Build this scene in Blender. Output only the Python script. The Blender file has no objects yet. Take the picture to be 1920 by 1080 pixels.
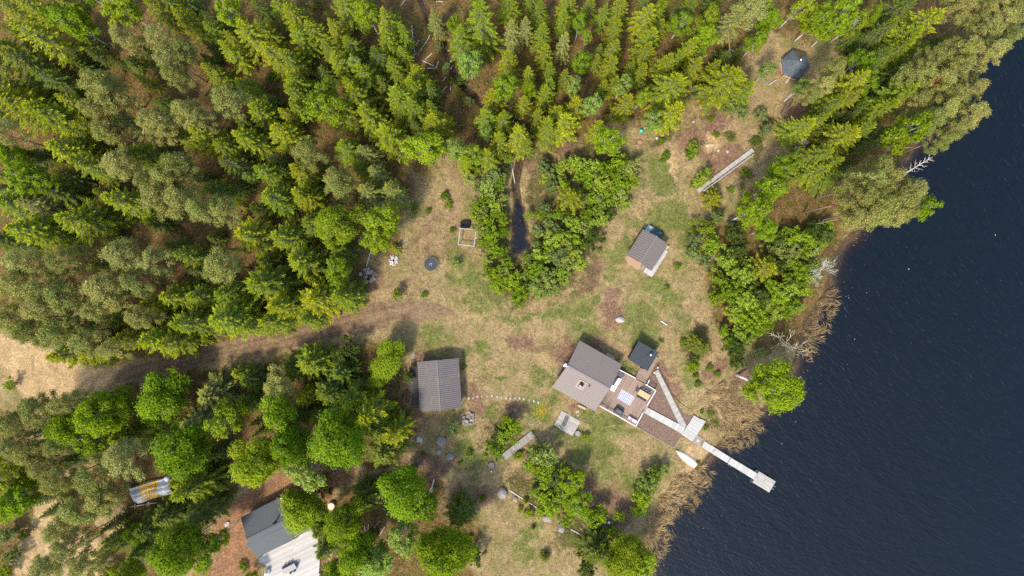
import bpy, bmesh, math, random
import numpy as np
from mathutils import Vector, Matrix

random.seed(7)
RNG = np.random.default_rng(7)
C = bpy.context.scene.collection
scene = bpy.context.scene
H = 128.0                                   # height of the drone above the clearing, metres
PI = math.pi


def W2(px, py):
    return ((px - 960.0) / 10.0, (540.0 - py) / 10.0)


def P(px, py, z=0.0):
    """Ground-plan point of something z metres up that is seen at a place of the aerial photo."""
    k = (H - z) / H
    return Vector(((px - 960.0) / 10.0 * k, (540.0 - py) / 10.0 * k, z))


# ------------------------------------------------------------------ materials
def new_mat(name):
    m = bpy.data.materials.new(name)
    m.use_nodes = True
    nt = m.node_tree
    nt.nodes.clear()
    out = nt.nodes.new('ShaderNodeOutputMaterial')
    return m, nt, out


def nd(nt, typ, **kw):
    n = nt.nodes.new(typ)
    for k, v in kw.items():
        if k.startswith('i_'):
            key = k[2:]
            key = int(key) if key.isdigit() else key.replace('_', ' ')
            n.inputs[key].default_value = v
        else:
            setattr(n, k, v)
    return n


def mixc(nt, fac, a, b, blend='MIX'):
    n = nt.nodes.new('ShaderNodeMix')
    n.data_type = 'RGBA'
    n.blend_type = blend
    for sock, v in ((n.inputs[0], fac), (n.inputs[6], a), (n.inputs[7], b)):
        if hasattr(v, 'is_linked') or isinstance(v, bpy.types.NodeSocket):
            nt.links.new(v, sock)
        elif isinstance(v, (tuple, list)):
            sock.default_value = tuple(v) + ((1.0,) if len(v) == 3 else ())
        else:
            sock.default_value = v
    return n.outputs[2]


def mth(nt, op, a, b=0.5, c=None):
    n = nt.nodes.new('ShaderNodeMath')
    n.operation = op
    for i, v in enumerate((a, b, c)):
        if v is None:
            continue
        if isinstance(v, bpy.types.NodeSocket):
            nt.links.new(v, n.inputs[i])
        else:
            n.inputs[i].default_value = v
    return n.outputs[0]


def sstep(nt, v, lo, hi):
    n = nt.nodes.new('ShaderNodeMapRange')
    n.interpolation_type = 'SMOOTHSTEP'
    nt.links.new(v, n.inputs[0])
    n.inputs[1].default_value = lo
    n.inputs[2].default_value = hi
    return n.outputs[0]


def noise(nt, vec, scale, detail=4, rough=0.6, dist=0.0):
    n = nd(nt, 'ShaderNodeTexNoise', i_Scale=scale, i_Detail=detail, i_Roughness=rough, i_Distortion=dist)
    if vec is not None:
        nt.links.new(vec, n.inputs['Vector'])
    return n.outputs['Fac']


def bsdf(nt, out, col, rough=0.8, spec=0.3, metal=0.0, bump=None, bstr=0.3, bdist=0.05):
    b = nd(nt, 'ShaderNodeBsdfPrincipled')
    b.inputs['Roughness'].default_value = rough
    b.inputs['Specular IOR Level'].default_value = spec
    b.inputs['Metallic'].default_value = metal
    if isinstance(col, bpy.types.NodeSocket):
        nt.links.new(col, b.inputs['Base Color'])
    else:
        b.inputs['Base Color'].default_value = tuple(col) + (1.0,)
    if bump is not None:
        bp = nd(nt, 'ShaderNodeBump', i_Strength=bstr, i_Distance=bdist)
        nt.links.new(bump, bp.inputs['Height'])
        nt.links.new(bp.outputs[0], b.inputs['Normal'])
    nt.links.new(b.outputs[0], out.inputs['Surface'])
    return b


_mc = {}


def paint(name, col, rough=0.7, spec=0.3, var=0.25, scale=3.0, metal=0.0, bstr=0.25, stain=None):
    """A plain surface with fine procedural wear; a mesh attribute 'tone' shades single boards or stones."""
    if name in _mc:
        return _mc[name]
    m, nt, out = new_mat(name)
    pos = nd(nt, 'ShaderNodeNewGeometry').outputs['Position']
    n1 = noise(nt, pos, scale, 5, 0.65)
    n2 = noise(nt, pos, scale * 7, 3, 0.6)
    k = mth(nt, 'MULTIPLY_ADD', n1, var * 1.6, 1.0 - var * 0.8)
    k = mth(nt, 'MULTIPLY', k, mth(nt, 'MULTIPLY_ADD', n2, var, 1.0 - var * 0.5))
    at = nd(nt, 'ShaderNodeAttribute', attribute_name='tone')
    k = mth(nt, 'MULTIPLY', k, mth(nt, 'ADD', at.outputs['Fac'], 1.0))
    base = col
    if stain:
        base = mixc(nt, sstep(nt, noise(nt, pos, scale * 0.5, 4, 0.7), 0.5, 0.72), col, stain)
    c = mixc(nt, 1.0, base, (1, 1, 1), 'MULTIPLY')
    vm = nd(nt, 'ShaderNodeVectorMath', operation='SCALE')
    nt.links.new(c, vm.inputs[0])
    nt.links.new(k, vm.inputs['Scale'])
    bsdf(nt, out, vm.outputs[0], rough, spec, metal, n2, bstr, 0.03)
    _mc[name] = m
    return m


def attr_col(name, rough=0.6, spec=0.4, var=0.15, scale=6.0):
    """Takes its pattern from the mesh colour attribute 'pat'."""
    m, nt, out = new_mat(name)
    pos = nd(nt, 'ShaderNodeNewGeometry').outputs['Position']
    at = nd(nt, 'ShaderNodeAttribute', attribute_name='pat')
    n = noise(nt, pos, scale, 4, 0.6)
    vm = nd(nt, 'ShaderNodeVectorMath', operation='SCALE')
    nt.links.new(at.outputs['Color'], vm.inputs[0])
    nt.links.new(mth(nt, 'MULTIPLY_ADD', n, var * 2, 1 - var), vm.inputs['Scale'])
    bsdf(nt, out, vm.outputs[0], rough, spec, 0, n, 0.3, 0.05)
    return m


def leaf_mat(name, trans=0.35, tipmul=(1.0, 1.0, 1.0)):
    """Leaves: the colour of each tree is its object colour; 'tone' varies leaf by leaf, 'tip' marks new shoots."""
    m, nt, out = new_mat(name)
    oi = nd(nt, 'ShaderNodeObjectInfo')
    tone = nd(nt, 'ShaderNodeAttribute', attribute_name='tone').outputs['Fac']
    tip = nd(nt, 'ShaderNodeAttribute', attribute_name='tip').outputs['Fac']
    tc = mixc(nt, 1.0, oi.outputs['Color'], tipmul, 'MULTIPLY')
    c = mixc(nt, tip, oi.outputs['Color'], tc)
    vm = nd(nt, 'ShaderNodeVectorMath', operation='SCALE')
    nt.links.new(c, vm.inputs[0])
    nt.links.new(mth(nt, 'ADD', tone, 1.0), vm.inputs['Scale'])
    d = nd(nt, 'ShaderNodeBsdfDiffuse')
    t = nd(nt, 'ShaderNodeBsdfTranslucent')
    nt.links.new(vm.outputs[0], d.inputs['Color'])
    wc = mixc(nt, 1.0, vm.outputs[0], (1.15, 1.1, 0.6), 'MULTIPLY')
    nt.links.new(wc, t.inputs['Color'])
    mx = nd(nt, 'ShaderNodeMixShader')
    mx.inputs[0].default_value = trans
    nt.links.new(d.outputs[0], mx.inputs[1])
    nt.links.new(t.outputs[0], mx.inputs[2])
    nt.links.new(mx.outputs[0], out.inputs['Surface'])
    return m


# ------------------------------------------------------------------ mesh helpers
def mesh_quads(name, V, F, mat, attrs=None, smooth=False):
    """V (n,3), F (m,4) numpy arrays -> mesh datablock."""
    me = bpy.data.meshes.new(name)
    V = np.asarray(V, dtype=np.float32)
    F = np.asarray(F, dtype=np.int32)
    me.vertices.add(len(V))
    me.vertices.foreach_set('co', V.ravel())
    me.loops.add(F.size)
    me.loops.foreach_set('vertex_index', F.ravel())
    me.polygons.add(len(F))
    me.polygons.foreach_set('loop_start', np.arange(0, F.size, F.shape[1], dtype=np.int32))
    if smooth:
        me.polygons.foreach_set('use_smooth', np.ones(len(F), dtype=bool))
    for k, a in (attrs or {}).items():
        if a.ndim == 1:
            at = me.attributes.new(k, 'FLOAT', 'POINT')
            at.data.foreach_set('value', a.astype(np.float32))
        else:
            at = me.attributes.new(k, 'FLOAT_COLOR', 'POINT')
            at.data.foreach_set('color', a.astype(np.float32).ravel())
    me.materials.append(mat)
    me.update(calc_edges=True)
    me.validate()
    return me


def wloc(o):
    v = Vector((0, 0, 0))
    while o is not None:
        v += o.location
        o = o.parent
    return v


class MB:
    """Collects shapes in plan coordinates and links them as ONE mesh object."""

    def __init__(self):
        self.v, self.f, self.t, self.tone = [], [], [], 0.0

    def add(self, vs, fs, tone=None):
        n = len(self.v)
        self.v += [tuple(p) for p in vs]
        self.t += [self.tone if tone is None else tone] * len(vs)
        self.f += [tuple(i + n for i in f) for f in fs]
        return self

    def prism(self, pts, z0, z1, tone=None):
        """pts: list of (x,y) counter-clockwise or not; z1 may be a list of heights."""
        n = len(pts)
        a = sum(pts[i][0] * pts[(i + 1) % n][1] - pts[(i + 1) % n][0] * pts[i][1] for i in range(n))
        if a < 0:
            pts = pts[::-1]
        lo = [(p[0], p[1], z0) for p in pts]
        hi = [(p[0], p[1], z1) for p in pts]
        fs = [tuple(range(n - 1, -1, -1)), tuple(range(n, 2 * n))]
        fs += [(i, (i + 1) % n, n + (i + 1) % n, n + i) for i in range(n)]
        return self.add(lo + hi, fs, tone)

    def bar(self, a, b, w, h, tone=None, up=(0, 0, 1)):
        """A box from point a to point b, w wide and h high, centred on the line."""
        a, b = Vector(a), Vector(b)
        d = (b - a).normalized()
        up = Vector(up)
        s = d.cross(up)
        if s.length < 1e-4:
            s = d.cross(Vector((1, 0, 0)))
        s.normalize()
        u = s.cross(d).normalized()
        s *= w / 2
        u *= h / 2
        vs = [a - s - u, a + s - u, a + s + u, a - s + u, b - s - u, b + s - u, b + s + u, b - s + u]
        return self.add(vs, [(0, 1, 2, 3), (7, 6, 5, 4), (0, 4, 5, 1), (1, 5, 6, 2), (2, 6, 7, 3), (3, 7, 4, 0)], tone)

    def tube(self, pts, rs, n=6, tone=None):
        pts = [Vector(p) for p in pts]
        if not isinstance(rs, (list, tuple)):
            rs = [rs] * len(pts)
        vs, fs = [], []
        for i, p in enumerate(pts):
            d = (pts[min(i + 1, len(pts) - 1)] - pts[max(i - 1, 0)])
            d = d.normalized() if d.length > 1e-6 else Vector((0, 0, 1))
            s = d.cross(Vector((0.13, 0.31, 0.94)))
            if s.length < 0.05:
                s = d.cross(Vector((1, 0, 0)))
            s.normalize()
            u = d.cross(s)
            for k in range(n):
                a = 2 * PI * k / n
                vs.append(p + (s * math.cos(a) + u * math.sin(a)) * rs[i])
        for i in range(len(pts) - 1):
            for k in range(n):
                k2 = (k + 1) % n
                fs.append((i * n + k, i * n + k2, (i + 1) * n + k2, (i + 1) * n + k))
        fs.append(tuple(range(n - 1, -1, -1)))
        fs.append(tuple((len(pts) - 1) * n + k for k in range(n)))
        return self.add(vs, fs, tone)

    def lathe(self, c, prof, n=24, tone=None):
        """prof: list of (radius, z) from bottom to top around c."""
        vs, fs = [], []
        for r, z in prof:
            for k in range(n):
                a = 2 * PI * k / n
                vs.append((c[0] + r * math.cos(a), c[1] + r * math.sin(a), c[2] + z))
        for i in range(len(prof) - 1):
            for k in range(n):
                k2 = (k + 1) % n
                fs.append((i * n + k, i * n + k2, (i + 1) * n + k2, (i + 1) * n + k))
        fs.append(tuple(range(n - 1, -1, -1)))
        fs.append(tuple((len(prof) - 1) * n + k for k in range(n)))
        return self.add(vs, fs, tone)

    def torus(self, c, R, r, n=32, m=8):
        vs, fs = [], []
        for i in range(n):
            a = 2 * PI * i / n
            for j in range(m):
                b = 2 * PI * j / m
                vs.append((c[0] + (R + r * math.cos(b)) * math.cos(a), c[1] + (R + r * math.cos(b)) * math.sin(a), c[2] + r * math.sin(b)))
        for i in range(n):
            for j in range(m):
                i2, j2 = (i + 1) % n, (j + 1) % m
                fs.append((i * m + j, i2 * m + j, i2 * m + j2, i * m + j2))
        return self.add(vs, fs)

    def build(self, name, mat, parent=None, smooth=False, bevel=0.0):
        me = bpy.data.meshes.new(name)
        off = wloc(parent)
        me.from_pydata([(v[0] - off.x, v[1] - off.y, v[2] - off.z) for v in self.v], [], self.f)
        at = me.attributes.new('tone', 'FLOAT', 'POINT')
        at.data.foreach_set('value', self.t)
        me.materials.append(mat)
        if smooth:
            me.polygons.foreach_set('use_smooth', [True] * len(me.polygons))
        me.update()
        o = bpy.data.objects.new(name, me)
        C.objects.link(o)
        o.parent = parent
        if bevel:
            b = o.modifiers.new('soft_edges', 'BEVEL')
            b.width = bevel
            b.segments = 2
            b.limit_method = 'ANGLE'
        return o


def tag(o, label=None, cat=None, group=None, kind=None):
    if label:
        o['label'] = label
    if cat:
        o['category'] = cat
    if group:
        o['group'] = group
    if kind:
        o['kind'] = kind
    return o


def thing(name, label, cat, loc=(0, 0, 0), group=None):
    o = bpy.data.objects.new(name, None)
    C.objects.link(o)
    o.location = loc
    o.empty_display_size = 0.3
    return tag(o, label, cat, group)


def copy_thing(src, loc, rz, label, group=None):
    r = src.copy()
    C.objects.link(r)
    r.location = loc
    r.rotation_euler = (0, 0, rz)
    r['label'] = label
    if group:
        r['group'] = group
    for ch in list(src.children):
        c = ch.copy()
        C.objects.link(c)
        c.parent = r
        for g in list(ch.children):
            d = g.copy()
            C.objects.link(d)
            d.parent = c
    return r


def boards(mb, poly, dirv, w, z0, z1, gap=0.012, tv=0.18, seed=1):
    """Lays planks w wide along dirv over the plan polygon poly (list of (x,y)), each with its own tone."""
    rr = random.Random(seed)
    d = Vector((dirv[0], dirv[1])).normalized()
    s = Vector((-d.y, d.x))
    q = [(Vector(p[:2]).dot(d), Vector(p[:2]).dot(s)) for p in poly]
    lo, hi = min(b for a, b in q), max(b for a, b in q)
    n = max(1, round((hi - lo) / w))
    w = (hi - lo) / n
    for i in range(n):
        b0, b1 = lo + i * w + gap / 2, lo + (i + 1) * w - gap / 2
        bm_ = (b0 + b1) / 2
        xs = []
        for k in range(len(q)):
            (a1, c1), (a2, c2) = q[k], q[(k + 1) % len(q)]
            if (c1 - bm_) * (c2 - bm_) < 0:
                t = (bm_ - c1) / (c2 - c1)
                xs.append((a1 + (a2 - a1) * t, (a2 - a1) / (c2 - c1)))
        xs.sort()
        for k in range(0, len(xs) - 1, 2):
            (xa, sa), (xb, sb) = xs[k], xs[k + 1]
            sa = max(-3, min(3, sa))
            sb = max(-3, min(3, sb))
            h = (b1 - b0) / 2
            # now and then a plank is made of two lengths
            cuts = [xa, xb]
            if xb - xa > 3.2:
                cuts = [xa, xa + (xb - xa) * rr.uniform(0.3, 0.7), xb]
            for c in range(len(cuts) - 1):
                p0, p1 = cuts[c], cuts[c + 1]
                g = 0.006
                e = [(p0 + (g if c else -h * sa), b0), (p1 - (g if c < len(cuts) - 2 else h * sb), b0),
                     (p1 - (g if c < len(cuts) - 2 else -h * sb), b1), (p0 + (g if c else h * sa), b1)]
                pts = [tuple(d * a + s * b) for a, b in e]
                dz = rr.uniform(-0.004, 0.004)
                mb.prism(pts, z0, z1 + dz, rr.uniform(-tv, tv))
    return mb


def corr(mb, a, b, c, d, period=0.3, amp=0.035, thick=0.06):
    """Corrugated roof sheet: a->b runs along the eave, a->d up the slope; ribs run up the slope."""
    a, b, c, d = Vector(a), Vector(b), Vector(c), Vector(d)
    nrm = (b - a).cross(d - a).normalized()
    if nrm.z < 0:
        nrm = -nrm
    L = ((b - a).length + (c - d).length) / 2
    n = max(2, round(L / period))
    prof = [(0.0, 0.0), (0.45, 0.0), (0.58, 1.0), (0.87, 1.0)]
    us = [((i + u) / n, h) for i in range(n) for u, h in prof] + [(1.0, 0.0)]
    vs, fs = [], []
    for u, h in us:
        lo, hi = a.lerp(b, u), d.lerp(c, u)
        vs += [lo + nrm * (amp * h), hi + nrm * (amp * h), lo - nrm * thick, hi - nrm * thick]
    for i in range(len(us) - 1):
        j, k = i * 4, i * 4 + 4
        fs += [(j, k, k + 1, j + 1), (j + 2, j + 3, k + 3, k + 2), (j, j + 2, k + 2, k), (j + 1, k + 1, k + 3, j + 3)]
    e = (len(us) - 1) * 4
    fs += [(0, 1, 3, 2), (e, e + 2, e + 3, e + 1)]
    return mb.add(vs, fs)


def slab(mb, a, b, c, d, thick=0.08, tone=None):
    a, b, c, d = Vector(a), Vector(b), Vector(c), Vector(d)
    n = (b - a).cross(d - a).normalized()
    if n.z < 0:
        n = -n
    v = [a, b, c, d] + [p - n * thick for p in (a, b, c, d)]
    return mb.add(v, [(0, 1, 2, 3), (7, 6, 5, 4), (0, 4, 5, 1), (1, 5, 6, 2), (2, 6, 7, 3), (3, 7, 4, 0)], tone)


def rock(mb, c, sx, sy, sz, seed, tone=0.0, n=2, rot=0.0):
    bm = bmesh.new()
    bmesh.ops.create_icosphere(bm, subdivisions=n, radius=1.0)
    rr = random.Random(seed)
    off = [Vector((rr.uniform(-1, 1), rr.uniform(-1, 1), rr.uniform(-1, 1))).normalized() for _ in range(9)]
    lim = [rr.uniform(0.62, 0.95) for _ in range(9)]
    for v in bm.verts:
        p = v.co.copy()
        for o, l in zip(off, lim):          # cut flat facets into the ball
            k = p.dot(o)
            if k > l:
                p -= o * (k - l)
        p *= rr.uniform(0.96, 1.04)
        v.co = p
    cr, sr = math.cos(rot), math.sin(rot)
    vs = [(c[0] + cr * v.co.x * sx - sr * v.co.y * sy, c[1] + sr * v.co.x * sx + cr * v.co.y * sy, c[2] + v.co.z * sz) for v in bm.verts]
    fs = [tuple(v.index for v in f.verts) for f in bm.faces]
    bm.free()
    return mb.add(vs, fs, tone)
# ================================================================== the land and the lake
def sdist(poly, X, Y):
    """Signed distance to a closed polygon, negative inside."""
    poly = np.asarray(poly, dtype=float)
    d = np.full(X.shape, 1e18)
    ins = np.zeros(X.shape, dtype=bool)
    n = len(poly)
    for i in range(n):
        x1, y1 = poly[i]
        x2, y2 = poly[(i + 1) % n]
        ex, ey = x2 - x1, y2 - y1
        wx, wy = X - x1, Y - y1
        t = np.clip((wx * ex + wy * ey) / max(ex * ex + ey * ey, 1e-9), 0, 1)
        d = np.minimum(d, (wx - ex * t) ** 2 + (wy - ey * t) ** 2)
        if y1 != y2:
            c = ((y1 > Y) != (y2 > Y)) & (X < (x2 - x1) * (Y - y1) / (y2 - y1) + x1)
            ins ^= c
    d = np.sqrt(d)
    return np.where(ins, -d, d)


def ldist(line, X, Y):
    d = np.full(X.shape, 1e18)
    for (x1, y1), (x2, y2) in zip(line[:-1], line[1:]):
        ex, ey = x2 - x1, y2 - y1
        wx, wy = X - x1, Y - y1
        t = np.clip((wx * ex + wy * ey) / max(ex * ex + ey * ey, 1e-9), 0, 1)
        d = np.minimum(d, (wx - ex * t) ** 2 + (wy - ey * t) ** 2)
    return np.sqrt(d)


def ell(X, Y, cx, cy, rx, ry, rot=0):
    c, s = math.cos(math.radians(rot)), math.sin(math.radians(rot))
    u = ((X - cx) * c + (Y - cy) * s) / rx
    v = (-(X - cx) * s + (Y - cy) * c) / ry
    return np.clip(1.5 - np.sqrt(u * u + v * v), 0, 1)      # 1 in the middle, .5 on the rim


def soft(sd, w):
    return np.clip(0.5 - sd / (2 * w), 0, 1)


SHORE = [(1205, 1300), (1213, 1085), (1226, 1012), (1243, 970), (1266, 934), (1290, 906), (1311, 883), (1337, 853), (1355, 833),
         (1377, 813), (1401, 793), (1432, 772), (1463, 745), (1486, 705), (1499, 665), (1506, 626), (1522, 592), (1547, 560),
         (1559, 525), (1564, 490), (1584, 456), (1616, 428), (1648, 395), (1670, 355), (1690, 315), (1714, 275), (1749, 225),
         (1774, 170), (1793, 110), (1808, 60), (1833, 8), (1868, -60), (1910, -200), (2300, -900), (9000, -5000), (9000, 7000), (1150, 7000)]
POND = [(966, 382), (983, 388), (982, 402), (986, 416), (990, 432), (986, 446), (994, 458), (986, 468), (974, 475), (961, 470), (960, 452), (963, 425), (962, 400)]
STREAM = [(775, -40), (800, 25), (815, 60), (827, 75), (837, 100), (850, 138), (868, 160), (886, 178), (902, 193), (930, 214), (960, 227), (988, 238), (994, 262), (975, 300), (966, 345), (972, 384)]
GULLY = [(1118, 982), (1128, 1005), (1148, 1036), (1166, 1056), (1200, 1066)]
SAND = [(-60, 600), (0, 626), (70, 636), (115, 662), (180, 690), (232, 688), (205, 722), (140, 736), (92, 752), (62, 768), (38, 742), (12, 692), (-60, 665)]
TRACK = [(205, 722), (232, 688), (300, 672), (420, 640), (520, 610), (600, 590), (690, 568), (760, 556), (800, 562), (846, 578), (862, 590), (820, 598), (760, 606), (690, 622), (600, 640), (540, 655), (440, 676), (360, 692), (270, 716)]
FOREST_NW = [(-300, -300), (1420, -300), (1430, 40), (1400, 130), (1330, 190), (1250, 232), (1195, 235), (1150, 225), (1100, 265), (1000, 272), (930, 298), (850, 305), (770, 330), (745, 400), (745, 470), (690, 480), (690, 560), (560, 608), (400, 655), (230, 685), (150, 650), (90, 640), (0, 618), (-300, 590)]
FOREST_SW = [(185, 735), (300, 705), (420, 682), (560, 652), (690, 640), (750, 650), (765, 720), (770, 800), (740, 880), (660, 880), (560, 860), (470, 890), (420, 930), (400, 1000), (360, 1100), (100, 1300), (-300, 1300), (-300, 760), (20, 770), (120, 760)]
FOREST_S = [(600, 950), (680, 890), (760, 870), (830, 900), (830, 960), (880, 920), (900, 1000), (890, 1090), (880, 1300), (560, 1300), (600, 1080)]
FOREST_E = [(1450, -300), (1440, 60), (1560, 80), (1590, 130), (1520, 150), (1530, 220), (1480, 280), (1450, 330), (1390, 380), (1340, 420), (1350, 470), (1300, 520), (1340, 600), (1390, 660), (1480, 660), (1510, 620), (1560, 550), (1600, 430), (1690, 320), (1780, 170), (1840, 0), (1900, -300)]
RUST = [(355, 1120), (400, 1000), (425, 930), (470, 900), (540, 860), (610, 880), (640, 868), (690, 872), (650, 905), (625, 945), (625, 975), (600, 975), (560, 920), (460, 970), (480, 1045), (500, 1100), (440, 1120)]

RUSTY = [(830, 415, 62, 50, 20), (800, 470, 55, 60, 0), (760, 530, 40, 30, 0)]
LITTER = [(40, 50, 30, 50, 40), (250, 128, 14, 18, 0), (350, 432, 30, 26, 30), (415, 440, 20, 34, 30), (1145, 575, 30, 38, 0), (1108, 520, 34, 14, -50), (988, 645, 32, 18, 0), (1060, 660, 28, 30, 30), (884, 745, 18, 40, 0), (965, 772, 34, 16, 0),
          (1110, 640, 25, 18, 0), (1300, 262, 48, 36, 0), (1345, 235, 36, 24, 0), (1350, 300, 50, 30, -30), (790, 690, 22, 40, 0), (760, 730, 24, 30, 0), (775, 790, 20, 30, 0),
          (1130, 960, 60, 40, 0), (1080, 765, 14, 10, 0), (690, 530, 20, 40, 10), (800, 880, 55, 30, 0), (850, 960, 30, 60, 20), (1010, 960, 30, 20, 0), (1100, 905, 30, 30, 0),
          (1060, 275, 40, 22, -25), (1160, 212, 12, 24, 0), (985, 310, 20, 20, 0), (755, 345, 26, 24, 0), (1390, 705, 24, 12, 0), (1335, 690, 30, 14, -40),
          (800, 95, 40, 110, -25), (1110, 30, 20, 60, 10), (1178, 70, 10, 80, 5), (1500, 150, 34, 14, 0), (1500, 190, 30, 36, 0), (1440, 230, 16, 20, 0),
          (905, 930, 20, 20, 0), (1240, 720, 60, 26, 60), (1475, 345, 40, 24, 20), (1515, 385, 40, 36, 0), (560, 140, 36, 40, -40), (600, 110, 24, 40, -40), (440, 20, 26, 24, 0), (20, 30, 30, 24, 0), (1390, 600, 10, 50, -20)]
GREEN = [(907, 558, 48, 28, 0), (1040, 585, 40, 15, -20), (813, 622, 34, 20, 0), (903, 640, 24, 16, 0), (1100, 622, 32, 20, 10), (1195, 590, 40, 34, 0), (1248, 545, 32, 28, 0), (1147, 523, 16, 18, 0),
         (1210, 635, 28, 26, 0), (874, 662, 12, 24, 0), (1014, 705, 20, 14, 0), (1107, 567, 12, 16, 0), (1236, 330, 36, 50, 15), (1265, 395, 34, 40, 0), (1285, 450, 26, 50, 10), (1230, 420, 40, 18, 0),
         (1115, 790, 46, 22, 30), (1010, 772, 26, 24, 0), (1060, 808, 34, 18, 30), (1140, 845, 44, 26, 25), (1128, 890, 30, 24, 30), (1090, 845, 22, 20, 0), (1290, 705, 22, 30, 0), (1332, 780, 16, 34, 20), (980, 1030, 20, 20, 0),
         (885, 870, 26, 40, 0), (1175, 690, 26, 16, 30), (1280, 610, 20, 26, 0), (920, 770, 40, 14, 0), (860, 800, 26, 16, 0), (1240, 875, 16, 24, 30), (1175, 800, 30, 16, 30), (1000, 1000, 24, 16, 0), (940, 720, 14, 10, 0),
         (1165, 470, 24, 40, 40), (1080, 590, 36, 12, 10), (960, 600, 50, 12, 0), (1275, 560, 30, 16, 0), (775, 400, 14, 12, 0), (850, 470, 16, 30, 0), (870, 520, 30, 20, 0), (1190, 905, 40, 24, 20), (1060, 730, 18, 10, 0), (1035, 745, 14, 20, 20)]
HEATH = [(1418, 264, 22, 14, 0), (1452, 232, 22, 16, 0), (1398, 322, 20, 14, 0), (1425, 288, 20, 12, -30), (1372, 262, 12, 9, 0), (1240, 262, 26, 14, 0), (1330, 215, 20, 12, 0), (745, 780, 20, 26, 0), (1120, 310, 60, 70, 0), (1020, 350, 40, 80, 0), (1040, 480, 80, 70, 0), (930, 430, 30, 90, 0), (960, 530, 40, 40, 0), (1310, 640, 30, 30, 0), (1000, 920, 60, 40, 20), (1090, 1000, 50, 40, 0), (950, 820, 40, 40, 0), (1370, 560, 50, 60, 0), (560, 1085, 40, 40, 0)]
SANDY = [(1350, 760, 40, 46, 20), (1285, 905, 22, 40, 35), (1300, 862, 26, 24, 0), (90, 960, 30, 34, 30), (60, 1030, 26, 60, 25), (130, 1045, 70, 40, 20), (215, 985, 30, 40, 0), (75, 800, 34, 30, 0), (140, 855, 50, 34, 0), (1332, 262, 22, 14, 0), (1265, 318, 14, 34, 0), (620, 1000, 8, 60, 0)]


def vnoise(X, Y, cell, seed):
    r = np.random.default_rng(seed)
    g = r.random((256, 256))
    x, y = X / cell + 1000, Y / cell + 1000
    xi, yi = np.floor(x).astype(int), np.floor(y).astype(int)
    fx, fy = x - xi, y - yi
    fx, fy = fx * fx * (3 - 2 * fx), fy * fy * (3 - 2 * fy)
    a, b = g[xi % 256, yi % 256], g[(xi + 1) % 256, yi % 256]
    c, d = g[xi % 256, (yi + 1) % 256], g[(xi + 1) % 256, (yi + 1) % 256]
    return (a * (1 - fx) + b * fx) * (1 - fy) + (c * (1 - fx) + d * fx) * fy


def land_z(X, Y):
    """Ground height in metres for photo-plan coordinates."""
    s = sdist(SHORE, X, Y) / 10.0
    s = s + (vnoise(X, Y, 14, 5) - 0.5) * 0.9
    z = np.where(s > 0, np.minimum(-0.42 + 0.14 * s, 0.0), np.maximum(-0.42 + 0.22 * s, -4.0))
    p = sdist(POND, X, Y) / 10.0
    z = z - 0.9 * np.clip(0.35 - p, 0, 0.9)
    t = ldist(STREAM, X, Y) / 10.0
    z = z - 1.0 * np.clip(0.85 - t, 0, 1)
    t = ldist(GULLY, X, Y) / 10.0
    z = z - 1.2 * np.clip(1.0 - t, 0, 1)
    bump = (vnoise(X, Y, 30, 1) - 0.5) * 0.14 + (vnoise(X, Y, 9, 2) - 0.5) * 0.08
    return z + bump * np.clip(s / 2.0, 0.2, 1)


def gz(px, py):
    return float(land_z(np.array([float(px)]), np.array([float(py)]))[0])


def zones(X, Y):
    wob = (vnoise(X, Y, 40, 11) - 0.5) * 30 + (vnoise(X, Y, 14, 12) - 0.5) * 16
    X2 = X + wob
    Y2 = Y + (vnoise(X, Y, 36, 13) - 0.5) * 26 + (vnoise(X, Y, 13, 14) - 0.5) * 14

    def blobs(L):
        m = np.zeros(X.shape)
        for e in L:
            m = np.maximum(m, ell(X2, Y2, *e))
        return m
    green = blobs(GREEN)
    rusty = blobs(RUSTY)
    litter = np.maximum(blobs(LITTER), rusty * 0.55)
    heath = blobs(HEATH)
    sand = np.maximum(blobs(SANDY), soft(sdist(SAND, X2 * .4 + X * .6, Y2 * .4 + Y * .6), 9))
    forest = np.zeros(X.shape)
    for f in (FOREST_NW, FOREST_SW, FOREST_S, FOREST_E):
        forest = np.maximum(forest, soft(sdist(f, X2, Y2), 16))
    out = (X < -60) | (X > 1980) | (Y < -60) | (Y > 1140)
    forest = np.where(out & (sdist(SHORE, X, Y) > 30), 1.0, forest)
    rust = np.maximum(soft(sdist(RUST, X2, Y2), 10), 0)
    forest = forest * (1 - np.clip(sand * 1.6 - 0.3, 0, 1)) * (1 - rust)
    track = soft(sdist(TRACK, X * .85 + X2 * .15, Y * .85 + Y2 * .15), 6)
    ruts = np.zeros(X.shape)
    for line, w in (([(240, 708), (430, 671), (560, 645), (690, 608), (770, 589)], 3.5), ([(250, 690), (420, 652), (560, 618), (690, 584), (770, 570)], 3.5), ([(300, 690), (430, 660), (560, 632), (690, 597)], 3)):
        ruts = np.maximum(ruts, np.clip(1 - ldist(line, X, Y + wob * 0.12) / w / 1.4, 0, 1))
    s = sdist(SHORE, X, Y)
    wet = np.clip(0.75 - (s - 6) / 22, 0, 1)
    wet = np.maximum(wet, np.clip(1 - sdist(POND, X, Y) / 8, 0, 1))
    wet = np.maximum(wet, np.clip(1 - (ldist(STREAM, X, Y) - 6) / 6, 0, 1))
    za = np.stack([green * (1 - forest), np.clip(litter, 0, 1), sand, forest], -1)
    zb = np.stack([rust, track, np.maximum(heath, 0), ruts], -1)
    return za, zb, wet, track, sand


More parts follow.
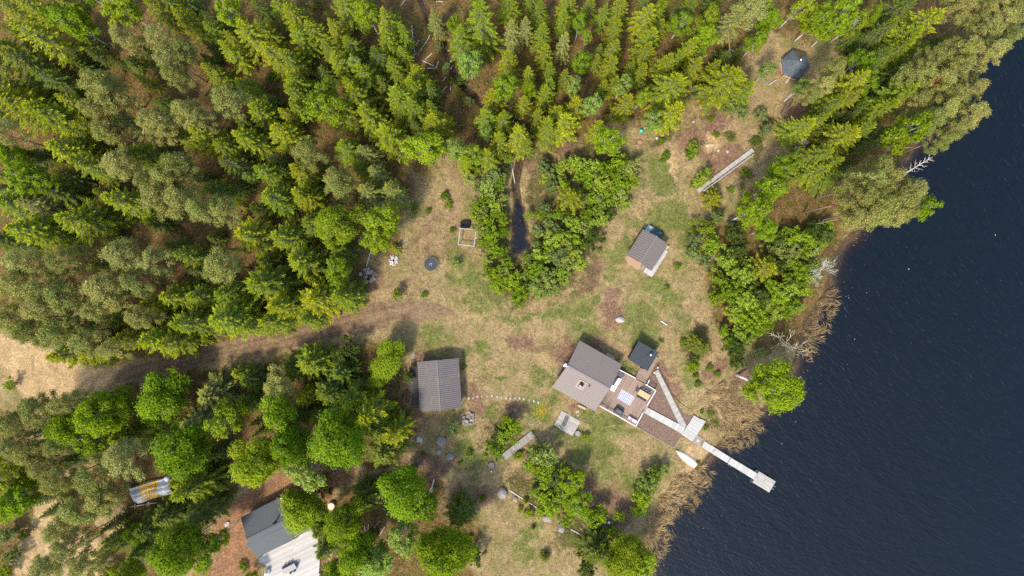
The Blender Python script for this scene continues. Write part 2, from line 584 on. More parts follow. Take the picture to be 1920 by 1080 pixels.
def ground_material():
    m, nt, out = new_mat('earth_and_grass')
    pos = nd(nt, 'ShaderNodeNewGeometry').outputs['Position']
    za = nd(nt, 'ShaderNodeAttribute', attribute_name='za')
    zb = nd(nt, 'ShaderNodeAttribute', attribute_name='zb')
    wet = nd(nt, 'ShaderNodeAttribute', attribute_name='wet').outputs['Fac']
    sa = nd(nt, 'ShaderNodeSeparateColor')
    nt.links.new(za.outputs['Color'], sa.inputs[0])
    sb = nd(nt, 'ShaderNodeSeparateColor')
    nt.links.new(zb.outputs['Color'], sb.inputs[0])
    big = noise(nt, pos, 0.22, 5, 0.62, 0.6)
    mid = noise(nt, pos, 1.1, 5, 0.68, 0.4)
    fin = noise(nt, pos, 3.6, 5, 0.72)
    vfin = noise(nt, pos, 11.0, 3, 0.7)
    grain = mth(nt, 'MULTIPLY_ADD', fin, 0.6, mth(nt, 'MULTIPLY', vfin, 0.4))
    gr = sstep(nt, grain, 0.36, 0.64)
    md = sstep(nt, mid, 0.35, 0.65)
    bg = sstep(nt, big, 0.35, 0.65)
    mixn = mth(nt, 'ADD', mth(nt, 'MULTIPLY', mid, 0.55), mth(nt, 'ADD', mth(nt, 'MULTIPLY', fin, 0.35), mth(nt, 'MULTIPLY', big, 0.3)))
    # mixn is centred on 0.6

    mixn = mth(nt, 'ADD', mth(nt, 'MULTIPLY', md, 0.38), mth(nt, 'ADD', mth(nt, 'MULTIPLY', sstep(nt, fin, 0.36, 0.64), 0.37), mth(nt, 'MULTIPLY', bg, 0.25)))
    rag = noise(nt, pos, 0.55, 6, 0.75, 0.8)
    mixn = mth(nt, 'ADD', mth(nt, 'MULTIPLY', mixn, 0.62), mth(nt, 'MULTIPLY', sstep(nt, rag, 0.34, 0.66), 0.38))

    def layer(v, base, col, k=1.0, lo=0.30, hi=0.62):
        f = mth(nt, 'ADD', mth(nt, 'MULTIPLY', v, 0.72), mth(nt, 'MULTIPLY_ADD', mixn, k, -0.5 * k))
        return mixc(nt, sstep(nt, f, lo, hi), base, col)
    straw = mixc(nt, gr, (0.115, 0.073, 0.032), (0.330, 0.240, 0.118))
    straw = mixc(nt, mth(nt, 'MULTIPLY', sstep(nt, mid, 0.52, 0.72), 0.7), straw, mixc(nt, gr, (0.085, 0.050, 0.025), (0.215, 0.135, 0.075)))
    grass = mixc(nt, gr, (0.035, 0.045, 0.010), (0.17, 0.165, 0.042))
    straw = mixc(nt, mth(nt, 'MULTIPLY', sstep(nt, mth(nt, 'ADD', mth(nt, 'MULTIPLY', big, 0.55), mth(nt, 'MULTIPLY', fin, 0.45)), 0.46, 0.60), 0.75), straw, grass)
    gg = mixc(nt, gr, (0.030, 0.044, 0.008), (0.125, 0.150, 0.030))
    gg = mixc(nt, mth(nt, 'MULTIPLY', sstep(nt, vfin, 0.46, 0.62), 0.7), gg, straw)
    c = layer(sa.outputs[0], straw, gg, 1.15)
    lit = mixc(nt, gr, (0.062, 0.033, 0.019), (0.225, 0.135, 0.082))
    lit = mixc(nt, mth(nt, 'MULTIPLY', sstep(nt, vfin, 0.6, 0.75), 0.5), lit, (0.30, 0.205, 0.135))
    c = layer(sa.outputs[1], c, lit, 0.8)
    heath = mixc(nt, gr, (0.030, 0.026, 0.009), (0.13, 0.105, 0.038))
    c = layer(sb.outputs[2], c, heath, 1.0)
    ff = mixc(nt, gr, (0.040, 0.022, 0.009), (0.20, 0.105, 0.042))
    moss = mixc(nt, gr, (0.022, 0.026, 0.006), (0.115, 0.105, 0.022))
    ff = mixc(nt, sstep(nt, mid, 0.42, 0.62), ff, moss)
    ff = mixc(nt, mth(nt, 'MULTIPLY', sstep(nt, big, 0.55, 0.72), 0.7), ff, mixc(nt, gr, (0.13, 0.065, 0.028), (0.27, 0.15, 0.07)))
    c = layer(za.outputs['Alpha'], c, ff, 0.7)
    rust = mixc(nt, gr, (0.105, 0.050, 0.022), (0.265, 0.145, 0.075))
    c = layer(sb.outputs[0], c, rust, 0.6)
    tr = mixc(nt, gr, (0.095, 0.056, 0.031), (0.225, 0.145, 0.086))
    tr = mixc(nt, mth(nt, 'MULTIPLY', bg, 0.4), tr, mixc(nt, gr, (0.10, 0.085, 0.035), (0.22, 0.18, 0.085)))
    tr = mixc(nt, mth(nt, 'MULTIPLY', zb.outputs['Alpha'], 0.75), tr, mixc(nt, gr, (0.06, 0.030, 0.018), (0.15, 0.085, 0.05)))
    c = layer(sb.outputs[1], c, tr, 0.45)
    sand = mixc(nt, gr, (0.22, 0.145, 0.070), (0.40, 0.275, 0.135))
    sand = mixc(nt, mth(nt, 'MULTIPLY', sstep(nt, mid, 0.5, 0.7), 0.5), sand, (0.22, 0.145, 0.08))
    c = layer(sa.outputs[2], c, sand, 0.8)
    mud = mixc(nt, gr, (0.018, 0.012, 0.007), (0.11, 0.07, 0.035))
    c = mixc(nt, sstep(nt, mth(nt, 'ADD', wet, mth(nt, 'MULTIPLY_ADD', fin, 0.8, -0.4)), 0.55, 0.8), c, mud)
    tn = mth(nt, 'ADD', mth(nt, 'MULTIPLY', sstep(nt, noise(nt, pos, 0.45, 6, 0.7, 1.2), 0.32, 0.68), 0.42), mth(nt, 'MULTIPLY_ADD', sstep(nt, noise(nt, pos, 2.0, 3, 0.6), 0.3, 0.7), 0.28, 0.66))
    vm = nd(nt, 'ShaderNodeVectorMath', operation='SCALE')
    nt.links.new(c, vm.inputs[0])
    nt.links.new(tn, vm.inputs['Scale'])
    c = vm.outputs[0]
    h = mth(nt, 'ADD', mth(nt, 'MULTIPLY', mid, 0.5), mth(nt, 'MULTIPLY', grain, 0.5))
    bsdf(nt, out, c, 0.95, 0.1, 0, h, 0.9, 0.22)
    return m


def build_land():
    x = np.concatenate([-np.geomspace(5000, 160, 10), np.arange(-100, 2021, 4.0), 1920 + np.geomspace(160, 5000, 10)])
    y = np.concatenate([-np.geomspace(5000, 140, 10), np.arange(-80, 1161, 4.0), 1080 + np.geomspace(140, 5000, 10)])
    X, Y = np.meshgrid(x, y)
    nx, ny = len(x), len(y)
    Z = land_z(X, Y)
    za, zb, wet, track, sand = zones(X, Y)
    V = np.stack([(X - 960) / 10, (540 - Y) / 10, Z], -1).reshape(-1, 3)
    i, j = np.meshgrid(np.arange(nx - 1), np.arange(ny - 1))
    a = j * nx + i
    F = np.stack([a + nx, a + nx + 1, a + 1, a], -1).reshape(-1, 4)
    tr, sd = track.ravel(), soft(sdist(SAND, X, Y), 6).ravel()
    ft, fs = tr[F].mean(1), sd[F].mean(1)
    which = np.where(ft > 0.5, 1, np.where(fs > 0.5, 2, 0))
    mat = ground_material()
    za, zb, wet = za.reshape(-1, 4), zb.reshape(-1, 4), wet.ravel()
    for k, (nm) in enumerate(('ground', 'dirt_track', 'sandy_clearing')):
        f = F[which == k]
        used, inv = np.unique(f, return_inverse=True)
        me = mesh_quads(nm, V[used], inv.reshape(-1, 4), mat, {'za': za[used], 'zb': zb[used], 'wet': wet[used]}, smooth=True)
        o = bpy.data.objects.new(nm, me)
        C.objects.link(o)
        tag(o, kind='structure')


def water_material():
    m, nt, out = new_mat('lake_water')
    pos = nd(nt, 'ShaderNodeNewGeometry').outputs['Position']
    sep = nd(nt, 'ShaderNodeSeparateXYZ')
    nt.links.new(pos, sep.inputs[0])
    # the wind veers along the shore, so the wave crests turn with it
    mr = nd(nt, 'ShaderNodeMapRange')
    nt.links.new(mth(nt, 'MULTIPLY_ADD', sep.outputs[0], 0.5, sep.outputs[1]), mr.inputs[0])
    for k, v in ((1, -40.0), (2, 75.0), (3, math.radians(-14)), (4, math.radians(-66))):
        mr.inputs[k].default_value = v
    rot = nd(nt, 'ShaderNodeVectorRotate', rotation_type='Z_AXIS')
    rot.inputs['Center'].default_value = (60, 0, 0)
    nt.links.new(pos, rot.inputs['Vector'])
    ng = mth(nt, 'MULTIPLY', mr.outputs[0], -1.0)
    nt.links.new(ng, rot.inputs['Angle'])
    wv = []
    for sx, sy, sc, dis in ((0.36, 1.0, 1.95, 1.0), (0.5, 1.0, 3.9, 0.8), (0.8, 1.0, 0.28, 0.3)):
        mp = nd(nt, 'ShaderNodeMapping')
        mp.inputs['Scale'].default_value = (sx, sy, 1)
        nt.links.new(rot.outputs[0], mp.inputs['Vector'])
        wv.append(noise(nt, mp.outputs[0], sc, 1.2, 0.45, dis))
    h = mth(nt, 'ADD', mth(nt, 'MULTIPLY', wv[0], 0.66), mth(nt, 'ADD', mth(nt, 'MULTIPLY', wv[1], 0.24), mth(nt, 'MULTIPLY', wv[2], 0.9)))
    bp = nd(nt, 'ShaderNodeBump', i_Strength=1.0, i_Distance=WAVE)
    nt.links.new(h, bp.inputs['Height'])
    fr = nd(nt, 'ShaderNodeFresnel', i_IOR=1.42)
    nt.links.new(bp.outputs[0], fr.inputs['Normal'])
    gl = nd(nt, 'ShaderNodeBsdfGlossy', i_Roughness=0.10)
    nt.links.new(fr.outputs[0], gl.inputs['Color'])
    nt.links.new(bp.outputs[0], gl.inputs['Normal'])
    # light lost on the way down through the brown water: clear over the shallows, black over the deep
    dep = nd(nt, 'ShaderNodeAttribute', attribute_name='depth').outputs['Fac']
    cc = nd(nt, 'ShaderNodeCombineColor')
    for k, a in enumerate((-2.6, -3.4, -5.4)):
        e = mth(nt, 'EXPONENT', mth(nt, 'MULTIPLY', dep, a))
        nt.links.new(mth(nt, 'MAXIMUM', mth(nt, 'SUBTRACT', mth(nt, 'MULTIPLY', e, 0.95), 0.012), 0.0), cc.inputs[k])
    tp = nd(nt, 'ShaderNodeBsdfTransparent')
    nt.links.new(cc.outputs[0], tp.inputs['Color'])
    body = nd(nt, 'ShaderNodeBsdfDiffuse')
    body.inputs['Color'].default_value = (0.0003, 0.0019, 0.0028, 1)
    ad = nd(nt, 'ShaderNodeAddShader')
    nt.links.new(tp.outputs[0], ad.inputs[0])
    nt.links.new(gl.outputs[0], ad.inputs[1])
    a2 = nd(nt, 'ShaderNodeAddShader')
    nt.links.new(ad.outputs[0], a2.inputs[0])
    nt.links.new(body.outputs[0], a2.inputs[1])
    nt.links.new(a2.outputs[0], out.inputs['Surface'])
    return m


WAVE = 0.135


def sheet(name, x, y, z, mat):
    X, Y = np.meshgrid(x, y)
    nx, ny = len(x), len(y)
    D = np.maximum(z - land_z(X, Y), 0.0)
    V = np.stack([(X - 960) / 10, (540 - Y) / 10, np.full(X.shape, z)], -1).reshape(-1, 3)
    i, j = np.meshgrid(np.arange(nx - 1), np.arange(ny - 1))
    a = j * nx + i
    F = np.stack([a + nx, a + nx + 1, a + 1, a], -1).reshape(-1, 4)
    keep = D.ravel()[F].max(1) > 0
    used, inv = np.unique(F[keep], return_inverse=True)
    o = bpy.data.objects.new(name, mesh_quads(name, V[used], inv.reshape(-1, 4), mat, {'depth': D.ravel()[used]}, smooth=True))
    C.objects.link(o)
    tag(o, kind='structure')


def build_water():
    mat = water_material()
    sheet('lake_water', np.concatenate([np.arange(1180, 2021, 5.0), 1920 + np.geomspace(160, 5000, 10)]),
          np.concatenate([-np.geomspace(5000, 140, 10)[:10], np.arange(-80, 1161, 5.0), 1080 + np.geomspace(140, 5000, 10)]), -0.42, mat)
    sheet('pond_water', np.arange(940, 1014, 2.0), np.arange(374, 490, 2.0), -0.34, mat)
    sheet('stream_water', np.arange(760, 1012, 3.0), np.arange(-44, 373, 3.0), -0.62, mat)
# ================================================================== trees and shrubs
def leaf_quads(cen, u, v):
    """Diamond leaves: centres (n,3), half axes u and v (n,3)."""
    n = len(cen)
    V = np.stack([cen - u, cen - v * 0.9 + u * 0.12, cen + u, cen + v * 0.9 + u * 0.12], 1).reshape(-1, 3)
    F = np.arange(4 * n, dtype=np.int32).reshape(-1, 4)
    return V, F


def rdir(n, r):
    a = r.normal(size=(n, 3))
    return a / np.linalg.norm(a, axis=1, keepdims=True)


def frame(nrm, r):
    t = np.cross(nrm, rdir(len(nrm), r))
    t /= np.maximum(np.linalg.norm(t, axis=1, keepdims=True), 1e-6)
    return t, np.cross(nrm, t)


def limb_mesh(name, limbs, mat, n=5):
    b = MB()
    for pts, rs in limbs:
        b.tube(pts, rs, n)
    me = bpy.data.meshes.new(name)
    me.from_pydata(b.v, [], b.f)
    me.materials.append(mat)
    me.polygons.foreach_set('use_smooth', [True] * len(me.polygons))
    me.update()
    return me


def bend(a, b, k, rr, wob=0.06):
    a, b = Vector(a), Vector(b)
    L = (b - a).length
    out = []
    for i in range(k + 1):
        t = i / k
        p = a.lerp(b, t)
        if 0 < i:
            p += Vector((rr.uniform(-1, 1), rr.uniform(-1, 1), rr.uniform(-0.4, 0.6))) * L * wob * min(t, 1) * (1 if i < k else 0.4)
        out.append(p)
    return out


def make_spruce(seed, mats, h=16.0, R=3.0, dens=1.0, bare=0.0):
    """Norway spruce: whorls of drooping boughs fringed with hanging twigs, open between the whorls."""
    r = np.random.default_rng(seed)
    rr = random.Random(seed)
    cen, U, Vv, tip, tone = [], [], [], [], []
    limbs = [(bend((0, 0, -0.3), (rr.uniform(-.1, .1), rr.uniform(-.1, .1), h), 6, rr, 0.004), [0.2, 0.17, 0.14, 0.11, 0.08, 0.05, 0.015])]
    z = 0.10 * h
    gold = rr.uniform(0, 6)
    while z < h * 0.985:
        t = z / h
        L0 = R * (1 - t) ** 0.74 * (1 - 0.40 * max(0, 0.22 - t) / 0.22)
        L0 = max(L0, 0.16)
        nb = 9 if t < 0.35 else 8 if t < 0.8 else 6
        gold += rr.uniform(0.3, 0.7)
        for k in range(nb):
            az = gold + 2 * PI * k / nb + rr.uniform(-0.25, 0.25)
            L = L0 * rr.choice([0.62, 0.85, 0.95, 1.05, 1.15, 1.3])
            if rr.random() < 0.06:
                continue
            el = math.radians(-24 + 62 * t ** 1.5 + rr.uniform(-7, 7))
            d = np.array([math.cos(az) * math.cos(el), math.sin(az) * math.cos(el), math.sin(el)])
            s = np.array([-math.sin(az), math.cos(az), 0.0])
            upn = np.cross(d, s)
            if upn[2] < 0:
                upn = -upn
            z0 = z + rr.uniform(-0.22, 0.22)

            def at(f):
                # boughs sag in the middle and lift at the end
                return np.array([0, 0, z0]) + d * (L * f) + np.array([0, 0, L * (0.16 * f * f - 0.17 * f)])
            if L > 0.9:
                limbs.append(([Vector(at(0)), Vector(at(0.5)), Vector(at(0.97))], [0.03 + 0.02 * L / R, 0.028, 0.010]))
            ns = max(3, int(L * 7.0 * dens))
            for q in range(ns):
                f = 0.18 + 0.80 * (q + rr.random() * 0.7) / ns
                base = at(f)
                tl = (0.15 + 0.20 * L * (1 - f) ** 0.75 * (0.5 + f)) * rr.uniform(0.65, 1.25)
                tl = min(tl, 0.62)
                for sgn in (-1, 1):
                    if rr.random() < 0.08 + bare * (1 - f) * 0.9:
                        continue
                    tw = d * rr.uniform(0.55, 0.9) + s * sgn * rr.uniform(0.6, 1.0) + np.array([0, 0, -rr.uniform(0.05, 0.42)])
                    tw = tw / np.linalg.norm(tw)
                    w = np.cross(tw, upn + r.normal(size=3) * 0.35)
                    w = w / max(np.linalg.norm(w), 1e-6)
                    # a twig is two short brushes, the outer one the young shoot
                    for m, (c0, hl, hw, tp) in enumerate(((0.30, 0.36, 0.075, 0.0), (0.76, 0.34, 0.062, 1.0))):
                        cen.append(base + tw * (tl * c0) + np.array([0, 0, rr.uniform(-0.10, 0.04)]))
                        U.append(tw * (tl * hl + 0.03))
                        Vv.append(w * (hw * rr.uniform(0.8, 1.3)))
                        tip.append(tp * rr.uniform(0.4, 1.0) * (0.25 + 0.75 * f * f))
                        tone.append(rr.uniform(-0.30, 0.30))
            e = at(1.0)
            cen.append(e)
            U.append(d * 0.30)
            Vv.append(s * 0.07)
            tip.append(1.0)
            tone.append(rr.uniform(-0.2, 0.3))
        z += (0.90 if t < 0.5 else 0.72 if t < 0.8 else 0.50) * rr.uniform(0.8, 1.2)
    for k in range(5):
        cen.append(np.array([0, 0, h - 0.1 + 0.02 * k]))
        a = k * 1.25
        U.append(np.array([0.1 * math.cos(a), 0.1 * math.sin(a), 0.30]))
        Vv.append(np.array([-0.1 * math.sin(a), 0.1 * math.cos(a), 0]))
        tip.append(1.0)
        tone.append(0.1)
    cen, U, Vv = np.array(cen), np.array(U), np.array(Vv)
    V, F = leaf_quads(cen, U, Vv)
    crown = mesh_quads('spruce_boughs', V, F, mats['spruce_leaf'], {'tone': np.repeat(np.array(tone), 4), 'tip': np.repeat(np.array(tip), 4)})
    return limb_mesh('spruce_trunk', limbs, mats['spruce_bark'], 4), crown


def clump_leaves(r, clumps, per_area, size, upb=0.5, shell=0.55, curl=0.5):
    cen, nr = [], []
    for c, rad in clumps:
        rad = np.asarray(rad, dtype=float)
        n = int(per_area * (rad[0] * rad[2]) * 12.57)
        d = rdir(n, r)
        k = (shell + (1 - shell) * r.random(n)) * (1 + 0.10 * r.normal(size=n))
        cen.append(np.asarray(c) + d * rad * k[:, None])
        nr.append(d)
    cen, nr = np.concatenate(cen), np.concatenate(nr)
    nrm = nr * 0.9 + np.array([0, 0, upb]) + rdir(len(cen), r) * curl
    nrm /= np.linalg.norm(nrm, axis=1, keepdims=True)
    t, b = frame(nrm, r)
    s = size * r.uniform(0.65, 1.35, len(cen))[:, None]
    return cen, t * s, b * s * 0.72


def make_broadleaf(seed, mats, h, R, leaf, per_area, bark='birch_bark', nclump=26, bottom=0.34, size=0.17, lean=0.0, shape=1.0, airy=0.0, stout=1.0):
    r = np.random.default_rng(seed)
    rr = random.Random(seed)
    top = Vector((rr.uniform(-.3, .3) + lean, rr.uniform(-.3, .3), h * 0.95))
    sq = rr.uniform(0.82, 1.0)
    ox, oy = rr.uniform(-.14, .14) * R, rr.uniform(-.14, .14) * R
    trunk = bend((0, 0, -0.3), top, 7, rr, 0.012)
    r0 = (0.035 + h * 0.0085) * stout
    p1, p2 = rr.uniform(0, 6.3), rr.uniform(0, 6.3)
    limbs = [(trunk, [r0 * (1.05 - 0.9 * i / 7) for i in range(8)])]
    zc, rz = h * (1 + bottom) / 2, h * (1 - bottom) / 2
    clumps = []
    ga = PI * (3 - 5 ** 0.5)
    for k in range(nclump):
        zz = 1 - 1.75 * (k + 0.5) / nclump            # top-heavy
        rad = math.sqrt(max(0, 1 - zz * zz))
        rad = rad ** shape
        az = k * ga + rr.uniform(-0.5, 0.5)
        f = rr.uniform(0.46, 0.90) * (1 + 0.17 * math.sin(2 * az + p1) + 0.13 * math.sin(3 * az + p2))
        c = Vector((math.cos(az) * rad * R * f + ox, math.sin(az) * rad * R * f * sq + oy, zc + zz * rz * rr.uniform(0.72, 0.95)))
        c.x += lean * c.z / h
        cr = R * rr.choice((0.17, 0.22, 0.28, 0.34, 0.44)) * rr.uniform(0.9, 1.1)
        clumps.append(((c.x, c.y, c.z), (cr, cr, cr * rr.uniform(0.6, 0.95))))
        i0 = min(6, max(2, int((c.z - 0.30 * h) / h * 7)))
        limbs.append((bend(trunk[i0], c, 3, rr, 0.07), [r0 * 0.34, r0 * 0.24, r0 * 0.15, r0 * 0.06]))
        # fine twigs reach out of the clump
        for q in range(3):
            e = c + Vector((rr.uniform(-1, 1), rr.uniform(-1, 1), rr.uniform(-.6, .9))) * cr
            limbs.append(([c, e], [r0 * 0.08, r0 * 0.03]))
    cen, U, Vv = clump_leaves(r, clumps, per_area, size, shell=0.45 - airy * 0.3)
    # ragged lobes: loose sprays outside the clumps
    n2 = int(len(cen) * 0.20)
    k = r.integers(0, len(cen), n2)
    c2 = cen[k] + rdir(n2, r) * r.uniform(0.1, 0.55, n2)[:, None] * (R / 3.5)
    V, F = leaf_quads(np.concatenate([cen, c2]), np.concatenate([U, U[k]]), np.concatenate([Vv, Vv[k]]))
    n = len(V) // 4
    tone = r.uniform(-0.28, 0.28, n)
    tip = (r.random(n) < 0.3) * r.random(n)
    crown = mesh_quads('leafy_crown', V, F, mats[leaf], {'tone': np.repeat(tone, 4), 'tip': np.repeat(tip, 4)})
    return limb_mesh('leafy_trunk', limbs, mats[bark], 6), crown


def make_pine(seed, mats, h=18.0, R=3.2):
    """Scots pine: tall bare trunk, crooked limbs and loose flattened cushions of needles."""
    r = np.random.default_rng(seed)
    rr = random.Random(seed)
    trunk = bend((0, 0, -0.3), (rr.uniform(-.5, .5), rr.uniform(-.5, .5), h * 0.94), 8, rr, 0.010)
    limbs = [(trunk, [0.21, 0.19, 0.17, 0.15, 0.13, 0.11, 0.085, 0.06, 0.02])]
    clumps = []
    ga = PI * (3 - 5 ** 0.5)
    n = 30
    for k in range(n):
        t = (k + 0.5) / n
        z = h * (0.56 + 0.42 * t)
        rad = R * (1.0 - 0.75 * max(0, (t - 0.35) / 0.65) ** 1.6) * rr.uniform(0.45, 1.0)
        az = k * ga + rr.uniform(-0.5, 0.5)
        c = Vector((math.cos(az) * rad, math.sin(az) * rad, z + rr.uniform(-0.2, 0.5)))
        cr = R * rr.uniform(0.24, 0.40)
        clumps.append(((c.x, c.y, c.z), (cr, cr, cr * rr.uniform(0.45, 0.7))))
        i0 = min(7, max(3, int((z - 0.06 * h) / h * 8.4)))
        limbs.append((bend(trunk[i0], c, 4, rr, 0.09), [0.055, 0.045, 0.035, 0.022, 0.012]))
        for q in range(3):
            e = c + Vector((rr.uniform(-1, 1), rr.uniform(-1, 1), rr.uniform(-.2, .5))) * cr * 0.9
            limbs.append((bend(c, e, 2, rr, 0.1), [0.016, 0.012, 0.006]))
    cen, U, Vv = clump_leaves(r, clumps, 30.0, 0.135, upb=0.3, shell=0.30, curl=1.0)
    V, F = leaf_quads(cen, U * 1.25, Vv * 0.75)
    m = len(cen)
    crown = mesh_quads('needle_crown', V, F, mats['pine_leaf'], {'tone': np.repeat(r.uniform(-0.22, 0.22, m), 4), 'tip': np.repeat((r.random(m) < 0.2) * r.random(m), 4)})
    return limb_mesh('pine_trunk', limbs, mats['pine_bark'], 5), crown


def make_shrub(seed, mats, h=4.0, R=2.0, leaf='shrub_leaf', per_area=36, nst=22, size=0.125):
    r = np.random.default_rng(seed)
    rr = random.Random(seed)
    limbs, clumps = [], []
    for k in range(nst):
        az = 2 * PI * k / nst * 2.4 + rr.uniform(-.4, .4)
        f = rr.uniform(0.1, 0.86)
        top = Vector((math.cos(az) * R * f, math.sin(az) * R * f, h * (1.0 - 0.5 * f * f) * rr.uniform(0.72, 0.98)))
        base = Vector((math.cos(az) * 0.25, math.sin(az) * 0.25, -0.2))
        pts = bend(base, top, 4, rr, 0.07)
        limbs.append((pts, [0.035, 0.03, 0.022, 0.015, 0.006]))
        for i, q in ((4, 1.0), (4, 0.7), (3, 0.9), (2, 0.7)):
            if i == 2 and rr.random() < 0.4:
                continue
            cr = R * rr.uniform(0.12, 0.27) * q
            p = pts[i] + Vector((rr.uniform(-.4, .4), rr.uniform(-.4, .4), rr.uniform(-.3, .2))) * R * 0.6
            clumps.append(((p.x, p.y, max(p.z, cr * 0.5)), (cr, cr, cr * rr.uniform(0.55, 0.85))))
    cen, U, Vv = clump_leaves(r, clumps, per_area, size, upb=0.55, shell=0.0, curl=0.9)
    V, F = leaf_quads(cen, U, Vv)
    m = len(cen)
    crown = mesh_quads('shrub_foliage', V, F, mats[leaf], {'tone': np.repeat(r.uniform(-0.35, 0.4, m), 4), 'tip': np.repeat((r.random(m) < 0.3) * r.random(m), 4)})
    return limb_mesh('shrub_stems', limbs, mats['twig_bark'], 4), crown


def make_bare(seed, mats, h, R, twigs, bark, spread=1.0, leafy=0.0, leaf='shrub_leaf'):
    """A leafless or barely budding crown: limbs fork again and again into fine twigs."""
    r = np.random.default_rng(seed)
    rr = random.Random(seed)
    limbs, ends = [], []

    def grow(p, d, L, rad, lev):
        pts, rs = [p.copy()], [rad]
        k = 3
        for i in range(k):
            d = (d + Vector((rr.uniform(-1, 1), rr.uniform(-1, 1), rr.uniform(-.5, .7))) * 0.16).normalized()
            p = p + d * (L / k)
            pts.append(p.copy())
            rs.append(rad * (1 - 0.5 * (i + 1) / k))
        limbs.append((pts, rs))
        if lev >= 4:
            ends.append(p.copy())
            return
        for c in range(4 if lev < 2 else (3 if lev < twigs else 2)):
            dd = (d * 0.95 + Vector((rr.uniform(-1, 1), rr.uniform(-1, 1), rr.uniform(-0.35, 0.6))) * 0.75 * spread).normalized()
            grow(pts[rr.choice((2, 3, 3))], dd, L * rr.uniform(0.58, 0.82), max(rs[-1] * 0.76, 0.034), lev + 1)
    grow(Vector((0, 0, -0.3)), Vector((0, 0, 1)), h * 0.34, 0.062 * h ** 0.75, 0)
    mx = max(math.hypot(l[0][-1].x, l[0][-1].y) for l in limbs)
    mz = max(l[0][-1].z for l in limbs)
    for l in limbs:
        for p in l[0]:
            p.x *= R / mx
            p.y *= R / mx
            p.z *= h / mz
    trunk = limb_mesh('bare_trunk', limbs[:1], mats[bark], 7)
    me = limb_mesh('bare_limbs', limbs[1:], mats[bark], 4)
    leafme = None
    if leafy > 0:
        E = np.array([(e.x * 1.0, e.y, e.z) for e in ends])
        k = r.integers(0, len(E), int(len(E) * leafy))
        cen = E[k] + r.normal(size=(len(k), 3)) * 0.22
        nrm = rdir(len(k), r) + np.array([0, 0, .5])
        nrm /= np.linalg.norm(nrm, axis=1, keepdims=True)
        t, b = frame(nrm, r)
        s = r.uniform(0.05, 0.12, len(k))[:, None]
        V, F = leaf_quads(cen, t * s, b * s * .7)
        leafme = mesh_quads('young_leaves', V, F, mats[leaf], {'tone': np.repeat(r.uniform(-.3, .3, len(k)), 4), 'tip': np.zeros(len(V))})
    return trunk, me, leafme


def bark_mat(name, a, b, scale=6.0, banded=None):
    m, nt, out = new_mat(name)
    pos = nd(nt, 'ShaderNodeNewGeometry').outputs['Position']
    n = noise(nt, pos, scale, 5, 0.7)
    c = mixc(nt, sstep(nt, n, 0.38, 0.62), a, b)
    if banded:
        tc = nd(nt, 'ShaderNodeTexCoord').outputs['Object']
        sp = nd(nt, 'ShaderNodeSeparateXYZ')
        nt.links.new(tc, sp.inputs[0])
        z = mth(nt, 'ADD', sp.outputs[2], mth(nt, 'MULTIPLY', n, 4.0))
        c = mixc(nt, sstep(nt, z, 6.0, 9.5), c, banded)
    bsdf(nt, out, c, 0.85, 0.2, 0, n, 0.5, 0.03)
    return m


MATS = {
    'spruce_leaf': leaf_mat('spruce_needles', 0.30, (2.3, 1.85, 0.9)),
    'birch_leaf': leaf_mat('birch_leaves', 0.42, (1.35, 1.2, 1.0)),
    'pine_leaf': leaf_mat('pine_needles', 0.28, (1.5, 1.4, 1.2)),
    'shrub_leaf': leaf_mat('shrub_leaves', 0.38, (1.5, 1.3, 1.3)),
    'spruce_bark': bark_mat('spruce_bark', (0.16, 0.13, 0.105), (0.27, 0.24, 0.20)),
    'birch_bark': bark_mat('birch_bark', (0.62, 0.57, 0.52), (0.40, 0.36, 0.32), 2.2),
    'pine_bark': bark_mat('pine_bark', (0.13, 0.10, 0.08), (0.20, 0.155, 0.125), 5, (0.36, 0.185, 0.09)),
    'twig_bark': bark_mat('twig_bark', (0.17, 0.13, 0.10), (0.25, 0.20, 0.15)),
    'pale_bark': bark_mat('pale_bark', (0.46, 0.38, 0.25), (0.60, 0.50, 0.35)),
    'silver_bark': bark_mat('silver_bark', (0.40, 0.42, 0.34), (0.52, 0.53, 0.45)),
    'grey_bark': bark_mat('grey_bark', (0.40, 0.36, 0.31), (0.60, 0.56, 0.50)),
}

PROTO = {
    'spruce': [make_spruce(100 + k, MATS, 16, 3.0, 1.0, (0.0, 0.15, 0.3, 0.05, 0.4, 0.1, 0.0)[k]) for k in range(7)],
    'young_spruce': [make_spruce(130 + k, MATS, 8, 2.0, 1.15, 0.0) for k in range(3)],
    'birch': [make_broadleaf(200 + k, MATS, 14, 2.6, 'birch_leaf', 21, nclump=24) for k in range(4)] + [make_broadleaf(210 + k, MATS, 17, 4.4, 'birch_leaf', 19, nclump=44, bottom=0.26) for k in range(4)],
    'pine': [make_pine(300 + k, MATS) for k in range(6)],
    'shrub': [make_shrub(400 + k, MATS) for k in range(6)],
    'bush': [make_shrub(450 + k, MATS, 1.6, 1.3, 'shrub_leaf', 60, 16, 0.10) for k in range(3)],
}
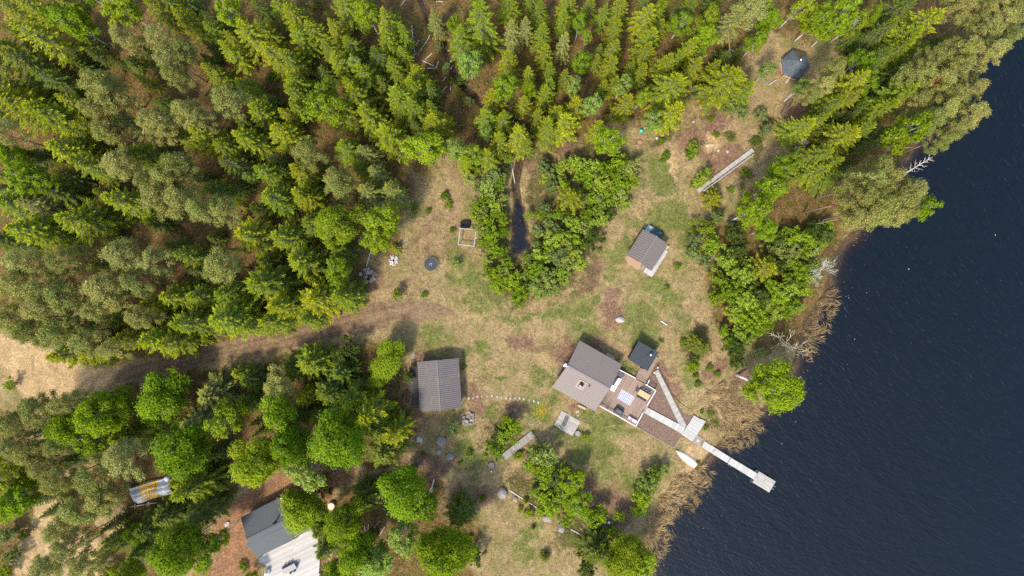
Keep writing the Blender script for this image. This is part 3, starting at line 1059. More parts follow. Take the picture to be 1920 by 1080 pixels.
# kind letter: (prototype list, name, category, crown height as a share of tree height, colours, height rule)
KIND = {
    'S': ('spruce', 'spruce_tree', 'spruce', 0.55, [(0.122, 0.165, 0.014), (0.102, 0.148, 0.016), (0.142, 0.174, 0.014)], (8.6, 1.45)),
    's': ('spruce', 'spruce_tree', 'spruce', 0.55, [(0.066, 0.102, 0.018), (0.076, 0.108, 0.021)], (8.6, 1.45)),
    'G': ('spruce', 'spruce_tree', 'spruce', 0.55, [(0.155, 0.180, 0.058), (0.138, 0.165, 0.052)], (9.5, 1.45)),
    'B': ('birch', 'birch_tree', 'birch', 0.66, [(0.180, 0.255, 0.013), (0.150, 0.230, 0.013), (0.205, 0.265, 0.016)], (9.0, 2.1)),
    'b': ('birch', 'birch_tree', 'birch', 0.66, [(0.21, 0.285, 0.055), (0.19, 0.265, 0.048)], (8.0, 2.0)),
    'P': ('pine', 'pine_tree', 'pine', 0.78, [(0.248, 0.252, 0.068), (0.268, 0.265, 0.080), (0.215, 0.228, 0.058)], (14.5, 1.0)),
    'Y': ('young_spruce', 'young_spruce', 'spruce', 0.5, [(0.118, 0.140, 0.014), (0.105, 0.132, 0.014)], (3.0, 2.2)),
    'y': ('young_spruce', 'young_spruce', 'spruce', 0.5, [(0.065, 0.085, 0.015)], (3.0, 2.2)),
    'W': ('shrub', 'leafy_shrub', 'shrub', 0.55, [(0.195, 0.275, 0.018), (0.235, 0.310, 0.036), (0.155, 0.232, 0.016), (0.225, 0.275, 0.060)], (1.4, 1.5)),
    'w': ('shrub', 'leafy_shrub', 'shrub', 0.55, [(0.175, 0.220, 0.065), (0.150, 0.195, 0.060)], (1.4, 1.5)),
    'd': ('shrub', 'leafy_shrub', 'shrub', 0.55, [(0.070, 0.105, 0.018), (0.085, 0.115, 0.022)], (1.4, 1.5)),
    'J': ('bush', 'low_bush', 'bush', 0.5, [(0.115, 0.180, 0.016), (0.135, 0.195, 0.018)], (0.5, 0.6)),
    'L': ('bush', 'low_bush', 'bush', 0.5, [(0.200, 0.260, 0.018)], (0.6, 0.7)),
}
BASE = {'spruce': (3.0, 16.0), 'young_spruce': (2.0, 8.0), 'birch': (2.6, 14.0), 'pine': (3.2, 18.0), 'shrub': (2.0, 4.0), 'bush': (1.3, 1.6)}
TREES = []                                   # (kind, px, py, r, object)


def plant(kind, px, py, rpx, h=None, label=None, group=None):
    proto, name, cat, f, cols, (ha, hb) = KIND[kind]
    r = rpx / 10.0 * {'spruce': 1.5, 'shrub': 1.22}.get(proto, 1.0)
    if h is None:
        h = (ha + hb * r) * random.uniform(0.93, 1.07)
    r *= (H - f * h) / H
    c = P(px, py, f * h)
    g = gz(c.x * 10 + 960, 540 - c.y * 10)
    L = PROTO[proto]
    if proto == 'birch':
        L = L[4:] if r > 3.4 else L[:4]
    tm, cm = random.choice(L)
    br, bh = BASE[proto]
    if proto == 'birch' and r > 3.4:
        br, bh = 4.4, 17.0
    root = thing(name, label, cat, (c.x, c.y, g), group)
    sx, sz = r / br, h / bh
    rz = random.uniform(0, 2 * PI)
    q = random.uniform(0.86, 1.16)
    tn = {'spruce': 'trunk', 'young_spruce': 'trunk', 'birch': 'trunk', 'pine': 'trunk', 'shrub': 'stems', 'bush': 'stems'}[proto]
    for nm, me in ((tn, tm), ('foliage' if proto in ('shrub', 'bush') else 'crown', cm)):
        o = bpy.data.objects.new(nm, me)
        C.objects.link(o)
        o.parent = root
        o.scale = (sx * q, sx / q, sz)
        o.rotation_euler = (0, 0, rz)
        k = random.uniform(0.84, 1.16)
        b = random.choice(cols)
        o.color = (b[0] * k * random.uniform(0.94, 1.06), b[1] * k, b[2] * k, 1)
    TREES.append((kind, px, py, rpx, root))
    return root
# ================================================================== where every tree stands (kind, place in the photo plan, crown radius[, height])
PLANTS = """
S 80 72 28 19;B 135 45 31;S 15 95 24;s 52 118 26;S 20 165 28;P 233 72 21;P 303 72 26;P 322 110 28;P 345 95 22;P 326 142 22;B 230 14 32;P 186 160 32;P 206 178 33
S 62 10 24;s 100 150 22;S 30 20 16;B 155 -30 30 21;S 300 20 18;S 320 10 18;S 352 40 20;B 433 20 25;S 408 65 18;S 438 100 18;S 475 67 26;S 515 105 24;S 500 62 18
L 457 92 10 3.5;S 530 14 20;S 556 36 24;S 590 62 20;S 568 72 22;S 548 116 20;S 560 158 22;S 403 138 16;J 508 145 13;B 610 205 34 17;B 607 178 26;S 465 166 18
P 426 188 31;P 350 212 28;P 378 222 20;S 650 14 26;B 690 28 22;S 727 40 20;S 730 78 20;S 758 66 14;S 660 88 18;S 632 60 16;S 622 97 18;S 640 122 20;S 758 106 14
S 740 127 16;b 667 120 15;S 685 143 25;S 660 165 18;s 712 110 18;S 785 143 20;S 775 168 22;s 810 172 16;G 816 38 14;S 867 75 24;B 852 47 14;b 880 120 26 14;S 903 42 28 22
G 960 62 17;G 985 55 13;S 955 14 18;S 1012 25 14;S 1017 68 16;S 1022 102 15;S 1063 12 18;S 1056 40 14;G 1058 82 14;B 1087 45 14;B 1090 117 20;S 953 115 16;B 945 165 25;S 925 185 18
S 990 143 14;B 995 170 14;S 1030 135 13;S 1058 145 11;S 1030 166 14;b 1075 163 18;S 982 195 14;S 1022 178 14;b 1110 197 21;S 1077 203 20;S 1045 216 18;S 1058 232 24;S 1028 242 20;S 1008 218 14
S 913 222 20;S 945 226 18;b 912 253 14;S 973 256 22;S 938 265 18;S 985 272 14;B 885 288 20;S 915 296 18;S 872 304 14;w 930 330 18;w 1018 310 14;W 1025 335 13;S 1120 240 14;B 1140 267 27
S 670 182 24;S 650 210 24;S 693 218 24;S 752 186 26;S 778 204 24;S 732 257 31;S 818 233 26;S 653 280 22;G 688 288 18;P 578 287 28;B 798 282 33;b 857 284 22;G 706 324 15;P 632 338 27;S 675 316 14
S 483 178 14;S 492 212 22;S 555 178 18;S 560 206 14;S 533 252 24;S 467 263 25;S 388 257 25;S 428 278 22;S 343 257 18;s 440 310 22;S 540 218 14;P 333 313 31;P 310 232 26;S 567 323 24;S 502 325 20
b 475 332 12;S 42 193 34;S 100 218 34;P 184 208 28;S 145 196 20;P 200 247 26;S 170 240 14;P 292 232 30;G 255 235 18;S 133 284 30;S 172 310 26;P 226 308 30;S 267 293 24;P 10 250 24;B 34 297 22
B 58 336 28;B 88 338 24;S 10 330 16;P 318 332 28;S 38 382 30;G 78 386 22;S 158 415 36;S 66 434 32;S 235 378 28;P 300 370 34;P 278 343 24;P 122 488 30;P 232 478 34;P 288 490 28;P 45 490 30
s 20 452 22;s 112 362 22;s 130 330 16;P 342 374 34;P 378 396 28;P 420 394 26;s 410 358 20;S 518 373 27;S 570 366 22;S 474 442 31;S 536 447 28;Y 452 386 11;S 356 480 20;P 414 498 33;S 567 488 28
Y 450 412 12;B 634 418 42;B 620 440 26;B 715 418 36;B 708 452 26;P 25 530 36;P 80 545 32;P 196 540 34;P 120 558 34;P 85 582 32;P 182 580 28;P 260 530 31;P 226 564 25;P 32 600 36;P 62 622 32
P 110 626 32;P 166 640 32;P 140 603 24;S 293 573 22;P 264 596 24;S 250 632 24;S 300 636 28;S 192 602 16;S 142 662 32;S 186 656 26;P 214 655 22;S 334 556 26;S 380 556 22;S 430 550 22;S 498 532 35
S 358 606 29;S 432 598 34;S 330 642 27;S 533 574 29;S 600 562 34;S 513 602 25;S 478 612 19;B 635 506 29;S 645 556 26;S 582 598 18;P 632 348 26;S 575 372 20;G 693 360 22;G 738 360 21;s 640 470 20;s 590 420 22
Y 742 466 12 3;J 803 396 8;J 848 432 7;W 855 495 9 3;L 745 552 13 3.4;J 835 368 12;J 842 384 10;J 795 552 8
W 879 332 15;w 920 328 18;W 917 352 20;W 930 385 14;W 942 373 11;W 939 401 12;W 909 414 15;W 921 440 18;W 946 437 11;W 944 417 10;W 927 471 13;L 912 494 10;W 949 496 14;W 930 515 15;W 935 533 18;W 962 528 18;W 969 549 18;W 971 563 12
W 900 430 14;W 905 455 12;W 938 345 14;W 991 404 9;W 1012 404 11;w 1008 433 12;w 1028 325 15;w 1036 350 14;W 1041 404 14;Y 1072 373 34 10;W 1057 315 16;W 1080 308 18;W 1109 315 18;W 1093 330 18;W 1132 322 18;W 1158 310 20;W 1181 316 20
W 1158 339 22;W 1180 344 18;W 1130 349 20;W 1143 366 18;W 1162 370 18;W 1127 376 16;W 1168 380 12;W 1122 414 18;d 1140 404 15;d 1110 448 20;W 1093 424 18;W 1073 416 16;W 1044 448 21;W 1085 450 16;W 1013 476 18;w 1044 482 19;W 1065 461 16
W 1075 477 16;W 1057 497 18;W 1083 497 15;W 1005 507 20;W 1026 523 20;W 1052 520 17;W 1008 534 20;W 1016 549 15;W 1040 538 15;W 990 483 11;W 990 494 12;w 1005 455 8;d 1060 400 12;W 1110 375 14;w 1020 390 12;W 1098 400 14;W 1120 395 12
S 1160 16 16;S 1153 58 14;S 1150 95 16;S 1146 125 16;S 1210 33 19;S 1232 24 16;S 1215 76 19;S 1207 102 18;S 1200 138 14;B 1278 42 21;B 1330 40 22;B 1322 72 20;S 1248 120 17;S 1290 92 17;S 1308 108 15;S 1298 128 17
S 1256 166 32;G 1373 42 20;P 1410 15 28;B 1440 42 18;B 1420 80 20;B 1430 16 15;b 1440 133 13;S 1362 155 34;S 1392 172 20;w 1372 198 20;w 1310 172 14;b 1166 162 18;S 1172 196 19;B 1204 184 15;S 1260 212 22;Y 1260 228 14;b 1222 224 18
B 1240 10 14;S 1290 15 16;S 1305 60 12;S 1180 130 9;S 1270 110 12;S 1335 130 14;S 1150 160 12;B 1100 70 10;S 1120 100 9;S 1130 30 12;S 1105 15 12
J 1300 278 19;J 1291 290 12;J 1247 293 12;J 1343 253 8;J 1370 262 7;J 1240 264 8;w 1425 216 12;w 1436 246 13;d 1418 264 10 1.2;J 1332 222 8;w 1390 215 10
P 1538 162 22;P 1516 178 18;b 1503 163 14;S 1592 157 24;B 1620 155 18;S 1558 196 21;S 1588 186 16;S 1500 240 21;S 1528 228 14;S 1676 181 32;S 1650 205 20;S 1576 258 28;S 1608 248 20;S 1533 293 22;S 1552 308 18;B 1482 310 19;w 1495 286 13
B 1690 250 36 19;P 1640 316 28;B 1500 15 22;B 1532 40 28;B 1575 24 28;B 1602 44 22;B 1560 56 20;B 1628 30 15;s 1648 62 20;S 1718 50 34;S 1690 75 24;S 1676 95 22;s 1682 18 24;P 1797 12 25;B 1614 114 21;P 1560 132 20;s 1640 110 18
P 1742 110 24;P 1720 140 28;P 1758 150 28;P 1800 95 30;P 1790 132 27;P 1842 60 28;P 1872 38 27;P 1850 102 28;P 1886 72 24;P 1820 170 25;P 1782 182 28;P 1820 212 26;P 1788 238 24;P 1764 208 28;P 1832 26 24;P 1902 28 28;P 1905 -10 26;P 1715 190 22;P 1740 225 26;P 1765 262 20;P 1860 0 24
P 1624 344 28 24;P 1664 330 25;P 1604 372 28 25;P 1642 390 34 26;P 1682 378 32;P 1710 358 26;P 1698 398 20;B 1736 383 22;P 1615 402 28 25;P 1672 404 24;P 1650 352 22
Y 1338 372 24 5;J 1370 355 9;J 1397 325 12;J 1392 350 8;W 1310 338 13;W 1325 325 11;B 1462 318 24;S 1530 322 18;Y 1493 333 14;B 1438 358 28;B 1408 402 32;B 1436 432 20;S 1548 334 20;J 1300 348 9
W 1320 428 18;W 1332 458 18;w 1300 452 14;w 1342 408 14;d 1380 438 20;W 1480 445 20;W 1510 450 20;d 1542 442 20;W 1500 470 18;d 1382 470 18;W 1450 465 18;d 1460 450 16;W 1550 425 14;d 1520 430 16
Y 1433 503 33 9;W 1356 486 20;w 1300 478 14;w 1322 492 13;W 1480 476 20;W 1490 510 22;W 1470 540 22;W 1500 545 18;W 1460 560 20;W 1370 545 22;W 1396 560 24;W 1340 560 16;d 1420 552 22;W 1420 590 22;W 1450 585 20;W 1390 596 20;W 1372 588 17;W 1480 575 18
W 1496 578 12;W 1434 608 15;W 1412 620 18;W 1395 520 20;W 1375 510 16;d 1460 500 16;W 1365 640 12;y 1312 650 24 6;Y 1305 640 14 5;W 1298 685 13;J 1280 642 10;d 1377 648 19;d 1382 680 14;w 1425 660 11;W 1355 620 12;J 1330 690 9;J 1308 720 8;J 1305 705 7
P 70 770 28;P 122 758 24;P 28 792 28;P 30 832 26;P 62 850 28;P 112 832 26;P 82 872 26;B 142 800 40;B 196 780 44;B 180 815 32;P 232 858 36;B 18 890 34;B 38 930 30;B 10 958 26;B 5 848 14;P 176 896 34;P 112 902 26;P 152 958 36;P 190 932 28
P 112 990 28;P 130 1022 26;P 96 1058 32;P 162 1058 28;s 278 990 24 9;B 250 1000 20 8;B 334 1033 50;S 362 912 30 16;s 312 968 24 9;d 415 888 18;B 240 1075 24;B 342 840 50;B 300 745 48 13;B 332 722 28 10;G 400 742 34 11;G 375 788 26;B 425 793 34;S 240 815 24;S 460 758 18 9;Y 250 770 12 6
w 15 1000 16;w 25 1040 14;W 10 1070 16;d 45 1000 10;W 190 1050 14;d 205 1075 14;W 60 905 14;S 450 700 14 7;s 470 712 20 9;W 20 720 10;S 345 895 18;s 380 960 26;B 410 1010 16
S 584 680 30 10;P 518 727 31 12;B 522 774 32;B 542 836 38;B 630 822 52;S 572 745 18 10;S 690 778 38 13;s 716 806 32 11;S 660 752 28 12;s 720 848 30 10;s 620 736 28 11;B 726 675 38 8;B 478 866 46;d 652 662 26;s 640 700 22 9;S 740 812 24;s 550 690 24 8
b 575 890 30;d 604 905 18;B 565 958 42 13;s 686 937 27 12;B 645 975 38;B 753 922 48;B 800 945 25;s 862 964 25 9;B 830 1038 50;B 668 1032 38;b 707 1046 31;b 750 1005 31;s 612 1026 22 11;B 640 1072 30;d 892 1040 18;d 770 884 12;B 470 1085 16 5;J 455 1062 12;d 700 1000 14;B 600 990 14
W 955 804 24;W 929 842 20;W 940 822 16;W 1021 857 25;W 1006 845 18;W 1021 888 24;W 1057 882 16;B 1072 908 27 7;B 1076 945 29 7;W 1116 963 22;W 1030 945 26;W 1003 920 12;L 992 963 14;L 971 855 12;W 995 872 14;Y 1035 925 16 4;y 1010 930 10 3;L 975 955 8;Y 985 942 8 2;W 1050 925 20;w 1040 900 16;W 1060 970 16
B 1172 1050 40 12;B 1192 1066 36 12;s 1118 1034 28 8;d 1100 1060 20;W 1146 1000 12;d 1160 1018 12;W 1216 905 20;W 1200 935 18;W 1242 880 12;W 1196 958 13;W 1160 968 11;L 1098 818 10;y 905 935 9 2;y 1022 1045 13 2.4;J 880 850 9;y 1000 990 6 1.5;L 880 1008 8;W 1225 890 14;W 1206 920 14;J 1140 1035 12
J 1240 640 6;W 1522 472 14;W 1538 458 13;W 1524 500 14;W 1508 522 14;W 1442 532 17;W 1402 502 15;W 1344 522 14;W 1468 590 12;W 1412 575 15;W 1440 568 16;W 1385 625 14;w 1400 640 10;W 895 385 13;W 890 405 10;W 905 395 12;W 912 372 13;W 925 402 11;W 912 485 11;W 915 510 12;W 940 470 12;W 945 505 13;W 985 515 12;W 992 540 13;W 1030 465 13;W 1060 478 12;W 1070 440 13;W 1100 415 13;W 1055 345 13;W 1105 345 15;W 1120 330 14;W 1145 325 15;W 1165 355 14;W 1095 375 12;w 1028 420 11;w 1045 430 12;w 900 352 12;W 893 322 12;J 1332 775 9;J 1341 790 8;J 1324 802 7;J 1316 772 6;J 1310 868 5;w 838 128 9;d 845 152 8;d 862 150 10;w 880 190 9;d 858 172 8;w 824 85 8;d 808 55 8;W 955 300 10;w 978 290 9;d 948 318 9;L 1250 540 8;J 1270 500 10;J 1345 700 8;J 778 392 9;w 850 800 14;J 795 850 7;J 870 690 6;d 765 705 12;J 862 870 6
"""


def sow():
    for item in PLANTS.replace('\n', ';').split(';'):
        q = item.split()
        if len(q) >= 4:
            plant(q[0], float(q[1]), float(q[2]), float(q[3]), float(q[4]) if len(q) > 4 else None)


FILL = [([(-20, -10), (1420, -10), (1400, 110), (1300, 170), (1180, 200), (1000, 250), (860, 280), (760, 320), (720, 380), (600, 470), (680, 540), (560, 590), (380, 640), (230, 660), (60, 600), (-20, 590)], 74),
        ([(1560, 100), (1640, 20), (1760, 60), (1740, 180), (1620, 300), (1540, 340), (1480, 330), (1560, 200)], 14), ([(20, 740), (180, 720), (420, 700), (600, 670), (700, 700), (700, 860), (420, 900), (330, 1060), (120, 1060), (60, 900)], 22)]


def fill_gaps():
    """Young dark spruces of the understorey stand where the listed trees leave room."""
    rr = random.Random(19)
    for poly, cnt in FILL:
        p = np.array(poly, dtype=float)
        made = 0
        for _ in range(6000):
            if made >= cnt:
                break
            x, y = rr.uniform(p[:, 0].min(), p[:, 0].max()), rr.uniform(p[:, 1].min(), p[:, 1].max())
            r = rr.uniform(10, 17)
            X, Y = np.array([x]), np.array([y])
            if sdist(poly, X, Y)[0] > 0 or ldist(STREAM, X, Y)[0] < 42 or sdist(SAND, X, Y)[0] < 24 or sdist(TRACK, X, Y)[0] < 24 or sdist(RUST, X, Y)[0] < 16 or min(math.hypot(x - 280, (y - 920)) / 70, math.hypot(x - 1110, (y - 30) / 2) / 22, math.hypot(x - 1178, (y - 70) / 3) / 14, math.hypot(x - 510, y - 980) / 60, math.hypot(x - 1490, y - 120) / 60) < 1:
                continue
            if all(math.hypot(x - t[1], y - t[2]) > 0.78 * (r + t[3]) for t in TREES):
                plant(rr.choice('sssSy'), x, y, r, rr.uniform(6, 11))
                made += 1
# ================================================================== buildings, decks and paths
WOOD_GREY = paint('weathered_boards', (0.295, 0.272, 0.24), 0.85, 0.2, 0.22, 2.0)
WOOD_GREY2 = paint('grey_old_boards', (0.215, 0.196, 0.172), 0.88, 0.2, 0.28, 2.0)
WOOD_PALE = paint('pale_dock_boards', (0.345, 0.33, 0.3), 0.85, 0.2, 0.2, 2.0)
WOOD_WHITE = paint('sun_bleached_boards', (0.345, 0.318, 0.285), 0.8, 0.25, 0.12, 1.5)
WOOD_BROWN = paint('brown_deck_boards', (0.225, 0.155, 0.115), 0.8, 0.25, 0.22, 2.0)
WOOD_NEW = paint('new_timber', (0.42, 0.31, 0.2), 0.75, 0.25, 0.18, 3.0)
WOOD_DARK = paint('dark_stained_wood', (0.115, 0.075, 0.05), 0.8, 0.25, 0.25, 2.0)
WALL_BROWN = paint('brown_panel_wall', (0.17, 0.09, 0.055), 0.8, 0.25, 0.2, 2.0)
WALL_RED = paint('dull_red_panel_wall', (0.20, 0.07, 0.045), 0.8, 0.25, 0.2, 2.0)
WALL_BLACK = paint('black_panel_wall', (0.03, 0.03, 0.03), 0.75, 0.25, 0.2, 2.0)
TRIM_WHITE = paint('white_trim', (0.52, 0.5, 0.48), 0.6, 0.35, 0.08, 2.0)
METAL_BROWN = paint('brown_grey_sheet_roof', (0.15, 0.122, 0.106), 0.55, 0.4, 0.05, 1.2, bstr=0.05)
METAL_GREY = paint('mossy_grey_sheet_roof', (0.100, 0.088, 0.084), 0.6, 0.35, 0.05, 1.0, bstr=0.05, stain=(0.125, 0.105, 0.082))
METAL_DARK = paint('dark_brown_sheet_roof', (0.122, 0.1, 0.088), 0.55, 0.4, 0.05, 1.2, bstr=0.05)
METAL_BLACK = paint('black_sheet_roof', (0.03, 0.034, 0.038), 0.5, 0.45, 0.05, 1.2, bstr=0.05)
FELT = paint('grey_felt_shingles', (0.08, 0.084, 0.086), 0.9, 0.15, 0.2, 3.0)
BLACK = paint('matt_black', (0.022, 0.022, 0.024), 0.6, 0.35, 0.15, 3.0)
SOOT = paint('sooty_black', (0.012, 0.012, 0.013), 0.8, 0.2, 0.1, 3.0)
STEEL = paint('bare_steel', (0.62, 0.62, 0.64), 0.3, 0.5, 0.05, 3.0, metal=0.9)
GREYPLASTIC = paint('charcoal_cover', (0.060, 0.062, 0.066), 0.6, 0.35, 0.12, 4.0)
WHITEPLASTIC = paint('white_plastic', (0.6, 0.6, 0.6), 0.45, 0.4, 0.04, 4.0)
GLASS = paint('dark_window_glass', (0.03, 0.04, 0.05), 0.08, 0.6, 0.02, 1.0, bstr=0.0)
STONE = paint('grey_stone', (0.22, 0.19, 0.165), 0.9, 0.2, 0.28, 3.0, stain=(0.20, 0.17, 0.14))
STONE_PALE = paint('pale_stone', (0.33, 0.3, 0.27), 0.9, 0.2, 0.22, 3.0)
MULCH = None


def mulch_material():
    m, nt, out = new_mat('brown_bark_mulch')
    pos = nd(nt, 'ShaderNodeNewGeometry').outputs['Position']
    g = noise(nt, pos, 6.0, 5, 0.75)
    b = noise(nt, pos, 0.8, 4, 0.6)
    c = mixc(nt, sstep(nt, g, 0.34, 0.66), (0.075, 0.044, 0.032), (0.205, 0.138, 0.105))
    c = mixc(nt, mth(nt, 'MULTIPLY', sstep(nt, b, 0.5, 0.7), 0.5), c, mixc(nt, sstep(nt, g, 0.3, 0.7), (0.09, 0.07, 0.035), (0.22, 0.17, 0.085)))
    bsdf(nt, out, c, 0.95, 0.1, 0, g, 0.9, 0.1)
    return m


MULCH = mulch_material()


def lerp(a, b, t):
    return Vector(a).lerp(Vector(b), t)


def opening(root, a, b, t0, t1, z0, z1, name, wallin, frame_mat=TRIM_WHITE, leaf_mat=GLASS, handle=False):
    """A door or window on the wall that runs from a to b (plan), standing proud of the boards."""
    a, b = Vector((a[0], a[1], 0)), Vector((b[0], b[1], 0))
    d = (b - a).normalized()
    n = Vector((d.y, -d.x, 0))
    if (Vector((wallin[0], wallin[1], 0)) - a).dot(n) > 0:
        n = -n
    p, q = a.lerp(b, t0) + n * 0.03, a.lerp(b, t1) + n * 0.03
    mb = MB()
    mb.bar(p + Vector((0, 0, (z0 + z1) / 2)), q + Vector((0, 0, (z0 + z1) / 2)), 0.05, z1 - z0)
    leaf = mb.build(name, leaf_mat, root)
    f = MB()
    for z in (z0 - 0.045, z1 + 0.045):
        f.bar(p - d * 0.09 + Vector((0, 0, z)) + n * 0.012, q + d * 0.09 + Vector((0, 0, z)) + n * 0.012, 0.07, 0.09)
    for e in (p - d * 0.045, q + d * 0.045):
        f.bar(e + Vector((0, 0, z0)) + n * 0.012, e + Vector((0, 0, z1)) + n * 0.012, 0.09, 0.07, up=tuple(n))
    f.build('frame', frame_mat, leaf)
    if handle:
        h = MB()
        hp = q - d * 0.12 + n * 0.06 + Vector((0, 0, z0 + 1.0))
        h.tube([hp, hp - d * 0.12], 0.018, 6)
        h.build('handle', STEEL, leaf)


def gable_house(name, label, cat, eA, ridge, eB, ze, zr, wall_mat, roof_mat, inset=0.42, period=0.3, group=None, thick=0.07, felt=False, ridge_cap=True):
    """eA, ridge, eB: pairs of photo places of the two eaves and the ridge, all listed in the same direction."""
    A = [P(*p, ze) for p in eA]
    R = [P(*p, zr) for p in ridge]
    B = [P(*p, ze) for p in eB]
    ctr = (A[0] + A[1] + B[0] + B[1]) / 4
    root = thing(name, label, cat, (ctr.x, ctr.y, 0), group)
    # walls with gable ends
    t = inset / (A[1] - A[0]).length
    a0, a1, b0, b1, r0, r1 = [v.copy() for v in (lerp(A[0], A[1], t), lerp(A[1], A[0], t), lerp(B[0], B[1], t), lerp(B[1], B[0], t), lerp(R[0], R[1], t), lerp(R[1], R[0], t))]
    u = inset / (A[0] - R[0]).length
    zi = ze + (zr - ze) * u
    a0, a1, b0, b1 = lerp(a0, r0, u), lerp(a1, r1, u), lerp(b0, r0, u), lerp(b1, r1, u)
    dn = Vector((0, 0, -0.12))
    base = [Vector((v.x, v.y, -0.15)) for v in (a0, a1, b1, b0)]
    vs = base + [a0 + dn, a1 + dn, b1 + dn, b0 + dn, r0 + dn, r1 + dn]
    w = MB()
    w.add(vs, [(0, 1, 5, 4), (1, 2, 6, 9, 5), (2, 3, 7, 6), (3, 0, 4, 8, 7), (4, 5, 9, 8), (8, 9, 6, 7), (3, 2, 1, 0)])
    w.build('wall', wall_mat, root)
    parts = {}
    for nm, (e, k) in {'A': (A, 0), 'B': (B, 1)}.items():
        m = MB()
        if felt:
            slab(m, e[0], e[1], R[1], R[0], thick)
        else:
            corr(m, e[0], e[1], R[1], R[0], period, 0.075, thick)
        parts[nm] = m.build('roof_slope', roof_mat, root)
    if ridge_cap:
        m = MB()
        d = (R[1] - R[0]).normalized()
        m.bar(R[0] - d * 0.02 + Vector((0, 0, 0.055)), R[1] + d * 0.02 + Vector((0, 0, 0.055)), 0.34, 0.05)
        m.build('ridge_cap', roof_mat, root)
    for e in (A, B):                                # barge boards under the verge
        for k in (0, 1):
            s = (e[1 - k] - e[k]).normalized() * 0.03
            m = MB()
            m.bar(e[k] + s + Vector((0, 0, -0.16)), R[k] + s + Vector((0, 0, -0.16)), 0.04, 0.16)
            m.build('barge_board', WALL_BROWN if not felt else TRIM_WHITE, root)
    return root, (a0, a1, b0, b1), parts, (A, R, B)


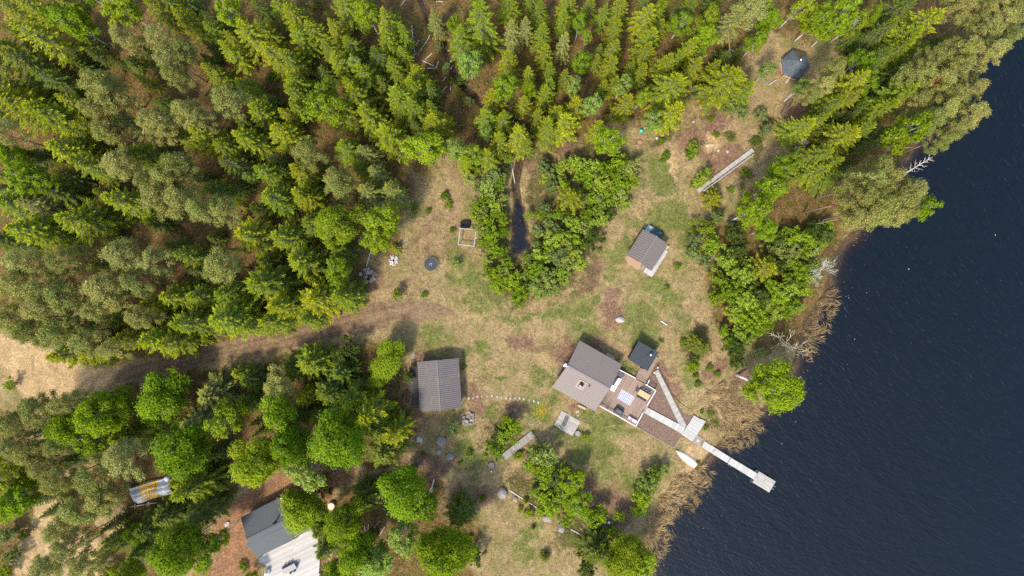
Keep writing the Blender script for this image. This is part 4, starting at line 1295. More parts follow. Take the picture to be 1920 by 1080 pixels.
def build_cabin():
    root, (a0, a1, b0, b1), parts, (A, R, B) = gable_house(
        'cabin', 'largest brown cabin with corrugated metal gable roof beside the furnished deck', 'cabin',
        [(1086.7, 638.3), (1166.2, 683.4)], [(1064, 685.6), (1143.8, 729.2)], [(1035.6, 725.6), (1115.8, 771)], 2.7, 4.1, WALL_BROWN, METAL_BROWN, period=0.42)
    c = root.location
    opening(root, b0, b1, 0.16, 0.34, 0.95, 2.0, 'window', c)
    opening(root, b0, b1, 0.60, 0.78, 0.95, 2.0, 'window', c)
    opening(root, a0, a1, 0.3, 0.45, 0.95, 2.0, 'window', c)
    opening(root, a1, b1, 0.60, 0.72, 0.62, 2.55, 'door', c, TRIM_WHITE, WOOD_DARK, True)
    # chimney inside a timber roof hatch frame, on the slope that faces the lake
    up = (R[0] - B[0]).normalized()
    al = (B[1] - B[0]).normalized()
    nrm = al.cross(up).normalized()
    if nrm.z < 0:
        nrm = -nrm
    ctr = B[0] + al * 4.05 + up * 3.2 + nrm * 0.10
    ch = MB()
    ch.bar(ctr - nrm * 0.3, ctr + Vector((0, 0, 0.55)), 0.62, 0.62, up=tuple(al))
    chim = ch.build('chimney', SOOT, root)
    f = MB()
    for s in (-1, 1):
        f.bar(ctr + al * (s * 0.66) - up * 0.75, ctr + al * (s * 0.66) + up * 0.75, 0.14, 0.16, up=tuple(nrm))
        f.bar(ctr + up * (s * 0.72) - al * 0.6, ctr + up * (s * 0.72) + al * 0.6, 0.14, 0.14, up=tuple(nrm))
    f.build('timber_curb', WOOD_NEW, chim)
    p = MB()
    for k, (i, j) in enumerate(((-0.2, -0.22), (0.17, -0.25), (-0.02, -0.5))):
        q = ctr + al * i + up * j
        p.tube([q, q + Vector((0, 0, 0.8 + 0.05 * k))], 0.10, 10)
        p.tube([q + Vector((0, 0, 0.8 + 0.05 * k)), q + Vector((0, 0, 0.9 + 0.05 * k))], [0.17, 0.04], 10)
    p.build('flue', STEEL, chim)
    v = MB()
    q = B[0] + al * 5.35 + up * 3.75
    v.tube([q, q + Vector((0, 0, 0.5))], 0.11, 10)
    v.tube([q + Vector((0, 0, 0.5)), q + Vector((0, 0, 0.58))], [0.16, 0.05], 10)
    v.build('vent_pipe', BLACK, root)
    # outside stove pipe bracket and aerial on the gable end
    g = lerp(R[0], B[0], 0.02)
    m = MB()
    o = g + Vector((-0.35, 0.1, -0.3))
    m.tube([Vector((o.x, o.y, 0.4)), o + Vector((0, 0, 1.3))], 0.03, 6)
    an = m.build('aerial_mast', STEEL, root)
    m = MB()
    m.lathe((0, 0, 0), [(0.02, 0.0), (0.22, 0.03), (0.36, 0.11), (0.37, 0.12), (0.22, 0.05), (0.02, 0.02)], 20)
    rot = Matrix.Rotation(math.radians(42), 4, Vector((0.9, 0.5, 0)).normalized())
    top = o + Vector((-0.1, 0.25, 1.2))
    m.v = [tuple(rot @ Vector(x) + top) for x in m.v]
    m.build('dish', WHITEPLASTIC, an, smooth=True)
    m = MB()
    for k in range(4):
        q = o + Vector((0.1, -0.15, 0.45 + 0.22 * k))
        m.tube([q - al * 0.42 - up * 0.25, q + al * 0.42 + up * 0.25], 0.02, 5)
    m.build('aerial_rods', WHITEPLASTIC, an)
    # timber steps at the doors
    for nm, px, lab in (('timber_step', [(1138.2, 661), (1153, 669.7), (1151, 674), (1136, 665.5)], 'pale timber step by the long dark roof edge of the largest cabin'),
                        ('timber_step', [(1084.5, 757.6), (1098.6, 764.6), (1097, 768), (1083, 761)], 'pale timber step at the lower roof edge of the largest cabin above scattered firewood')):
        m = MB()
        boards(m, [W2(*q) for q in px], Vector(W2(*px[1])) - Vector(W2(*px[0])), 0.15, 0.05, 0.34, seed=3)
        tag(m.build(nm, WOOD_NEW), lab, 'step', 'timber steps at the cabin')
    # drying frame at the gable
    t = thing('drying_rack', 'thin wire drying rack leaning out from the cabin gable beside the dish', 'rack', (*P(1045, 693, 0).xy, 0))
    for q in ((1046, 678.5), (1037, 699.5), (1057, 686), (1047, 707)):
        b = P(*q, 1.5)
        m = MB()
        m.tube([Vector((b.x, b.y, 0)), b], 0.035, 6)
        m.build('post', WOOD_NEW, t)
    for q in (((1046, 678.5), (1057, 686)), ((1037, 699.5), (1047, 707))):
        m = MB()
        m.tube([P(*q[0], 1.5), P(*q[1], 1.5)], 0.035, 6)
        m.build('crossbar', WOOD_NEW, t)
    m = MB()
    for k in range(5):
        f = (k + 0.5) / 5
        a = lerp(P(1046, 678.5, 1.5), P(1057, 686, 1.5), f)
        b = lerp(P(1037, 699.5, 1.5), P(1047, 707, 1.5), f)
        m.tube([a, b], 0.014, 4)
    m.build('line', STEEL, t)


def rail(root, pts, z0, hgt, step=1.5, mat=TRIM_WHITE):
    for i in range(len(pts) - 1):
        a, b = Vector((*pts[i], 0)), Vector((*pts[i + 1], 0))
        n = max(1, round((b - a).length / step))
        m = MB()
        m.bar(a + Vector((0, 0, z0 + hgt)), b + Vector((0, 0, z0 + hgt)), 0.16, 0.045)
        m.build('handrail', mat, root)
        m = MB()
        m.bar(a + Vector((0, 0, z0 + hgt * 0.5)), b + Vector((0, 0, z0 + hgt * 0.5)), 0.035, 0.10)
        m.build('middle_rail', mat, root)
        for k in range(n + (1 if i == len(pts) - 2 else 0)):
            q = a.lerp(b, k / n)
            m = MB()
            m.bar(q + Vector((0, 0, z0 - 0.1)), q + Vector((0, 0, z0 + hgt - 0.025)), 0.09, 0.09, up=(1, 0, 0))
            m.build('post', mat, root)


def build_deck():
    z = 0.62
    plan = [(1161.7, 693.3), (1192.8, 710), (1211, 721.4), (1229.4, 732.6), (1217.5, 757), (1206.5, 775.5), (1192, 799.4), (1124.4, 761), (1140, 735), (1147, 720)]
    pl = [P(*p, z).xy for p in plan]
    t = thing('terrace', 'brown boarded terrace with white railing joining the largest cabin', 'terrace', (*P(1180, 745).xy, 0))
    m = MB()
    d = pl[1] - pl[0]
    boards(m, pl, (d.y, -d.x), 0.16, z - 0.05, z, tv=0.13, seed=5)
    m.build('deck_boards', WOOD_BROWN, t)
    m = MB()
    m.prism([tuple(p) for p in pl], 0.02, z - 0.058)
    m.build('skirt', WOOD_DARK, t)
    hh = 0.95
    q = lambda *p: tuple(P(*p, z + hh).xy)
    rail(t, [q(1160.5, 693), (q(1192, 709.2))], z, hh)
    rail(t, [q(1211, 721), q(1229.8, 732.4), q(1213, 760.5)], z, hh)
    rail(t, [q(1205.8, 774), q(1192, 799.6), q(1124.4, 761)], z, hh)
    # lower level with steps, by the black roofed hut
    z2 = 0.30
    px = [(1235.8, 670.5), (1225.5, 688.5), (1211.5, 716), (1192.5, 706), (1200, 690), (1214, 694), (1229, 668)]
    t2 = thing('lower_deck', 'brown boarded landing between the black roofed hut and the terrace', 'deck', (*P(1212, 695).xy, 0))
    m = MB()
    boards(m, [P(*p, z2).xy for p in px], d, 0.16, z2 - 0.05, z2, tv=0.13, seed=6)
    m.build('deck_boards', WOOD_BROWN, t2)
    m = MB()
    m.prism([tuple(P(*p, z2).xy) for p in px], 0.0, z2 - 0.058)
    m.build('skirt', WOOD_DARK, t2)
    for k in range(3):
        f = 0.14 * k
        a, b = P(1195.6 + 1.6 * -k * .55, 702.6 + k * 2.6, 0.4), P(1213.4 - k * .9, 712.6 + k * 2.6, 0.4)
        m = MB()
        m.bar(a + Vector((0, 0, 0.36 + f * 0.6 - 0.4)), b + Vector((0, 0, 0.36 + f * 0.6 - 0.4)), 0.26, 0.045)
        m.build('step', WOOD_BROWN, t2)
    rail(t2, [tuple(P(1213.5, 722, 1.2).xy), tuple(P(1217.5, 712.5, 1.0).xy)], z2, 0.75, 1.2)


def build_hut_black():
    c = [(1197.8, 639.6), (1234.6, 661), (1214.6, 695.8), (1178.0, 674)]
    zs = (2.9, 2.35, 2.35, 2.9)
    p = [P(*q, z) for q, z in zip(c, zs)]
    ctr = (p[0] + p[1] + p[2] + p[3]) / 4
    t = thing('sauna_hut', 'small sauna hut with black corrugated lean-to roof and steel chimney', 'hut', (ctr.x, ctr.y, 0))
    m = MB()
    corr(m, p[0], p[1], p[2], p[3], 0.46, 0.11, 0.07)
    m.build('roof', METAL_BLACK, t)
    m = MB()
    ins = [lerp(q, ctr, 0.12) for q in p]
    lo = [Vector((q.x, q.y, -0.1)) for q in ins]
    hi = [Vector((q.x, q.y, q.z - 0.12)) for q in ins]
    m.add(lo + hi, [(3, 2, 1, 0), (4, 5, 6, 7), (0, 1, 5, 4), (1, 2, 6, 5), (2, 3, 7, 6), (3, 0, 4, 7)])
    m.build('wall', WALL_BLACK, t)
    opening(t, ins[1], ins[2], 0.4, 0.62, 0.32, 2.1, 'door', ctr, WOOD_DARK, WOOD_NEW, True)
    opening(t, ins[0], ins[1], 0.4, 0.65, 1.1, 1.8, 'window', ctr)
    q = P(1218.8, 664.6, 2.6)
    m = MB()
    m.tube([q + Vector((0, 0, -0.5)), q + Vector((0, 0, 0.75))], 0.16, 12)
    ch = m.build('chimney', BLACK, t, smooth=False)
    m = MB()
    m.lathe(q + Vector((0, 0, 0.78)), [(0.02, 0.0), (0.23, 0.02), (0.21, 0.1), (0.03, 0.20)], 16)
    m.build('rain_cap', STEEL, ch)
    m = MB()
    m.bar(q + Vector((-0.3, 0.18, 0.07)), q + Vector((0.35, -0.2, -0.03)), 0.75, 0.05)
    m.build('flashing', BLACK, ch)
    return t


def build_woodshed():
    root, w, parts, (A, R, B) = gable_house(
        'shed', 'long storage shed with grey brown corrugated roof beside the stepping stones', 'shed',
        [(782.2, 678.8), (787.4, 771)], [(818.5, 675.6), (825.2, 769.8)], [(860, 671.6), (865.6, 764)], 2.6, 3.7, WALL_RED, METAL_GREY, period=0.36)
    opening(root, w[2], w[3], 0.55, 0.75, 0.05, 2.05, 'door', root.location, TRIM_WHITE, WOOD_DARK, True)
    opening(root, w[2], w[3], 0.2, 0.35, 0.9, 1.8, 'window', root.location)
    m = MB()
    a = lerp(B[0], B[1], 0.985)
    m.tube([a + Vector((0, 0, -0.1)), Vector((a.x, a.y, 0.0))], 0.05, 6)
    m.build('downpipe', BLACK, root)
    m = MB()
    a = lerp(A[0], A[1], 0.985)
    m.tube([a + Vector((0, 0, -0.1)), Vector((a.x, a.y, 0.0))], 0.05, 6)
    m.build('downpipe', BLACK, root)
    # low black slatted wood store against the left wall
    c = [(766.7, 688), (781.5, 687), (787, 760.7), (771.9, 761.5)]
    z = (1.35, 1.75, 1.75, 1.35)
    p = [P(*q, k) for q, k in zip(c, z)]
    t = thing('wood_store', 'low black slatted firewood store along the side of the storage shed', 'wood store', (*P(776, 724).xy, 0))
    m = MB()
    n = 40
    for k in range(n):
        f = (k + 0.5) / n
        a, b = lerp(p[0], p[3], f), lerp(p[1], p[2], f)
        m.bar(a, b, 0.135, 0.03)
    m.build('roof_slats', BLACK, t)
    for f in (0.08, 0.36, 0.64, 0.92):
        m = MB()
        m.bar(lerp(p[0], p[1], f) + Vector((0, 0, -0.055)), lerp(p[3], p[2], f) + Vector((0, 0, -0.055)), 0.07, 0.07)
        m.build('rafter', BLACK, t)
    for q in p:
        m = MB()
        m.bar(Vector((q.x, q.y, 0)), q + Vector((0, 0, -0.1)), 0.09, 0.09, up=(1, 0, 0))
        m.build('post', BLACK, t)
    rr = random.Random(4)
    m = MB()
    d = (p[3] - p[0]).normalized()
    s = Vector((d.y, -d.x, 0))
    for k in range(70):
        f = rr.uniform(0.04, 0.96)
        q = lerp(lerp(p[0], p[3], f), lerp(p[1], p[2], f), rr.uniform(0.3, 0.7))
        q.z = rr.uniform(0.1, 1.1)
        m.tube([q - s * 0.4 * -1, q + s * 0.4 * -1], rr.uniform(0.06, 0.1), 6, rr.uniform(-.3, .3))
    fw = m.build('firewood', WOOD_NEW, t)
    fw['kind'] = 'stuff'
    # small ladder on the grass
    t = thing('wooden_ladder', 'short wooden ladder lying on the grass above the black wood store', 'ladder', (*P(775, 668).xy, 0.05))
    for dx in (-1.6, 1.6):
        m = MB()
        m.bar(P(775 + dx, 659.5, 0.06), P(775 + dx, 677.5, 0.06), 0.07, 0.06)
        m.build('side_rail', WOOD_GREY2, t)
    for k in range(6):
        m = MB()
        m.bar(P(773.5, 661.5 + k * 2.9, 0.08), P(776.5, 661.5 + k * 2.9, 0.08), 0.09, 0.04)
        m.build('rung', WOOD_WHITE, t)


def build_barn():
    root, w, parts, (A, R, B) = gable_house(
        'storehouse', 'storehouse with brown corrugated roof wrapped by a pale boarded walkway and blue tarp', 'storehouse',
        [(1205.5, 430.5), (1174.8, 478.5)], [(1231.7, 442.8), (1200.3, 492.5)], [(1252.8, 458.4), (1221.7, 507.6)], 2.3, 3.3, WALL_RED, METAL_DARK, period=0.42)
    opening(root, w[2], w[3], 0.3, 0.55, 0.25, 2.0, 'door', root.location, TRIM_WHITE, WOOD_DARK, True)
    t = thing('boarded_walkway', 'pale grey boarded walkway along the end of the brown roofed storehouse', 'walkway', (*P(1235, 490).xy, 0))
    m = MB()
    pl = [(1247, 467), (1252.6, 471), (1222.5, 520), (1206.3, 509.5), (1211.5, 501.5), (1220.8, 507.8)]
    pl = [P(*q, 0.22).xy for q in pl]
    boards(m, pl, pl[2] - pl[1], 0.16, 0.05, 0.22, seed=8)
    m.build('boards', WOOD_PALE, t)
    t = thing('plank_ramp', 'short brown plank ramp beside the pale walkway under the storehouse roof', 'ramp', (*P(1204, 502).xy, 0))
    m = MB()
    pl = [P(*q, 0.2).xy for q in [(1205.5, 496.5), (1210, 499.5), (1205.5, 507.5), (1200.5, 504.5)]]
    boards(m, pl, pl[2] - pl[1], 0.14, 0.04, 0.18, seed=9)
    m.build('boards', WOOD_GREY2, t)
    # sheet of tarpaulin over a stack at the far gable
    cs = [(1217.8, 419.5), (1247.6, 436.3), (1240.0, 447.5), (1209.5, 432)]
    c = [P(*q, 1.0) for q in cs]
    rr = np.random.default_rng(3)
    n, mm = 34, 14
    vs, pat = [], []
    for i in range(n):
        for j in range(mm):
            u, v = i / (n - 1), j / (mm - 1)
            e = min(u, 1 - u) * 2.8
            e2 = v * 2.2
            zz = 1.15 * min(1, e * 2.2, e2 * 1.6 + 0.05) * (0.75 + 0.25 * math.sin(u * 9 + v * 3)) + 0.05 * rr.random() + 0.12 * abs(math.sin(u * 17 - v * 6))
            p = lerp(lerp(c[0], c[1], u), lerp(c[3], c[2], u), v)
            k = 1 + 0.05 * math.sin(u * 14)
            vs.append((p.x, p.y, max(0.04, zz)))
            pat.append((0.33, 0.46, 0.49, 1) if u < 0.30 - 0.12 * v else ((0.62, 0.64, 0.64, 1) if u < 0.345 - 0.12 * v else (0.030, 0.085, 0.095, 1)))
    fs = [(i * mm + j, (i + 1) * mm + j, (i + 1) * mm + j + 1, i * mm + j + 1) for i in range(n - 1) for j in range(mm - 1)]
    me = mesh_quads('tarpaulin', vs, fs, attr_col('blue_green_tarpaulin', 0.4, 0.5), {'pat': np.array(pat)}, smooth=True)
    o = bpy.data.objects.new('tarpaulin', me)
    C.objects.link(o)
    tag(o, 'dark teal and pale blue tarpaulin draped behind the brown roofed storehouse', 'tarpaulin')
    sol = o.modifiers.new('cloth', 'SOLIDIFY')
    sol.thickness = 0.015
    m = MB()
    boards(m, [P(*q).xy for q in [(1246.5, 464), (1250.5, 461), (1253, 464), (1249, 468)]], (1, -1), 0.2, 0.05, 0.7, seed=2)
    tag(m.build('wooden_crate', WOOD_NEW), 'small pale crate tucked under the corner of the storehouse roof', 'crate')
    # raked sand patch
    m = MB()
    pts = [(1171.5, 481), (1176, 478), (1203, 494), (1199.5, 505), (1194, 506), (1186, 499), (1178, 496.5)]
    m.prism([W2(*q) for q in pts], -0.1, 0.075)
    tag(m.build('sand_bed', paint('pinkish_sand', (0.3, 0.19, 0.125), 0.95, 0.1, 0.2, 3.0)), kind='structure')


def build_kota():
    ap = P(1500, 113.3, 3.7)
    cs = [(1486.7, 93.3), (1465.3, 111.7), (1468.9, 140), (1497.8, 146.7), (1517.8, 128.9), (1513.3, 101.7)]
    E = [P(*q, 1.75) for q in cs]
    ctr = sum(E, Vector((0, 0, 0))) / 6
    ap = Vector((ctr.x * .75 + ap.x * .25, ctr.y * .75 + ap.y * .25, 3.7))
    t = thing('grill_hut', 'six sided grill hut with dark grey shingle roof in the forest clearing', 'hut', (ctr.x, ctr.y, 0))
    mat = paint('grey_shingle_roof', (0.075, 0.088, 0.102), 0.8, 0.25, 0.15, 3.0)
    brown = paint('needle_littered_shingles', (0.13, 0.078, 0.036), 0.95, 0.1, 0.3, 4.0, stain=(0.11, 0.085, 0.045))
    for k in range(6):
        a, b = E[k], E[(k + 1) % 6]
        m = MB()
        rows = 11
        for i in range(rows):                    # courses of shingles, each lapping over the one below
            f0, f1 = i / rows, min(1.0, (i + 1.12) / rows)
            nseg = max(1, round((rows - i) * 0.9))
            for j in range(nseg):
                u0, u1 = j / nseg, (j + 1) / nseg
                L = lambda f, u: lerp(lerp(a, ap, f), lerp(b, ap, f), u) + Vector((0, 0, 0.030 * (1 if f == f0 else 0) + 0.01))
                q = [L(f0, u0 + 0.06 / nseg), L(f0, u1 - 0.06 / nseg), L(f1, min(u1, 1)), L(f1, u0)]
                m.add(q, [(0, 1, 2, 3)], random.uniform(-0.25, 0.2))
        slab(m, a, b, ap, ap, 0.08)
        pn = m.build('roof_panel', brown if k == 5 else mat, t)
        if k == 5:
            pn['label'] = 'roof panel littered with brown needles'
    for k in range(6):
        m = MB()
        m.bar(E[k] + Vector((0, 0, 0.06)), ap + Vector((0, 0, 0.06)), 0.16, 0.04)
        m.build('hip_cap', mat, t)
    m = MB()
    ring = [lerp(Vector((e.x, e.y, 0)), Vector((ctr.x, ctr.y, 0)), 0.16) for e in E]
    m.prism([(p.x, p.y) for p in ring], -0.15, 1.82)
    m.build('wall', WALL_BROWN, t)
    m = MB()
    m.tube([ap + Vector((0, 0, -0.3)), ap + Vector((0, 0, 0.5))], 0.17, 12)
    ch = m.build('chimney', BLACK, t)
    m = MB()
    m.lathe(ap + Vector((0, 0, 0.52)), [(0.02, 0), (0.26, 0.02), (0.24, 0.08), (0.04, 0.22)], 14)
    m.build('rain_cap', STEEL, ch)
    # little porch gable over the entrance
    mid = lerp(E[2], E[3], 0.5)
    out = Vector((mid.x - ctr.x, mid.y - ctr.y, 0)).normalized()
    sd = Vector((-out.y, out.x, 0))
    m = MB()
    tip = mid + out * 0.15 + Vector((0, 0, 0.75))
    bk = lerp(mid, ap, 0.62) + Vector((0, 0, 0.12))
    for s in (-1, 1):
        slab(m, mid + sd * (s * 0.95) + out * 0.05, tip, bk, lerp(mid, ap, 0.2) + sd * (s * 0.8), 0.05)
    m.build('porch_roof', mat, t)
    opening(t, ring[2], ring[3], 0.32, 0.68, 0.05, 1.55, 'door', ctr, WOOD_NEW, WOOD_DARK, True)
    # low timber edging, plank and benches
    for k, (pa, pb, lab) in enumerate((((1462.5, 117.5), (1467.5, 141), 'pale low timber edging board along the outer side of the grill hut'), ((1467.8, 141.5), (1491, 149.6), 'pale low timber edging board crossing the grill hut entrance'))):
        m = MB()
        m.bar(P(*pa, 0.3), P(*pb, 0.3), 0.14, 0.45)
        tag(m.build('edging_board', WOOD_NEW), lab, 'board')
    m = MB()
    m.bar(P(1473.5, 155.5, 0.1), P(1484, 140.8, 0.75), 0.34, 0.06)
    tag(m.build('entrance_plank', WOOD_GREY), 'grey plank laid as a ramp up to the grill hut door', 'plank')
    t = thing('log_bench', 'rough log bench on the bare ground beside the grill hut', 'bench', (*P(1449, 154).xy, 0))
    m = MB()
    m.tube([P(1441.5, 158.5, 0.42), P(1456, 149.7, 0.42)], [0.13, 0.12], 8)
    m.build('seat', WOOD_WHITE, t)
    for q in ((1443.5, 157.3), (1454, 151)):
        m = MB()
        m.tube([P(*q, 0), P(*q, 0.34)], 0.15, 8)
        m.build('leg', WOOD_DARK, t)
    m = MB()
    m.tube([P(1430, 158, 0.12), P(1440, 153, 0.12)], 0.10, 7)
    tag(m.build('short_log', WOOD_GREY2), 'short dark log lying next to the log bench by the grill hut', 'log')


def build_house_left():
    ze, zr = 2.9, 4.6
    root, w, parts, (A, R, B) = gable_house(
        'house', 'dark grey shingle roofed house with the big bleached terrace', 'house',
        [(451.5, 970.7), (549.3, 921.2)], [(462.0, 1011.2), (560, 963)], [(480, 1040.5), (583.6, 990.7)], ze, zr, paint('white_board_wall', (0.66, 0.62, 0.56), 0.8, 0.25, 0.12, 2.0), FELT, felt=True, ridge_cap=True, thick=0.14)
    c = root.location
    m = MB()
    q = [P(462.2, 1021.7, 4.12), P(482.6, 1045.7, 2.86), P(551, 1010.5, 2.95), P(540, 984.5, 4.2)]
    slab(m, q[1], q[2], q[3], q[0], 0.12)
    m.build('porch_roof', FELT, root)
    ch = MB()
    a = P(514, 982, 4.6)
    ch.tube([a + Vector((0.2, 0.3, -0.7)), a + Vector((0.2, 0.3, 1.0))], 0.17, 12)
    co = ch.build('chimney', BLACK, root)
    m = MB()
    m.lathe(a + Vector((0.2, 0.3, 1.02)), [(0.03, 0), (0.26, 0.02), (0.24, 0.08), (0.04, 0.2)], 14)
    m.build('rain_cap', BLACK, co)
    # roof ladder near the far eave
    al = (A[1] - A[0]).normalized()
    up = (R[0] - A[0]).normalized()
    nn = al.cross(up)
    nn = nn if nn.z > 0 else -nn
    b0 = A[0] + al * 8.1 + up * 0.1 + nn * 0.1
    lad = MB()
    for s in (0, 0.42):
        lad.bar(b0 + al * s, b0 + al * s + up * 1.3, 0.05, 0.05)
    for k in range(4):
        lad.bar(b0 + up * (0.15 + k * 0.33), b0 + al * 0.42 + up * (0.15 + k * 0.33), 0.05, 0.04)
    lad.build('roof_ladder', STEEL, root)
    for e in (A, B):
        s = (e[1] - e[0]).normalized() * 0.05
        m = MB()
        m.bar(e[0] + s + Vector((0, 0, -0.20)), e[1] - s + Vector((0, 0, -0.20)), 0.10, 0.1)
        m.build('gutter', TRIM_WHITE, root)
    opening(root, w[2], w[3], 0.30, 0.42, 0.35, 2.3, 'door', c, TRIM_WHITE, GLASS, True)
    opening(root, w[2], w[3], 0.50, 0.72, 0.9, 2.2, 'window', c)
    opening(root, w[0], w[1], 0.2, 0.34, 0.95, 2.1, 'window', c)
    opening(root, w[0], w[1], 0.6, 0.74, 0.95, 2.1, 'window', c)
    # terrace
    z = 0.36
    pl = [(484, 1046), (551, 1011), (583.5, 992), (579.5, 984), (588, 970.5), (602.3, 970.8), (601, 980), (595.6, 994.5), (597.4, 1020.5), (599.3, 1056), (597.4, 1082), (598, 1150), (480, 1150), (493.5, 1082), (501, 1062), (486, 1053)]
    pl = [P(*q, z).xy for q in pl]
    t = thing('sun_terrace', 'big sun bleached whitish terrace in front of the dark grey roofed house', 'terrace', (*P(560, 1040).xy, 0))
    m = MB()
    boards(m, pl, B[1] - B[0], 0.30, z - 0.05, z, tv=0.16, seed=12)
    m.build('deck_boards', WOOD_WHITE, t)
    m = MB()
    m.prism([tuple(p) for p in pl], 0.0, z - 0.058)
    m.build('skirt', WOOD_GREY2, t)
    for k in range(3):
        m = MB()
        y = 968.8 - k * 2.8
        m.bar(P(586.5, y, 0.26 - k * 0.08), P(602, y, 0.26 - k * 0.08), 0.26, 0.05)
        m.build('step', WOOD_WHITE, t)


def build_paths():
    # mulch beds
    for lab, px in (('mulch_bed', [(1211, 722), (1228, 700), (1233, 701), (1256, 745), (1284, 776), (1300, 779), (1290, 800), (1262, 787), (1212, 762), (1230, 733)]),
                    ('mulch_bed', [(1207, 775.6), (1222, 780), (1277.8, 816.7), (1263.3, 838.9), (1194, 800)])):
        m = MB()
        m.prism([W2(*q) for q in px], -0.2, 0.07)
        tag(m.build(lab, MULCH), kind='structure')
    m = MB()
    for a, b in (((1194, 800.5), (1263.3, 839.6)), ((1263.6, 839.2), (1278.3, 817)),):
        m.bar(P(*a, 0.06), P(*b, 0.06), 0.10, 0.20)
    tag(m.build('bed_edging', WOOD_GREY2), 'thin grey timber edging around the mulch bed below the terrace corner', 'edging')
    m = MB()
    pts = [(1236, 690), (1250, 718), (1262, 742), (1278, 757), (1292, 766)]
    m.tube([P(*q, 0.05) for q in pts], 0.035, 5)
    tag(m.build('cable', BLACK), 'thin black cable lying along the mulch bed edge on the lake side', 'cable')

    def walk(name, label, cat, px, z, mat, w=0.16, across=True, seed=1, group=None, bear=True, part='boards'):
        t = thing(name, label, cat, (*P(*[sum(c) / len(px) for c in zip(*px)]).xy, 0), group)
        pl = [P(*q, z).xy for q in px]
        e1, e2 = pl[1] - pl[0], pl[2] - pl[1]
        L = e1 if e1.length > e2.length else e2
        d = Vector((-L.y, L.x)) if across else L
        m = MB()
        boards(m, pl, d, w, z - 0.045, z, seed=seed, tv=0.16)
        m.build(part, mat, t)
        if bear:
            ctr = sum(pl, Vector((0, 0))) / len(pl)
            s = Vector((-L.y, L.x)).normalized()
            hw = min(e1.length, e2.length) * 0.36
            for sg in (-1, 1):
                m = MB()
                a = ctr + s * (hw * sg) - L * 0.48
                b = ctr + s * (hw * sg) + L * 0.48
                m.bar((a.x, a.y, z - 0.125), (b.x, b.y, z - 0.125), 0.08, 0.15)
                m.build('bearer', WOOD_GREY2, t)
        return t, pl
    walk('boardwalk', 'grey boardwalk running straight down from the sauna hut landing to the lakeside platform', 'boardwalk', [(1226.5, 697), (1234.5, 693.5), (1287.5, 798.6), (1276.5, 803)], 0.24, WOOD_GREY, 0.16, True, 21)
    walk('boardwalk', 'pale boardwalk sloping from the furnished terrace to the lakeside platform', 'boardwalk', [(1213, 763.5), (1285, 801.6), (1279, 813.5), (1206.5, 773.5)], 0.30, WOOD_PALE, 0.22, True, 22)
    walk('lakeside_platform', 'bleached boarded platform where the two boardwalks meet near the shore', 'platform', [(1301.2, 779), (1323.3, 790.2), (1299, 828), (1278.6, 814)], 0.34, WOOD_PALE, 0.2, True, 23)
    m = MB()
    px = [(1307, 815), (1318.5, 823), (1310.5, 837.5), (1299.5, 830)]
    m.prism([P(*q, 0.15).xy[:] for q in px], -0.4, 0.16)
    t = thing('concrete_slab', 'square grey concrete slab between the bleached platform and the jetty', 'slab', (*P(1309, 826).xy, 0))
    m.build('slab', STONE, t)
    m = MB()
    m.prism([P(1309 + a, 827 + b, 0.2).xy[:] for a, b in ((-3.6, .3), (-.2, -4.2), (3.6, -1.2), (0, 3.6))], 0.155, 0.21)
    m.build('stone_step', paint('pale_yellow_stone', (0.38, 0.31, 0.2), 0.9, 0.2, 0.2, 3.0), t)
    # jetty
    t = thing('jetty', 'long pale wooden jetty reaching out over the dark lake', 'jetty', (*P(1380, 875).xy, -0.42))
    zj = 0.10
    m = MB()
    a = [P(*q, zj).xy for q in [(1320.7, 827), (1369.6, 857.6), (1363.6, 868.4), (1314.6, 837.6)]]
    boards(m, a, (a[3] - a[0]), 0.26, zj - 0.05, zj, tv=0.10, seed=31)
    m.build('walkway_section', WOOD_PALE, t)
    m = MB()
    a2 = [P(*q, zj).xy for q in [(1370.4, 858.2), (1420.3, 888), (1413.5, 899.4), (1364.4, 868.9)]]
    boards(m, a2, (a2[3] - a2[0]), 0.26, zj - 0.05, zj, tv=0.10, seed=32)
    m.build('walkway_section', WOOD_PALE, t)
    m = MB()
    a3 = [P(*q, zj + 0.06).xy for q in [(1423.6, 884), (1454.6, 902.8), (1442.2, 923.5), (1411.3, 904)]]
    boards(m, a3, (a3[1] - a3[0]), 0.26, zj, zj + 0.06, tv=0.14, seed=33)
    m.build('end_platform', WOOD_GREY, t)
    for q in ((1335, 835), (1330, 846), (1372, 860), (1366, 871), (1424, 887), (1414, 905), (1451, 904), (1441, 920)):
        b = P(*q, 0)
        m = MB()
        m.tube([Vector((b.x, b.y, -3.5)), Vector((b.x, b.y, zj - 0.055))], 0.09, 8)
        m.build('pile', WOOD_GREY2, t)
    for q in ((1419, 884.5), (1409.5, 901.5)):
        m = MB()
        b = P(*q, 0)
        m.prism([(b.x - .35, b.y - .35), (b.x + .35, b.y - .35), (b.x + .35, b.y + .35), (b.x - .35, b.y + .35)], -0.6, zj - 0.06)
        m.build('float', BLACK, t)
    m = MB()
    d = (a3[2] - a3[1]).normalized()
    for k in (0.35, 0.6):
        b = a3[1].lerp(a3[2], k)
        o = (a3[1] - a3[0]).normalized() * 0.12
        m.tube([(b.x - o.x * 3, b.y - o.y * 3, zj + 0.8), (b.x + o.x, b.y + o.y, zj + 0.75), (b.x + o.x, b.y + o.y, -1.3)], 0.025, 6)
    m.build('swim_ladder', STEEL, t)
    # plank bridge and sloping boardwalk
    walk('plank_bridge', 'weathered grey plank footbridge lying slantwise between the leafy shrubs', 'footbridge', [(995.4, 808.2), (1004, 818), (947.8, 863.2), (939.8, 853)], 0.32, WOOD_GREY2, 0.24, True, 41)
